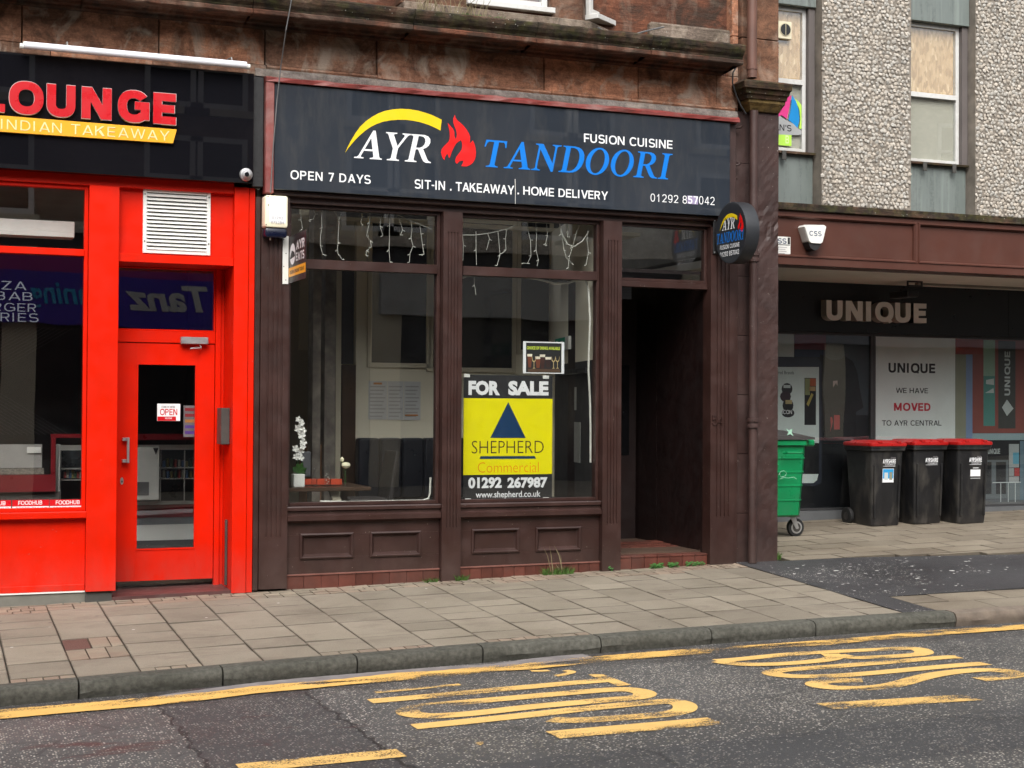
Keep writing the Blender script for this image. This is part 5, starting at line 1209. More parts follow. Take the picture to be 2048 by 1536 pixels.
# ================================================================== RED TAKEAWAY SHOPFRONT
tk = thing('shopfront', 'bright red painted takeaway shopfront with wide window and recessed glazed door', 'shopfront', (1.2, 0, 0))
F1R = 2.572
box('head_beam', REDP, tk, -6, 2.435, -.0, .16, 3.452, 3.56, .003)
WR = 1.236
fr = frame(tk, -3.2, WR, .772, 3.45, .03, .11, .03, REDP, 'window', [(2.869, 2.925)])
fr['label'] = 'wide shop window with stickers along its foot'
box('pane', GLASS, fr, -3.16, WR-.033, .066, .072, .803, 2.868); box('pane', GLASS, fr, -3.16, WR-.033, .066, .072, 2.926, 3.418)
MB().profile_x([(.16, .771), (-.03, .771), (-.034, .765), (-.034, .72), (-.02, .712), (.16, .712)], -3.2, WR).build('sill', REDP, tk)
box('stall_riser', REDP, tk, -3.2, WR, .03, .15, .172, .711); box('skirting', REDP, tk, -3.2, WR, .012, .15, .118, .1715, .004)
box('white_trim', PVCW, tk, -3.2, WR, .008, .15, .106, .1175); box('plinth', M('grey_plinth', (.16, .155, .13), .7, .2, 5.), tk, -3.2, 1.42, .02, .15, -.02, .1055)
box('pier', REDP, tk, WR+.002, 1.478, -.035, .40, .112, 3.451, .003); box('pier_base', M('dark_grey_plinth', (.06, .058, .052), .8, .2, 5.), tk, WR+.002, 1.45, -.01, .40, -.02, .111)
box('overdoor_panel', REDP, tk, 1.479, 2.434, .055, .15, 2.906, 3.451); box('door_lintel', REDP, tk, 1.479, 2.434, -.0, .40, 2.835, 2.905, .003)
box('pilaster', REDP, tk, 2.435, 2.558, -.02, .40, gz(2.5, 0)+.0, 3.51, .003); box('pilaster_edge', REDP, tk, 2.562, 2.614, -.008, .15, gz(2.5, 0)+.0, 3.51, .003)
YD = .40
# threshold and recess
MB().hexa([(1.45, .0, -.03), (2.434, .0, -.03), (2.434, .6, -.03), (1.45, .6, -.03), (1.45, .0, gz(1.45, 0)+.028), (2.434, .0, gz(2.4, 0)+.028), (2.434, .6, .085), (1.45, .6, .07)]).build('door_step', M('maroon_step', (.085, .035, .032), .5, .3, 4., .3, 60., dirt=(.10, .09, .08), damt=.5), tk)
xf1 = X(440, 800, YD); xd0 = 1.40; xd1 = X(429, 800, YD)
zt0 = Z(330, 662, YD); zt1 = Z(330, 687, YD); zd0 = Z(330, 1160, YD)
box('reveal', REDP, tk, xf1+.001, 2.434, YD+.001, YD+.06, .07, 2.834)
box('door_frame', REDP, tk, xd1+.002, xf1, YD-.02, YD+.06, .075, 2.834, .003)
box('door_frame', REDP, tk, 1.30, xd1, YD-.012, YD+.06, zt1+.006, zt0, .003)
fl = frame(tk, 1.36, xd1, zt0+.001, 2.834, YD-.0, YD+.06, .012, REDP, 'fanlight'); box('pane', GLASS, fl, 1.375, xd1-.014, YD+.02, YD+.026, zt0+.014, 2.82)
gx0, gx1 = X(272, 910, YD), X(392, 910, YD); gz1_, gz0_ = Z(330, 727, YD), Z(330, 1099, YD)
dm = MB(); dm.box(1.30, gx0, YD, YD+.045, zd0, zt1); dm.box(gx1, xd1-.003, YD, YD+.045, zd0, zt1); dm.box(gx0+.0005, gx1-.0005, YD, YD+.045, gz1_, zt1); dm.box(gx0+.0005, gx1-.0005, YD, YD+.045, zd0, gz0_)
dr = dm.build('door', REDP, tk, 0.)
bd = MB()
for (a, b, c, d) in ((gx0, gx0+.012, gz0_, gz1_), (gx1-.012, gx1, gz0_, gz1_), (gx0+.0125, gx1-.0125, gz1_-.012, gz1_), (gx0+.0125, gx1-.0125, gz0_, gz0_+.012)): bd.box(a, b, YD-.006, YD+.02, c, d)
bd.build('glazing_bead', REDP, dr)
box('pane', GLASS, dr, gx0+.013, gx1-.013, YD+.022, YD+.028, gz0_+.013, gz1_-.013)
hx = X(256, 900, YD-.06); h0, h1 = Z(256, 926, YD-.06), Z(256, 875, YD-.06)
hm = MB(); hm.box(hx-.011, hx+.011, YD-.075, YD-.055, h0, h1); hm.box(hx-.045, hx-.0, YD-.054, YD-.001, h0+.002, h0+.03); hm.box(hx-.045, hx-.0, YD-.054, YD-.001, h1-.03, h1-.002)
hm.build('handle', ALU, dr, .003)
kx, kz = W(243.5, 962, YD); MB().poly([ell(kx, kz, .014, .031, 20)], front(YD-.006), .005).build('lock_plate', ALU, dr); MB().poly([ell(kx, kz-.004, .005, .010, 12)], front(YD-.0125)).build('keyhole', BLACKM, dr)
dc = box('door_closer', ALU, tk, X(362, 680, YD-.07), X(417, 680, YD-.07), YD-.07, YD-.013, Z(390, 688, YD-.07), Z(390, 674, YD-.07), .004)
MB().tube([(X(400, 690, YD-.06), YD-.05, Z(400, 690, YD-.06)), (X(402, 694, YD-.06), YD-.08, Z(402, 695, YD-.06)), (X(380, 697, YD-.06), YD-.10, Z(380, 697, YD-.06)), (X(404, 697, YD-.06), YD-.03, Z(404, 697, YD-.06))], .006, 6).build('closer_arm', ALU, dc)
box('lock_box', STEELD, tk, 2.36, 2.433, .10, .30, Z(447, 889, .12), Z(447, 816, .12), .004)
box('guide_strip', STEELD, tk, 2.415, 2.433, .16, .20, .10, Z(449, 1040, .15), .003)
# louvred vent
vg = thing('vent_grille', 'square white louvred metal vent above the red takeaway door', 'vent', (1.95, .05, 3.2))
v0, v1, w0, w1 = X(286, 440, .035), X(421, 440, .035), 2.918, 3.462
frame(vg, v0, v1, w0, w1, .03, .0545, .032, PVCW, 'frame')
box('backing', BLACKM, vg, v0+.033, v1-.033, .052, .0545, w0+.033, w1-.033)
n = 15
for i in range(n):
    z = w0+.034+(w1-w0-.068)*i/n; h = (w1-w0-.068)/n
    MB().hexa([(v0+.033, .022, z), (v1-.033, .022, z), (v1-.033, .026, z-.001), (v0+.033, .026, z-.001), (v0+.033, .046, z+h*.80), (v1-.033, .046, z+h*.80), (v1-.033, .050, z+h*.80), (v0+.033, .050, z+h*.80)]).build('slat', PVCW, vg)
for a, b in ((v0+.014, w1-.05), (v0+.014, w0+.10), (v1-.014, w1-.05), (v1-.014, w0+.10)): MB().cyl((a, .0295, b), (0, -1, 0), .006, .003, 8).build('screw', STEELD, vg)
# black fascia with raised letters
ls = thing('shop_sign', 'glossy black fascia sign with raised red letters over an orange strip', 'sign', (1.5, -.12, 3.53))
box('sign_panel', BLACKG, ls, -4.5, 2.571, -.12, -.02, 3.533, 4.468, .003)
box('black_end_board', BLACKW, sb, 2.574, 2.668, -.07, .02, 3.515, 4.46, .005)
YLt = -.12
WHS = M('pale_letter_side', (.60, .48, .46), .4, .05)
x0 = X(-42, 205, -.155); x1 = X(352, 225, -.155)
la = psans('letter', 'LOUNGE', REDLT, ls, (-36, 157, 222), (352, 188, 249), -.156, wt='K', space=4, each=True)
x0 = X(-36, 190, -.156); x1 = X(352, 218, -.156); z1 = (Z(-36, 157, -.156)+Z(352, 188, -.156))/2; z0 = (Z(-36, 222, -.156)+Z(352, 249, -.156))/2
for q in la: pass
lb = sans('letter_return', 'LOUNGE', WHS, ls, x0-.004, x1+.004, z0-.004, z1+.004, -.154, wt='K', space=4, depth=.031, each=True)
for a, b in zip(la, lb): b.parent = a
pa = [(-60, 226), (353.5, 259), (346, 286.5), (-60, 259)]
sheet('orange_strip', AMBER, ls, [pline(pa, -.150)], -.150, .028)
psans('lettering', 'INDIAN TAKEAWAY', M('pale_amber_print', (.86, .66, .33), .4), ls, (2, 238, 258.5), (339, 262, 281), -.1525, wt='M', space=40)
# tube light
tl = thing('strip_light', 'long white tube light fitting mounted above the glossy black fascia', 'lamp', (1.6, -.2, 4.47))
l0, l1 = X(46, 92, -.2), X(494, 130, -.2); lz = (Z(46, 94, -.2)+Z(494, 131, -.2))/2
box('batten', PVCW, tl, l0, l1, -.20, -.165, lz-.01, lz+.04, .005)
MB().tube([(l0+.01, -.222, lz+.004), (l1-.01, -.222, lz+.004)], .030, 14).build('diffuser', M('tube_diffuser', (.80, .81, .86), .3, .02), tl, smooth=True)
for a in (l0-.025, l1-.005): MB().cyl((a, -.195, lz), (1, 0, 0), .022, .03, 12).build('end_cap', PVCW, tl)
for a in (.19, .93):
    xx = l0+(l1-l0)*a; MB().tube([(xx, -.19, lz+.036), (xx, -.17, lz+.07), (xx, .0, lz+.09)], .007, 6).build('bracket', ALU, tl)
cc = thing('security_camera', 'small grey dome security camera at the bottom right corner of the black fascia', 'camera', (X(494, 348, -.16), -.16, Z(494, 348, -.16)))
cxx, czz = W(494, 348, -.17)
def ydome(mb, prof, n=20): return mb.loft([[(cxx+r*math.cos(2*math.pi*i/n), y, czz+r*math.sin(2*math.pi*i/n)) for i in range(n)] for y, r in prof])
ydome(MB(), [(-.121, .056), (-.14, .056), (-.15, .05), (-.152, .04)]).build('base', ALU, cc, smooth=True)
ydome(MB(), [(-.1525, .043), (-.17, .042), (-.19, .033), (-.20, .02)]).build('housing', M('camera_grey', (.45, .45, .46), .35, .05), cc, smooth=True)
MB().cyl((cxx-.006, -.197, czz-.006), (-.2, -1, -.25), .019, .012, 14).build('lens', M('lens_black', (.01, .01, .012), .08, .1), cc)
# stickers, signs on the glass
YG = .064
for a, b in ((-78, 22), (24.5, 98), (99.5, 163)):
    t = thing('window_sticker', {-78: 'red and white delivery sticker cut by the left edge of the photo', 24.5: 'red and white delivery sticker, middle one of the row along the window foot', 99.5: 'red and white delivery sticker beside the red pier, right end of the row'}[a], 'sticker', (X(a, 1010, YG), YG, .8), 'stickers along the foot of the takeaway window')
    pm = (a+b)/2; dz = (a+40)*-.012
    pbox('red_half', REDLT, t, a, 1000.5+dz, b, 1013+dz, YG-.0005, YG+.0005); pbox('white_half', WHITEG, t, a, 1013.5+dz, b, 1022.5+dz, YG-.0005, YG+.0005)
    w_ = 74 if a > 0 else 100
    s1 = 'FOODHUB'; s2 = 'ORDER ONLINE' if a < 90 else 'ORDER ONLIN'
    xa, xb = (a+12, a+60) if a > 0 else (-40, 11)
    psans('lettering', s1, WHITEG, t, (xa, 1002.5+dz, 1010.5+dz), (xb, 1002+dz, 1010+dz), YG-.0015, wt='B')
    xa, xb = (a+6, min(b-1, a+70)) if a > 0 else (-60, 18)
    psans('lettering', s2, REDLT, t, (xa, 1015.5+dz, 1020.5+dz), (xb, 1015+dz, 1020+dz), YG-.0015, wt='M', space=20)
op = thing('open_sign', 'small red and white OPEN sign hanging inside the red door glass', 'sign', (X(337, 824, YD+.015), YD+.015, 1.6))
YO = YD+.016
pbox('card', WHITEG, op, 314.5, 807.5, 360.5, 842, YO, YO+.002, .001); pbox('red_foot', REDLT, op, 315, 833, 352, 841.5, YO-.001, YO-.0003)
psans('lettering', 'OPEN', REDLT, op, (320, 818, 830.5), (354.5, 817.5, 830), YO-.0012, wt='B'); psans('lettering', "COME IN WE'RE", BLACKM, op, (323, 812.5, 815.5), (350, 812, 815.5), YO-.0012, wt='B')
psans('lettering', 'WELCOME', WHITEG, op, (330, 835, 838), (344, 835, 838), YO-.0018, wt='B')
LG = M('pale_vinyl_lettering', (.08, .09, .11), .5, .05)
vt = thing('window_lettering', 'faint pale menu words on the takeaway window glass', 'sticker', (.6, YG, 2))
for s, L, R, wtt in (('PIZZA', (-62, 561, 578), (53, 562, 579), 'M'), ('KEBAB', (-62, 583, 599.5), (65, 583, 599.5), 'M'), ('BURGER', (-62, 605.5, 622), (72, 606, 622), 'M'), ('& FRIES'[2:], (-20, 626, 643), (77, 626, 643), 'M')):
    psans('lettering', s, LG, vt, L, R, YG-.001, wt=wtt, space=30)
# takeaway interior
tr_ = thing('takeaway_room', 'dark interior of the takeaway seen through the red shopfront glass', 'room', (1, 1.5, .1))
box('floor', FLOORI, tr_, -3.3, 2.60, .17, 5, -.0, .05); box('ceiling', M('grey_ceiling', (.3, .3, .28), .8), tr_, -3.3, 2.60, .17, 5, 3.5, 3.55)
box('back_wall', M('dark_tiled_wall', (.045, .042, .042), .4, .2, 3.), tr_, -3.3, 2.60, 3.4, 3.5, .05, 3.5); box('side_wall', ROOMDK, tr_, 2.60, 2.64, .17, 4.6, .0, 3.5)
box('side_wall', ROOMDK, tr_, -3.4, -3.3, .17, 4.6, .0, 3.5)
box('door_backing', ROOMDK, tr_, 1.25, 1.299, .42, .5, 0, 2.8)
DRED = M('dark_red_laminate', (.20, .01, .015), .35, .1)
GST = M('stainless_panel', (.35, .34, .32), .4, .15, 4., .1, 60.)
ct = thing('serving_counter', 'dark red counter with grey stainless panels inside the takeaway', 'counter', (.8, 1.6, .05))
def cb(name, mat, a, b, c, d, Y=1.6, th=.04): return pbox(name, mat, ct, a, b, c, d, Y, Y+th)
cb('steel_panel', GST, -60, 889, 84, 936, 1.64); cb('speckled_top', M('speckled_worktop', (.2, .18, .15), .5, .6, 60.), -60, 937, 88, 949, 1.63)
cb('front_panel', DRED, -60, 950, 111, 984, 1.6); cb('post', DRED, 102, 876, 111, 949.5, 1.6); cb('rail', DRED, 101.5, 868, 172, 875.5, 1.6); cb('kick_panel', M('grey_kick', (.10, .09, .085), .6), -60, 985, 120, 1080, 1.66)
cb('notice', PVCW, 54, 894, 82, 906, 1.62, .004); cb('rail', DRED, 172.5, 868, 440, 880, 1.6)
cb('white_base', PVCW, 172.5, 1050, 420, 1081, 1.9); cb('grey_band', M('grey_band', (.16, .17, .18), .5), 172.5, 1036, 420, 1049.5, 1.9); cb('red_band', DRED, 172.5, 1010, 420, 1035.5, 1.89); cb('steel_edge', GST, 172.5, 1003, 420, 1009.5, 1.88)
cb('kick_panel', M('dark_kick', (.015, .02, .02), .6), 172.5, 1081.5, 420, 1110, 1.95)
fg = thing('drinks_fridge', 'white topped glass drinks display seen through the takeaway window and door', 'fridge', (1.3, 1.75, .9))
def fb(name, mat, a, b, c, d, Y=1.75, th=.03): return pbox(name, mat, fg, a, b, c, d, Y, Y+th)
fb('back', M('fridge_dark', (.03, .035, .04), .3), 122, 900, 400, 1002, 2.1); fb('top_rail', PVCW, 121, 890, 400, 900, 1.75); fb('side_post', PVCW, 117, 890, 122, 1000, 1.76, .3)
for a in (120, 166, 272, 320, 368): fb('upright', GST, a, 900.5, a+2.2, 1002, 1.76, .01)
for b in (936, 958): fb('shelf', GST, 123, b, 400, b+1.5, 1.8, .25)
cols_ = [(.05, .10, .2), (.2, .035, .03), (.16, .14, .05), (.25, .24, .21), (.04, .08, .05)]
for i in range(26):
    a = 326+(i % 9)*7.6 if i < 18 else 128+(i-18)*5.2; r_ = (i//9) if i < 18 else 0; zb_ = [935, 957, 1001][r_ if i < 18 else 1]
    fb('bottle', M('pack_colour', cols_[(i*7) % 5], .4), a, zb_-13-(i*5) % 6, a+4.5, zb_-.5, 1.86, .05)
bg_ = thing('paper_bag', 'large white paper carrier bag standing inside behind the red door glass', 'bag', (1.65, 1.6, 1))
pbox('bag', M('white_paper', (.60, .60, .56), .8, .08, 6., .4, 20.), bg_, 262, 894, 319, 1001, 1.6, 1.72, .008); pbox('printed_patch', M('grey_print_patch', (.14, .14, .14), .7), bg_, 264, 964, 298, 991, 1.596, 1.5995)
MB().poly([pline([(306, 896), (317, 896), (312, 910)], 1.595)], front(1.595)).build('bag_mark', BLACKM, bg_)
lb_ = box('light_box', M('light_box_white', (.85, .85, .80), .5, .03), tr_, -2.5, X(149, 455, .30), .30, .5, Z(75, 472, .30), Z(75, 440, .30), .003)
mp = thing('menu_leaflet', 'purple and orange menu leaflet stuck behind the red door glass', 'poster', (2, YD+.03, 1.5))
pbox('leaflet', M('leaflet_paper', (.2, .17, .18), .6), mp, 367, 811, 391, 874, YD+.032, YD+.034)
for i, cc_ in enumerate(((.3, .02, .03), (.3, .02, .03), (.5, .2, .05), (.12, .05, .3), (.12, .05, .3))): pbox('printed_band', M('leaflet_print', cc_, .6), mp, 370, 816+i*11.5, 391, 822+i*11.5, YD+.0305, YD+.0315)
shw = M('lattice_grey', (.085, .08, .085), .5)
lt = MB()                                       # diagonal lattice shutter hanging at the back of the shop
for k in range(-30, 60):
    for s_ in (1, -1):
        a0 = k*.055; z0_, z1_ = 1.35, 2.4; dx_ = (z1_-z0_)*1.6*s_
        xa, xb = a0, a0+dx_
        lo, hi = -1.0, 1.35
        if min(xa, xb) < lo-1.6 or max(xa, xb) > hi: continue
        lt.tube([(xa, 2.6+.006*s_, z0_), (xb, 2.6+.006*s_, z1_)], .0045, 4)
o = lt.build('lattice_shutter', shw, tr_); o['kind'] = 'stuff'
# ================================================================== CONCRETE BUILDING ON THE RIGHT
cb_ = thing('concrete_building', 'seventies concrete building with pebble faced panels, boarded windows and a covered shop below', 'building', (10, .6, 0))
YR = .65
def pebbles(x0, x1, z0, z1, seed):
    p = box('pebble_panel', MORTAR, cb_, x0, x1, YR+.012, YR+.3, z0, z1)
    rng = random.Random(seed); s = .047; vs = []; fs = []; cols = []
    bm = bmesh.new(); bmesh.ops.create_icosphere(bm, subdivisions=1, radius=1.); bv = [v.co.copy() for v in bm.verts]; bf = [tuple(v.index for v in f.verts) for f in bm.faces]; bm.free()
    j = 0; z = z0+s*.45
    while z < z1-s*.3:
        x = x0+s*(.45 if j % 2 else .85)
        while x < x1-s*.3:
            cx_, cz_ = x+rng.uniform(-.28, .28)*s, z+rng.uniform(-.26, .26)*s; r = s*rng.uniform(.46, .62); a = rng.uniform(0, 6.3); e = rng.uniform(.72, 1.); ca, sa = math.cos(a), math.sin(a)
            jj = [rng.uniform(.80, 1.12) for _ in bv]; n = len(vs); g = rng.uniform(.33, .43); wm = rng.uniform(-.03, .04); c = (g*1.03+wm*.5, g*.95, g*.83-wm*.4, 1)
            ty, tz = rng.uniform(-.35, .35), rng.uniform(-.35, .35)
            for v, q in zip(bv, jj):
                u, w_ = v.x*q, v.z*q*e; X_, Z_ = (u*ca-w_*sa)*r, (u*sa+w_*ca)*r
                vs.append((cx_+X_, YR+.008-min(.0001+abs(v.y)*r*.40*q, r*.30)*(-1 if v.y > 0 else 1)+ty*X_+tz*Z_, cz_+Z_)); cols.append(c)
            fs += [tuple(n+i for i in f) for f in bf]; x += s
        z += s*.86; j += 1
    me = bpy.data.meshes.new('pebble_facing'); me.from_pydata(vs, [], fs); ca_ = me.color_attributes.new('stone', 'FLOAT_COLOR', 'POINT')
    ca_.data.foreach_set('color', [k for c in cols for k in c])
    o = ORG[cb_.name]; me.transform(Matrix.Translation(-o)); ob = link('pebble_facing', me, PEB, p); ob['kind'] = 'stuff'
ZL = 3.76
pebbles(8.755, 9.888, ZL+.035, 7.0, 1); pebbles(10.745, 12.15, ZL+.035, 7.0, 2)
ZS = 4.345                                # top of lower spandrels
def bay(x0, x1, labl, umbrella):
    box('spandrel', SPAN, cb_, x0, x1, YR+.16, YR+.26, ZL+.03, ZS, .004); box('spandrel_coping', MOSSY, cb_, x0, x1, YR+.10, YR+.16, ZS-.015, ZS+.012, .003)
    box('spandrel', SPAN, cb_, x0, x1, YR+.10, YR+.26, 5.90, 7.0, .004)
    box('window_reveal', M('brown_grey_frame', (.11, .095, .09), .6, .15), cb_, x1-.075, x1, YR+.13, YR+.26, ZS+.013, 5.899)
    w = frame(cb_, x0, x1-.076, ZS+.013, 5.899, YR+.18, YR+.24, .045, WHITED, 'window', [(5.08, 5.135)]); w['label'] = labl
    xr_ = x1-.076-.046; xl = x0+.046
    box('board', OSB, w, xl, xr_, YR+.225, YR+.235, 5.136, 5.852); box('pane', GLASS, w, xl, xr_, YR+.20, YR+.205, 5.136, 5.852)
    box('blind', BLIND, w, xl, xr_, YR+.225, YR+.235, ZS+.06, 5.079); box('pane', GLASS, w, xl, xr_, YR+.20, YR+.205, ZS+.06, 5.079)
    for q in (.28, .75) if not umbrella else (.55,):
        xx = x0+(x1-x0)*q; box('clip', STEELD, cb_, xx-.025, xx+.025, YR+.085, YR+.0995, ZS-.09, ZS+.01, .003)
    return w
wA = bay(7.86, 8.742, 'boarded sash window nearest the sandstone pier with umbrella picture', True)
wB = bay(9.900, 10.733, 'boarded sash window between the two pebble panels', False)
bay(12.16, 13.0, 'boarded window beyond the second pebble panel', False); pebbles(13.01, 14.4, ZL+.035, 7.0, 3)
box('wall_mass', M('plain_concrete', (.25, .24, .22), .9, .2, 3.), cb_, 7.85, 30, YR+.31, YR+8, 3.3, 12)
box('wall_mass', M('plain_concrete', (.25, .24, .22), .9, .2, 3.), cb_, 14.41, 30, YR, YR+.30, ZL+.03, 12)
YU = YR+.195
vf = MB(); fa = thing('fan_vent', 'square cream fan vent fitted in the boarded window beside the sandstone pier', 'vent', (8.3, YU, 5.6))
pbox('cover', M('cream_vent', (.68, .62, .45), .5, .05), fa, 1545, 42, 1583.5, 77, YU-.03, YU+.004, .004)
fx_, fz_ = W(1571, 59, YU-.035); MB().cyl((fx_, YU-.030, fz_), (0, -1, 0), .068, .006, 24).build('ring', M('cream_vent_b', (.5, .44, .3), .5), fa); MB().cyl((fx_, YU-.0365, fz_), (0, -1, 0), .060, .003, 24).build('opening', BLACKM, fa)
box('bar', M('cream_vent_b', (.5, .44, .3), .5), fa, fx_-.003, fx_+.003, YU-.044, YU-.0400, fz_-.06, fz_+.06)
ug = thing('umbrella_picture', 'pink, blue and lime umbrella picture stuck on the lower window pane', 'picture', (8.4, YU, 4.8))
ys_ = YU-.001
sheet('pink_segment', M('pink_print', (.60, .03, .20), .5), ug, [pline([(1583, 190), (1579, 215), (1574, 238), (1563, 230), (1553, 240), (1555, 218), (1566, 200)], ys_)], ys_)
sheet('blue_segment', M('cyan_print', (.0, .22, .55), .5), ug, [pline([(1584, 190), (1592, 203), (1598, 222), (1599, 240), (1595, 256), (1586, 247), (1577, 240), (1582, 215)], ys_)], ys_)
sheet('lime_segment', M('lime_print_b', (.42, .72, .08), .5), ug, [pline([(1590, 197), (1601, 207), (1609, 225), (1612, 245), (1610, 262), (1604, 258), (1598, 257), (1600.5, 240), (1599, 220)], ys_)], ys_)
sheet('grey_cloud', M('grey_cloud_print', (.33, .34, .34), .5), ug, [pline([(1540, 241), (1560, 232), (1572, 240), (1586, 247), (1596, 257), (1608, 263), (1600, 270), (1580, 270), (1540, 268)], ys_-.0006)], ys_-.0006)
psans('lettering', "AN'S", BLACKM, ug, (1548, 248, 261), (1583, 250, 262), ys_-.0014, wt='B')
pbox('lime_block', M('lime_print_b', (.42, .72, .08), .5), ug, 1552, 267, 1583, 291, ys_-.0005, ys_)
psans('lettering', 'B', M('pale_lime_print', (.62, .80, .35), .5), ug, (1571, 271, 287), (1578, 271, 287), ys_-.0014, wt='B')
# brown fascia beam over the covered way
bt, bb_ = 4.135+.0, 3.14
bz0, bz1 = 3.145, ZL-.02
YF = YR-.02
box('fascia_beam', ARCBRN, cb_, 7.815, 30, YF+.03, YF+.30, bz0, bz1-.03)
box('ledge', MOSSY, cb_, 7.815, 30, YF-.035, YF+.31, bz1-.029, ZL+.028, .006)
dv = X(1835, 470, YF)
rails = MB(); rails.box(7.815, 30, YF, YF+.029, bz0, bz0+.09); rails.box(7.815, 30, YF, YF+.029, bz1-.085, bz1-.0305)
for q in (dv, dv+2.9): rails.box(q-.022, q+.022, YF, YF+.029, bz0+.091, bz1-.086)
rails.build('fascia_frame', ARCBRN, cb_, .004)
for a, b in ((7.815, dv-.022), (dv+.022, dv+2.878)):
    mm = MB(); z0, z1 = bz0+.09, bz1-.085; ring = lambda d, y: [(a+d, y, z0+d), (b-d, y, z0+d), (b-d, y, z1-d), (a+d, y, z1-d)]
    mm.loft([ring(-.01, YF-.001), ring(-.006, YF-.012), ring(.006, YF-.012), ring(.02, YF+.01), ring(.022, YF+.0295)], cap=False); mm.build('panel_moulding', ARCBRN, cb_)
box('soffit', SOFFIT, cb_, 7.815, 30, YF+.305, 4.2, 3.17, 3.25)
box('soffit_rail', M('brown_grey_frame_b', (.2, .18, .15), .6), cb_, X(1846, 562, 2.0), 30, 2.1, 2.16, 3.145, 3.169)
bk = thing('lamp_bracket', 'dark square frame bracket hanging under the soffit above the grey letters', 'bracket', (11, 1.9, 3.1))
f0, f1 = X(1815, 562, 1.9), X(1846, 562, 1.9); frame(bk, f0, f1, Z(1830, 573, 1.9), 3.168, 1.9, 1.92, .018, BLACKM, 'frame'); box('lamp', BLACKM, bk, f0+.03, f1-.03, 1.94, 2.3, 2.98, 3.06, .01)
# shopfront of the empty clothes shop
YK = 2.62
us = thing('shopfront', 'empty clothes shop front with black fascia and printed window graphics under the overhang', 'shopfront', (11, YK, 0))
fz0, fz1 = Z(1800, 668, YK-.08), 3.168
box('fascia', M('charcoal_fascia', (.013, .014, .016), .35, .1), us, 7.9, X(2017, 625, YK-.08)-.003, YK-.08, YK+.3, fz0, fz1); box('fascia', M('charcoal_fascia', (.013, .014, .016), .35, .1), us, X(2017, 625, YK-.08)+.003, 24, YK-.08, YK+.3, fz0, fz1)
gl1 = psans('letter', 'UNIQUE', GREYLET, us, (1653, 600, 639), (1853, 607.5, 647), YK-.20, wt='K', each=True)
x0, x1 = X(1653, 620, YK-.2), X(1853, 627, YK-.2); z1 = (Z(1653, 600, YK-.2)+Z(1853, 607.5, YK-.2))/2; z0 = (Z(1653, 639, YK-.2)+Z(1853, 647, YK-.2))/2
gl2 = sans('letter_return', 'UNIQUE', GREYLETS, us, x0, x1, z0, z1, YK-.199, wt='K', depth=.118, each=True)
for a, b in zip(gl1, gl2): b.parent = a
zb0 = .30
box('plinth', M('grey_shop_plinth', (.12, .125, .13), .6, .15), us, 7.9, 24, YK-.03, YK+.2, gz(8, 2.6)-.2, Z(1800, 1018, YK-.03), .004)
zw0, zw1 = Z(1800, 1018, YK-.03)+.001, fz0-.001
ymp = YK+.045
BGD = M('window_backing', (.012, .013, .016), .4, .2)
def wpane(xa, xb, lab):
    f = frame(us, xa, xb, zw0, zw1, YK, YK+.06, .03, M('grey_window_frame', (.05, .05, .052), .4), 'window'); f['label'] = lab
    box('pane', GLASS, f, xa+.031, xb-.031, YK+.02, YK+.026, zw0+.031, zw1-.031); box('backing', BGD, f, xa+.031, xb-.031, YK+.055, YK+.07, zw0+.031, zw1-.031); return f
xm = X(1746, 850, YK)
wl = wpane(7.9, xm-.002, 'dark shop window with phone and shirt graphics'); wr = wpane(xm+.002, 15.2, 'shop window with the white moving notice')
def gp(name, mat, parent, a, b, c, d, dy=0.): return pbox(name, mat, parent, a, b, c, d, ymp-dy, ymp-dy+.0006)
def pm(n, c, r=.6): return M(n, c, r, .06, 3.)
G1 = pm('print_pale_grey', (.50, .56, .55)); DKN = pm('print_navy', (.015, .025, .055)); MAR = pm('print_maroon', (.11, .012, .03)); PBK = pm('print_black', (.006, .007, .009)); SLT = pm('print_slate', (.035, .045, .055))
gp('pale_block', G1, wl, 1500, 664, 1588, 713); gp('maroon_block', MAR, wl, 1589, 662, 1652, 699); gp('slate_block', DKN, wl, 1589, 700, 1652, 714); gp('slate_block', SLT, wl, 1653, 662, 1739, 830)
def rrect(a, b, c, d, r, k=5):
    P = []
    for cx_, cy_, a0 in ((c-r, b+r, -90), (c-r, d-r, 0), (a+r, d-r, 90), (a+r, b+r, 180)):
        for i in range(k+1): t = rad(a0+90*i/k); P.append((cx_+r*math.cos(t), cy_+r*math.sin(t)))
    return P
sheet('shirt', PBK, wl, [pline([(1640, 708), (1652, 714), (1660, 719), (1672, 721), (1684, 717), (1690, 712), (1706, 723), (1715, 745), (1720, 780), (1727, 815), (1712, 824), (1713, 910), (1641, 910)], ymp-.001)], ymp-.001)
sheet('phone_frame', pm('print_phone', (.025, .03, .045)), wl, [pline(rrect(1480, 715, 1643, 972, 14), ymp-.0018)], ymp-.0018)
sheet('phone_screen', pm('print_screen', (.60, .68, .66)), wl, [pline([(1500, 734), (1638, 734), (1638, 886), (1500, 886)], ymp-.0026)], ymp-.0026)
sheet('phone_screen', pm('print_screen', (.60, .68, .66)), wl, [pline([(1500, 948), (1637, 948), (1634, 960), (1627, 966), (1500, 966)], ymp-.0026)], ymp-.0026)
sheet('phone_screen_dark', PBK, wl, [pline([(1500, 886), (1638, 886), (1638, 948), (1612, 948), (1606, 942), (1500, 930)], ymp-.0028)], ymp-.0028)
ptext('lettering', 'Featured Brands', PBK, wl, (1540, 741.5, 748.5), (1588, 741.5, 748.5), ymp-.0034, bold=.0)
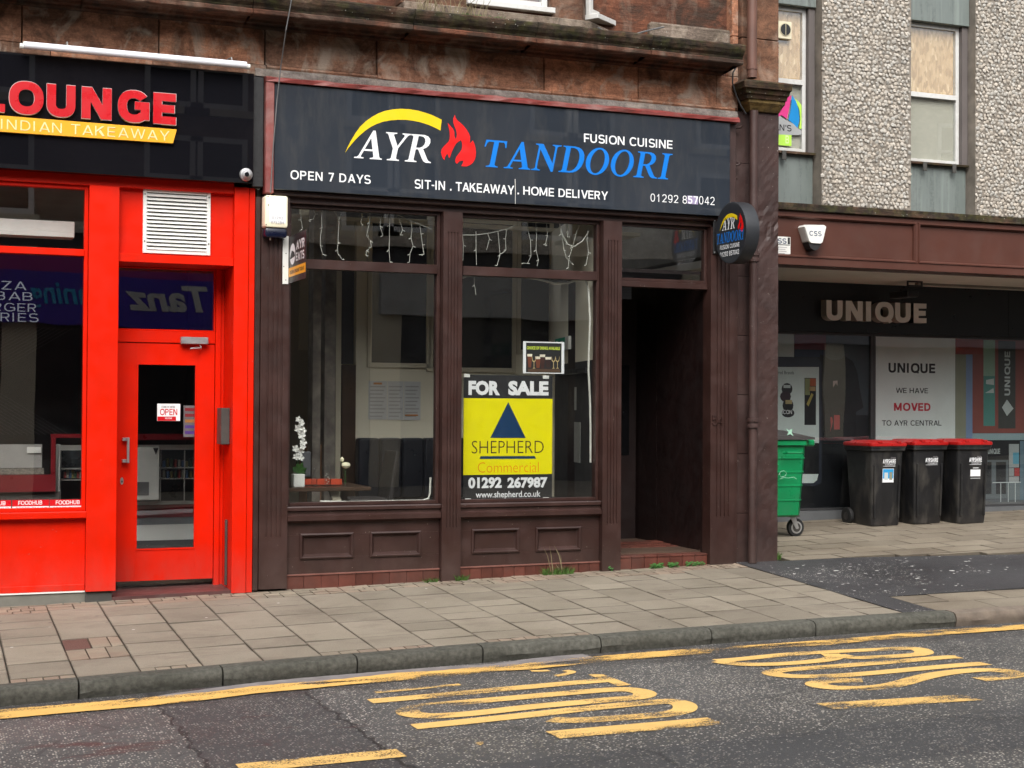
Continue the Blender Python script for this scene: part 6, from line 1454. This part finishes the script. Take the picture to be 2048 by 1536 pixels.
for k, (cx_, cy_, rx, ry) in enumerate(((1574, 778, 11, 12), (1571, 793, 11, 11), (1576, 811, 11, 13), (1576, 826, 13, 9))):
    sheet('cap_picture', [pm('print_cap_a', (.02, .02, .02)), pm('print_cap_b', (.03, .012, .02)), PBK, PBK][k], wl, [pline([(cx_+rx*math.cos(t*.524), cy_+ry*math.sin(t*.524)) for t in range(12)], ymp-.0034-.0004*k)], ymp-.0034-.0004*k)
gp('pale_patch', pm('print_ochre', (.42, .34, .16)), wl, 1571, 800, 1584, 808, .0054); gp('pale_patch', G1, wl, 1567, 770, 1581, 776, .0054)
psans('lettering', 'ICON', WHITEG, wl, (1564, 820, 828), (1584, 820, 828), ymp-.0056, wt='B')
gp('picture_dark', PBK, wl, 1609, 756, 1632, 850, .0034); gp('picture_green', pm('print_olive', (.25, .27, .12)), wl, 1610, 757, 1620, 790, .0040); gp('picture_orange', pm('print_orange', (.42, .10, .03)), wl, 1620, 757, 1632, 772, .0040); gp('picture_skin', pm('print_tan', (.42, .28, .12)), wl, 1618, 773, 1631, 782, .0040)
sheet('picture_band', pm('print_yellow_band', (.40, .33, .08)), wl, [pline([(1613, 808), (1623, 786), (1627, 789), (1617, 813)], ymp-.0046)], ymp-.0046)
gp('red_figure', pm('print_red_mark', (.38, .06, .06)), wl, 1668, 830, 1679.5, 859, .0034)
sheet('red_stroke', pm('print_red_mark', (.38, .06, .06)), wl, [pline([(1661, 834), (1664, 834), (1666, 842), (1664, 852), (1660, 864), (1662, 850), (1661, 843)], ymp-.0034)], ymp-.0034)
sheet('pale_stroke', pm('print_rose', (.36, .26, .24)), wl, [pline([(1666, 762), (1675, 761), (1675, 772), (1672, 766), (1666, 775)], ymp-.0034)], ymp-.0034)
# moving notice and the printed street scene to its right
mnp = thing('moving_notice', 'large pale poster in the empty shop window saying the shop has moved, MOVED in red', 'poster', (xm, ymp, .5))
yn = ymp-.004
pbox('paper', pm('notice_paper', (.70, .76, .74)), mnp, 1751.5, 672.5, 1910.5, 1008, yn, yn+.002)
psans('lettering', 'UNIQUE', PBK, mnp, (1777, 726, 744.5), (1870.5, 727, 747), yn-.001, wt='X')
psans('lettering', 'WE HAVE', PBK, mnp, (1792, 775.5, 785.5), (1856, 776.5, 787), yn-.001, wt='B'); psans('lettering', 'MOVED', pm('notice_red', (.50, .008, .03)), mnp, (1788, 806, 821.5), (1861, 806, 822), yn-.001, wt='X')
psans('lettering', 'TO AYR CENTRAL', PBK, mnp, (1764, 840.5, 850.5), (1883, 841, 852), yn-.001, wt='B')
BRK = pm('print_brick', (.24, .07, .055)); gp('brick_print', BRK, wr, 1911, 668, 2130, 866)
gp('orange_print', pm('print_orange_red', (.28, .045, .03)), wr, 1911, 668, 1965, 708, .001); gp('cream_print', pm('print_cream', (.24, .25, .18)), wr, 1911, 709, 1932, 880, .001); gp('blue_print', pm('print_blue', (.18, .26, .42)), wr, 1932, 709, 1945, 880, .0012)
gp('green_banner', pm('print_green', (.26, .40, .30)), wr, 1967, 680, 1990, 852, .001); gp('teal_banner', pm('print_teal', (.08, .25, .22)), wr, 1967, 752, 1990, 852, .0016)
sheet('banner_mark', G1, wr, [pline([(1972, 760), (1988, 757), (1988, 770), (1972, 768)], ymp-.0022)], ymp-.0022); sheet('banner_mark', G1, wr, [pline([(1970, 786), (1987, 776), (1988, 786)], ymp-.0022)], ymp-.0022)
gp('dark_banner', pm('print_dark_banner', (.05, .055, .05)), wr, 1996.5, 682, 2031, 857, .001)
xa_, xb_ = X(2009, 750, ymp), X(2020, 750, ymp); za_, zb2_ = Z(2014, 791, ymp), Z(2014, 703, ymp)
sans('lettering', 'UNIQUE', G1, wr, 0, zb2_-za_, 0, xb_-xa_, 0, wt='X', fn=lambda u, v, w_: (xb_-v, ymp-.0018-w_, za_+u))
sheet('diamond', G1, wr, [pline([(2014, 799), (2027, 817), (2014, 832), (2004, 815)], ymp-.0018)], ymp-.0018)
gp('canopy_print', pm('print_canopy', (.26, .36, .38)), wr, 1944, 866.5, 2130, 880, .001); gp('dark_print', PBK, wr, 1945, 881, 2130, 1010, .0)
gp('door_print', pm('print_door', (.10, .12, .13)), wr, 1950, 920, 2017, 998, .001); gp('door_dark', PBK, wr, 1968, 924, 1983, 988, .0016); gp('door_dark', PBK, wr, 1992, 924, 2012, 988, .0016)
psans('lettering', 'UNIQUE', G1, wr, (1976, 898, 908), (2000, 897, 907), ymp-.0022, wt='B')
for i, (a, b, c, d, k) in enumerate(((2018, 888, 2038, 935, (.30, .33, .33)), (2018, 936, 2028, 952, (.28, .30, .30)), (2029, 936, 2039, 952, (.35, .03, .03)), (2026, 905, 2038, 928, (.08, .28, .38)), (2018, 953, 2038, 966, (.3, .32, .32)), (2040, 882, 2048, 1000, (.10, .16, .2)), (2018, 966, 2040, 1000, (.12, .15, .16)))): gp('mural_block', pm('print_mural', k), wr, a, b, c, d, .0012+.0003*i)
gp('pavement_print', pm('print_pavement', (.10, .11, .12)), wr, 1911, 998, 2130, 1012, .001)
for a in (2001, 2016, 2030): gp('rail_print', G1, wr, a, 966, a+1.2, 1004, .004)
gp('rail_print', G1, wr, 1985, 964, 2042, 965.6, .0042)
# alarm box and notice on the brown fascia
al = thing('alarm_box', 'white tapering alarm box on the brown fascia beam', 'alarm box', (8.5, YF, 3.7))
yA = YF-.10
def ring_(pts, y): return [(X(a, b, yA), y, Z(a, b, yA)) for a, b in pts]
tp_ = [(1609, 453), (1612, 449), (1650, 449.5), (1653.5, 453), (1646, 485), (1641, 488), (1622, 486.5), (1618, 482)]
mid = (1631, 468); sc = lambda k: [(mid[0]+(a-mid[0])*k, mid[1]+(b-mid[1])*k) for a, b in tp_]
MB().loft([ring_(tp_, YF+.028), ring_(tp_, yA+.02), ring_(sc(.95), yA)]).build('case', PVCW, al)
tb_ = [(1618, 484), (1622, 488), (1641, 489), (1645, 487), (1638, 498), (1632, 501), (1623, 496)]
MB().loft([ring_(tb_, YF+.028), ring_(tb_, yA+.015)]).build('lens', BLACKM, al)
psans('lettering', 'CSS', NAVY, al, (1619, 462, 471.5), (1643, 462.5, 472), yA-.0015, wt='B', space=30)
an = thing('alarm_notice', 'small white notice plate on the brown beam half hidden by the stone pier', 'notice', (8.2, YF, 3.6))
pbox('plate', PVCW, an, 1542, 473, 1581, 511.5, YF+.020, YF+.0285, .001); pbox('black_block', BLACKM, an, 1575.5, 475, 1580, 488.5, YF+.0190, YF+.0198)
psans('lettering', 'CSS', NAVY, an, (1545, 476, 486), (1573, 477, 487.5), YF+.0185, wt='B'); pbox('rule', BLACKM, an, 1545, 488.7, 1580, 490.2, YF+.0188, YF+.0198)
for r_ in range(4): pbox('small_print', GRT, an, 1556, 494+r_*4, 1574-(r_*3) % 5, 495.2+r_*4, YF+.0188, YF+.0198)
# ================================================================== BINS
def wheelie():
    t = thing('wheelie_bin', 'x', 'wheelie bin', (0, 0, 0), 'black council wheelie bins with red lids')
    def rr(hw, y0, y1, z, r=.035, k=3):
        P = []
        for cx_, cy_, a0 in ((hw-r, y0+r, -90), (hw-r, y1-r, 0), (-hw+r, y1-r, 90), (-hw+r, y0+r, 180)):
            for i in range(k+1): q = rad(a0+90*i/k); P.append((cx_+r*math.cos(q), cy_+r*math.sin(q), z))
        return P
    MB().loft([rr(.195, .045, .44, .012), rr(.20, .038, .46, .06), rr(.222, .008, .52, .80), rr(.228, .002, .53, .875)]).build('body', BINBLK, t, smooth=True)
    MB().loft([rr(.232, -.012, .535, .8755), rr(.244, -.026, .545, .885), rr(.244, -.026, .545, .915), rr(.250, -.032, .55, .917), rr(.250, -.032, .55, .935), rr(.22, .0, .52, .936)]).build('rim', BINBLK, t, smooth=True)
    lid = MB().loft([rr(.252, -.04, .555, .937, .04), rr(.255, -.045, .558, .95, .04), rr(.252, -.042, .555, .972, .04), rr(.235, -.02, .54, .982, .05), rr(.205, .02, .50, .985, .05), rr(.19, .04, .48, 1.0, .05), rr(.17, .07, .46, 1.003, .05)]).build('lid', LIDRED, t, smooth=True)
    for s_ in (-1, 1): MB().hexa([(s_*.165-.012, .018, .10), (s_*.165+.012, .018, .10), (s_*.165+.012, .05, .10), (s_*.165-.012, .05, .10), (s_*.175-.012, -.006, .72), (s_*.175+.012, -.006, .72), (s_*.175+.012, .05, .72), (s_*.175-.012, .05, .72)]).build('front_rib', BINBLK, t, .004)
    for s_ in (-1, 1): MB().box(s_*.13-.028, s_*.13+.028, -.052, .01, .97, .995).build('grip', LIDRED, lid, .006)
    MB().tube([(-.2, .60, .965), (.2, .60, .965)], .014, 8).build('handle', BINBLK, t)
    for s_ in (-1, 1): MB().box(s_*.17-.02, s_*.17+.02, .535, .605, .94, .98).build('handle_bracket', BINBLK, t)
    for s_ in (-1, 1):
        w_ = MB().cyl((s_*.205, .47, .10), (s_, 0, 0), .10, .045, 22).build('wheel', RUBBER, t, .006, 2); MB().cyl((s_*.251, .47, .10), (s_, 0, 0), .045, .004, 16).build('hub', BINBLK, w_)
    MB().cyl((-.22, .47, .10), (1, 0, 0), .012, .44, 8).build('axle', STEELD, t)
    fb_ = lambda u, v, w_: (u, -(v-.04)*.045+.0395-.0055-w_+(.0), v)
    sans('lettering', 'AYRSHIRE', WHITEG, t, -.065, .115, .735, .785, 0, wt='X', fn=fb_); sans('lettering', 'SOUTH', GRT, t, .045, .11, .793, .805, 0, wt='B', fn=fb_); sans('lettering', 'COUNCIL', WHITEG, t, -.03, .112, .714, .729, 0, wt='B', space=40, fn=fb_)
    MB().poly([[(-.06, .702), (.11, .702), (.11, .706), (-.06, .706)]], fb_).build('label_rule', WHITEG, t)
    return t
wb = wheelie()
bins = []
spots = [(10.41, 1.79, 'black wheelie bin with red lid and a blue and white sticker, nearest the green container', 0.),
         (11.0, 1.78, 'black wheelie bin with red lid and no sticker, middle one of three', .015), (11.52, 1.64, 'black wheelie bin with red lid and a white paper label, furthest right', -.01)]
for i, (x, y, lab, rz_) in enumerate(spots):
    o = wb if i == 0 else dup(wb)
    o.location = (x, y, gz(x, y)+.0); o.rotation_euler.z = rz_; o['label'] = lab; bins.append(o); ORG[o.name] = Vector((0, 0, 0))
def onbin(name, mat, parent, a, b, c, d, off=.006):
    f = lambda u, v, w_: (u, -(v-.04)*.045+.0395-off, v)
    o = MB().poly([[(a, c), (b, c), (b, d), (a, d)]], f).build(name, mat, parent); return o
onbin('sticker', WHITEG, bins[0], -.065, .09, .515, .675); onbin('sticker_picture', pm('print_sky_blue', (.02, .30, .62)), bins[0], -.06, .085, .56, .67, .0066); onbin('sticker_figure', G1, bins[0], -.04, .01, .545, .63, .0072); onbin('sticker_figure', pm('print_cream', (.24, .25, .18)), bins[0], .03, .07, .545, .635, .0072)
onbin('sticker', WHITEG, bins[2], -.045, .10, .565, .645); onbin('sticker_line', WHITEG, bins[2], -.01, .07, .66, .668); onbin('sticker_line', WHITEG, bins[2], -.04, .10, .54, .545)
# big green container
gb = thing('green_bin', 'large green four wheeled waste container with grey lid half hidden behind the brown pier', 'bin', (8.6, 1.5, 0))
GX1 = 8.96; GX0 = 7.95; GY0, GY1 = 1.18, 2.1; gg = gz(8.8, 1.5)
def grr(x0, x1, y0, y1, z): return [(x0, y0, z), (x1-.05, y0, z), (x1, y0+.05, z), (x1, y1-.05, z), (x1-.05, y1, z), (x0, y1, z)]
zt = gg+1.10
MB().loft([grr(GX0+.08, GX1-.055, GY0+.13, GY1-.12, gg+.23), grr(GX0+.07, GX1-.04, GY0+.10, GY1-.11, gg+.25), grr(GX0+.02, GX1-.012, GY0+.035, GY1-.03, zt-.09), grr(GX0, GX1, GY0+.0, GY1, zt-.085), grr(GX0, GX1, GY0, GY1, zt-.03)]).build('body', GREENP, gb)
for k, zz in enumerate((.40, .56, .71, .86)):
    q = lambda z_: (z_-.25)/.76
    r_ = lambda z_, e: grr(GX0+.07-.05*q(z_)-e, GX1-.04+.028*q(z_)+e, GY0+.10-.065*q(z_)-e, GY1-.11+.08*q(z_)+e, gg+z_)
    MB().loft([r_(zz, .0), r_(zz+.004, .007), r_(zz+.018, .007), r_(zz+.022, .0)]).build('rib', GREENP, gb)
box('lift_bar', GREENP, gb, GX1+.0, GX1+.13, GY0+.1, GY0+.17, zt-.10, zt-.03, .015); MB().tube([(GX1-.35, GY0-.02, gg+.93), (GX1-.33, GY0-.06, gg+.935), (GX1-.15, GY0-.06, gg+.935), (GX1-.12, GY0-.02, gg+.93)], .013, 8).build('handle', GREENP, gb)
MB().tube([(GX1-.62, GY0+.02, gg+.80), (GX1-.6, GY0-.03, gg+.80), (GX1-.42, GY0-.03, gg+.80), (GX1-.40, GY0+.02, gg+.80)], .013, 8).build('handle', GREENP, gb)
R = []
for i in range(9):
    t = i/8; y = GY0-.02+(GY1-GY0+.04)*t; h = .06*math.sin(math.pi*t)+.012; R.append([(GX0-.02, y, zt-.025), (GX1+.05, y, zt-.025), (GX1+.045, y, zt-.005+h*.45), (GX1-.12, y, zt+h), (GX0+.10, y, zt+h), (GX0-.02, y, zt-.005+h*.45)])
MB().loft(R).build('lid', LIDGREY, gb, smooth=True)
for cxw, cyw in ((8.95, 1.46), (8.95, 2.0), (8.15, 1.46), (8.15, 2.0)):
    zg = gz(cxw, cyw); w_ = MB().cyl((cxw, cyw-.025, zg+.10), (0, 1, 0), .10, .05, 26).build('wheel', RUBBER, gb, .008, 2)
    MB().cyl((cxw, cyw-.030, zg+.10), (0, 1, 0), .068, .003, 24).build('rim', ALU, w_); MB().cyl((cxw, cyw-.034, zg+.10), (0, 1, 0), .05, .003, 20).build('rim_dish', STEELD, w_); MB().cyl((cxw, cyw-.040, zg+.10), (0, 1, 0), .018, .08, 12).build('axle_nut', ALU, w_)
    MB().hexa([(cxw-.02, cyw-.045, zg+.09), (cxw+.02, cyw-.045, zg+.09), (cxw+.02, cyw-.038, zg+.09), (cxw-.02, cyw-.038, zg+.09), (cxw-.09, cyw-.045, zg+.215), (cxw-.02, cyw-.045, zg+.215), (cxw-.02, cyw-.038, zg+.215), (cxw-.09, cyw-.038, zg+.215)]).build('fork', ALU, gb)
    box('castor_plate', STEELD, gb, cxw-.10, cxw+.03, cyw-.05, cyw+.05, zg+.216, zg+.235)
for P in ([(1571, 856), (1578, 861), (1586, 857), (1583, 864), (1587, 872), (1580, 868), (1574, 871), (1577, 864)],):
    yy = GY0-.002; sheet('paint_mark', pm('pale_green_graffiti', (.35, .6, .45)), gb, [pline(P, yy)], yy)
mb = MB()
for pts in ([(1556, 950), (1560, 943), (1567, 941), (1572, 946), (1569, 952), (1561, 954), (1558, 948)], [(1558, 958), (1566, 955), (1576, 956), (1586, 954), (1592, 958)]):
    mb = MB().tube([(X(a, b, GY0+.03), GY0+.03-.012, Z(a, b, GY0+.03)) for a, b in pts], .003, 4); mb.build('paint_mark', pm('pale_green_graffiti', (.35, .6, .45)), gb)
# ================================================================== OPPOSITE SIDE OF THE STREET (seen mirrored in the glass)
YO_ = -16.2
opb = thing('tenement_opposite', 'brown and grey stone tenement across the street, seen mirrored in the shop glass', 'building', (5, YO_, 0))
OST2 = stonemat('brown_ashlar', ((.12, .08, .06), (.2, .13, .1), (.26, .18, .14)), .25, 0, .2, 3., .12, .3)
OST = stonemat('grey_ashlar', ((.5, .46, .4), (.62, .58, .5), (.7, .66, .57)), .25, 0, .2, 3., .12, .3)
box('wall', OST2, opb, -30, 6.3, YO_-.6, YO_, 4.9, 9.4); box('wall', OST, opb, 6.31, 45, YO_-.6, YO_, 4.9, 9.4); box('ground_storey', M('dark_shop_wall', (.045, .045, .05), .5, .3), opb, -30, 45, YO_-.6, YO_-.02, -.4, 4.899)
box('cornice', OST, opb, -30, 45, YO_, YO_+.35, 9.2, 9.5); box('string_course', OST, opb, -30, 45, YO_, YO_+.12, 4.9, 5.1)
def oX(px, py, yp=.07): return W(px, py, 2*yp-YO_)
WFM = M('white_window_frame', (.7, .7, .68), .4); DKG = M('dark_reflecting_glass', (.01, .012, .015), .05)
wx0, wz = oX(348, 158, -.12); wx1, _ = oX(438, 165, -.12); st_ = (wx1-wx0)
for k in [4.6*q+r for q in range(-5, 9) for r in (0, 1)]:
    xc = wx0+k*st_
    if xc > 43: break
    for zc, hh in ((8.1, 1.5), (6.0, 1.6)):
        f = MB(); W2, H2 = .55, hh/2
        for a, b, c, d in ((-W2, -W2+.1, -H2, H2), (W2-.1, W2, -H2, H2), (-W2+.101, W2-.101, H2-.1, H2), (-W2+.101, W2-.101, -H2, -H2+.1), (-W2+.101, W2-.101, -.04, .04)): f.box(xc+a, xc+b, YO_+.005, YO_+.07, zc+c, zc+d)
        fo = f.build('window', WFM, opb); box('pane', DKG, fo, xc-W2+.09, xc+W2-.09, YO_+.01, YO_+.02, zc-H2+.09, zc+H2-.09)
        for c in (-H2-.14,): box('sill', CREAMD, opb, xc-W2-.12, xc+W2+.12, YO_+.005, YO_+.09, zc+c, zc+c+.14)
nx0, nz1 = oX(420, 543); nx1, nz0 = oX(-120, 645); nx0, nx1 = sorted((nx0, nx1))
ps_ = thing('shop_sign', 'purple shop sign with script lettering across the street, visible mirrored in the takeaway glass', 'sign', (nx0, YO_, 4))
z_a, z_b = oX(330, 655, .2)[1], oX(330, 556, .2)[1]; z_c = oX(330, 530, .2)[1]
xR = oX(434, 600, .3)[0]
PUR = M('deep_blue_sign', (.055, .03, .42), .4, .05); PLM = M('plum_sign', (.32, .02, .22), .4, .05)
box('blue_board', PUR, ps_, xR-7.0, xR, YO_+.02, YO_+.25, z_a, z_b); box('plum_board', PLM, ps_, xR-7.0, xR+.35, YO_+.0, YO_+.20, z_b+.002, z_c+.12)
fo_ = lambda u, v, w_: (-u, YO_+.262+w_, v)
xt = oX(410, 600, .42)[0]; xz = oX(247, 600, .42)[0]; zt0, zt1_ = oX(330, 626, .42)[1], oX(330, 572, .42)[1]
text('lettering', 'Tanz', M('silver_sign_letters', (.62, .62, .60), .4), ps_, -xt, -xz, zt0, zt1_, 0, bold=.035, shear=.22, fn=fo_)
xt = oX(196, 600, .07)[0]; xz = oX(56, 600, .07)[0]; text('lettering', 'Tanning', M('cyan_sign_letters', (.03, .42, .72), .4), ps_, -xt-.35, -xz, zt0-.1, zt1_-.05, 0, bold=.02, shear=.22, fn=fo_)
box('shop_glass', DKG, opb, xR-7, xR, YO_-.018, YO_+.0, .6, z_a-.1)
for q in range(9): box('shutter_pier', CREAMD, opb, -20+q*7.1, -19.4+q*7.1, YO_-.019, YO_+.05, -.2, 4.6)
box('pale_fascia', M('pale_fascia_o', (.42, .42, .40), .6), opb, xR+3.2, xR+12, YO_-.018, YO_+.22, 3.5, 4.4); box('grey_fascia', M('grey_fascia_o', (.2, .2, .22), .6), opb, xR+13, xR+24, YO_-.018, YO_+.2, 3.4, 4.3)
# ================================================================== WEEDS
tuft('grass', 'tuft of green grass growing at the foot of the middle fluted post', 4.44, 4.56, -.045, gz, 60, .07, GRASSG, spread=.05)
tuft('grass', 'small green weeds at the foot of the tiles left of the middle post', 4.16, 4.28, -.03, gz, 50, .05, GRASSG, spread=.05)
tuft('grass', 'bushy grass clump below the right hand panel of the sale board window', 5.30, 5.60, -.035, gz, 170, .085, GRASSG, spread=.06)
tuft('dry_grass', 'tall thin seed stalks rising from the bushy grass clump', 5.36, 5.52, -.03, gz, 7, .30, DRYG, spread=.10)
tuft('grass', 'grass tuft at the right foot of the painted stone pier', 7.84, 7.90, .08, gz, 60, .09, GRASSG, spread=.04)
def herb(lab, x0, x1, n, y=-.03):
    mb = MB()
    for i in range(n):
        x = rng.uniform(x0, x1); yy = y+rng.uniform(-.03, .02); z = gz(x, yy)+rng.uniform(.005, .045); r = rng.uniform(.007, .014); a = rng.uniform(0, 6.28); t = rng.uniform(-.5, .5)
        k = len(mb.v)
        for q in range(5): mb.v.append((x+r*math.cos(a+q*1.256), yy+r*.6*math.sin(a+q*1.256), z+r*.6*math.sin(a+q*1.256+1)+t*.004))
        mb.f.append(tuple(k+q for q in range(5)))
    o = mb.build('weed', LEAFG); tag(o, lab, 'weed', None, 'stuff')
herb('leafy green weeds growing along the foot of the doorway step, left clump', 6.40, 6.54, 90); herb('leafy green weeds along the foot of the doorway step, middle clump', 6.60, 6.70, 70); herb('leafy green weeds along the foot of the doorway step, right clump', 6.78, 6.98, 70)
herb('tiny weed at the foot of the post left of the doorway', 5.96, 6.0, 18)
# pale flecks of litter and gum trodden on the tarmac
mb = MB(); rg = random.Random(5)
for i in range(260):
    x = rg.uniform(7.5, 12.5); y = rg.uniform(-2.3, -.3)
    if y < -1.9 or (x < 8.3 and y > -.2): continue
    r = rg.uniform(.007, .016)*(1.8 if rg.random() < .08 else 1); k = len(mb.v); a = rg.uniform(0, 6)
    for q in range(5): mb.v.append((x+r*rg.uniform(.7, 1.4)*math.cos(a+q*1.256), y+r*rg.uniform(.7, 1.3)*math.sin(a+q*1.256), gz(x, y)+.007))
    mb.f.append(tuple(k+q for q in range(5)))
tag(mb.build('litter_flecks', M('litter_white', (.75, .73, .7), .8)), 'tiny pale flecks of litter scattered over the dark tarmac strip', 'litter', None, 'stuff')
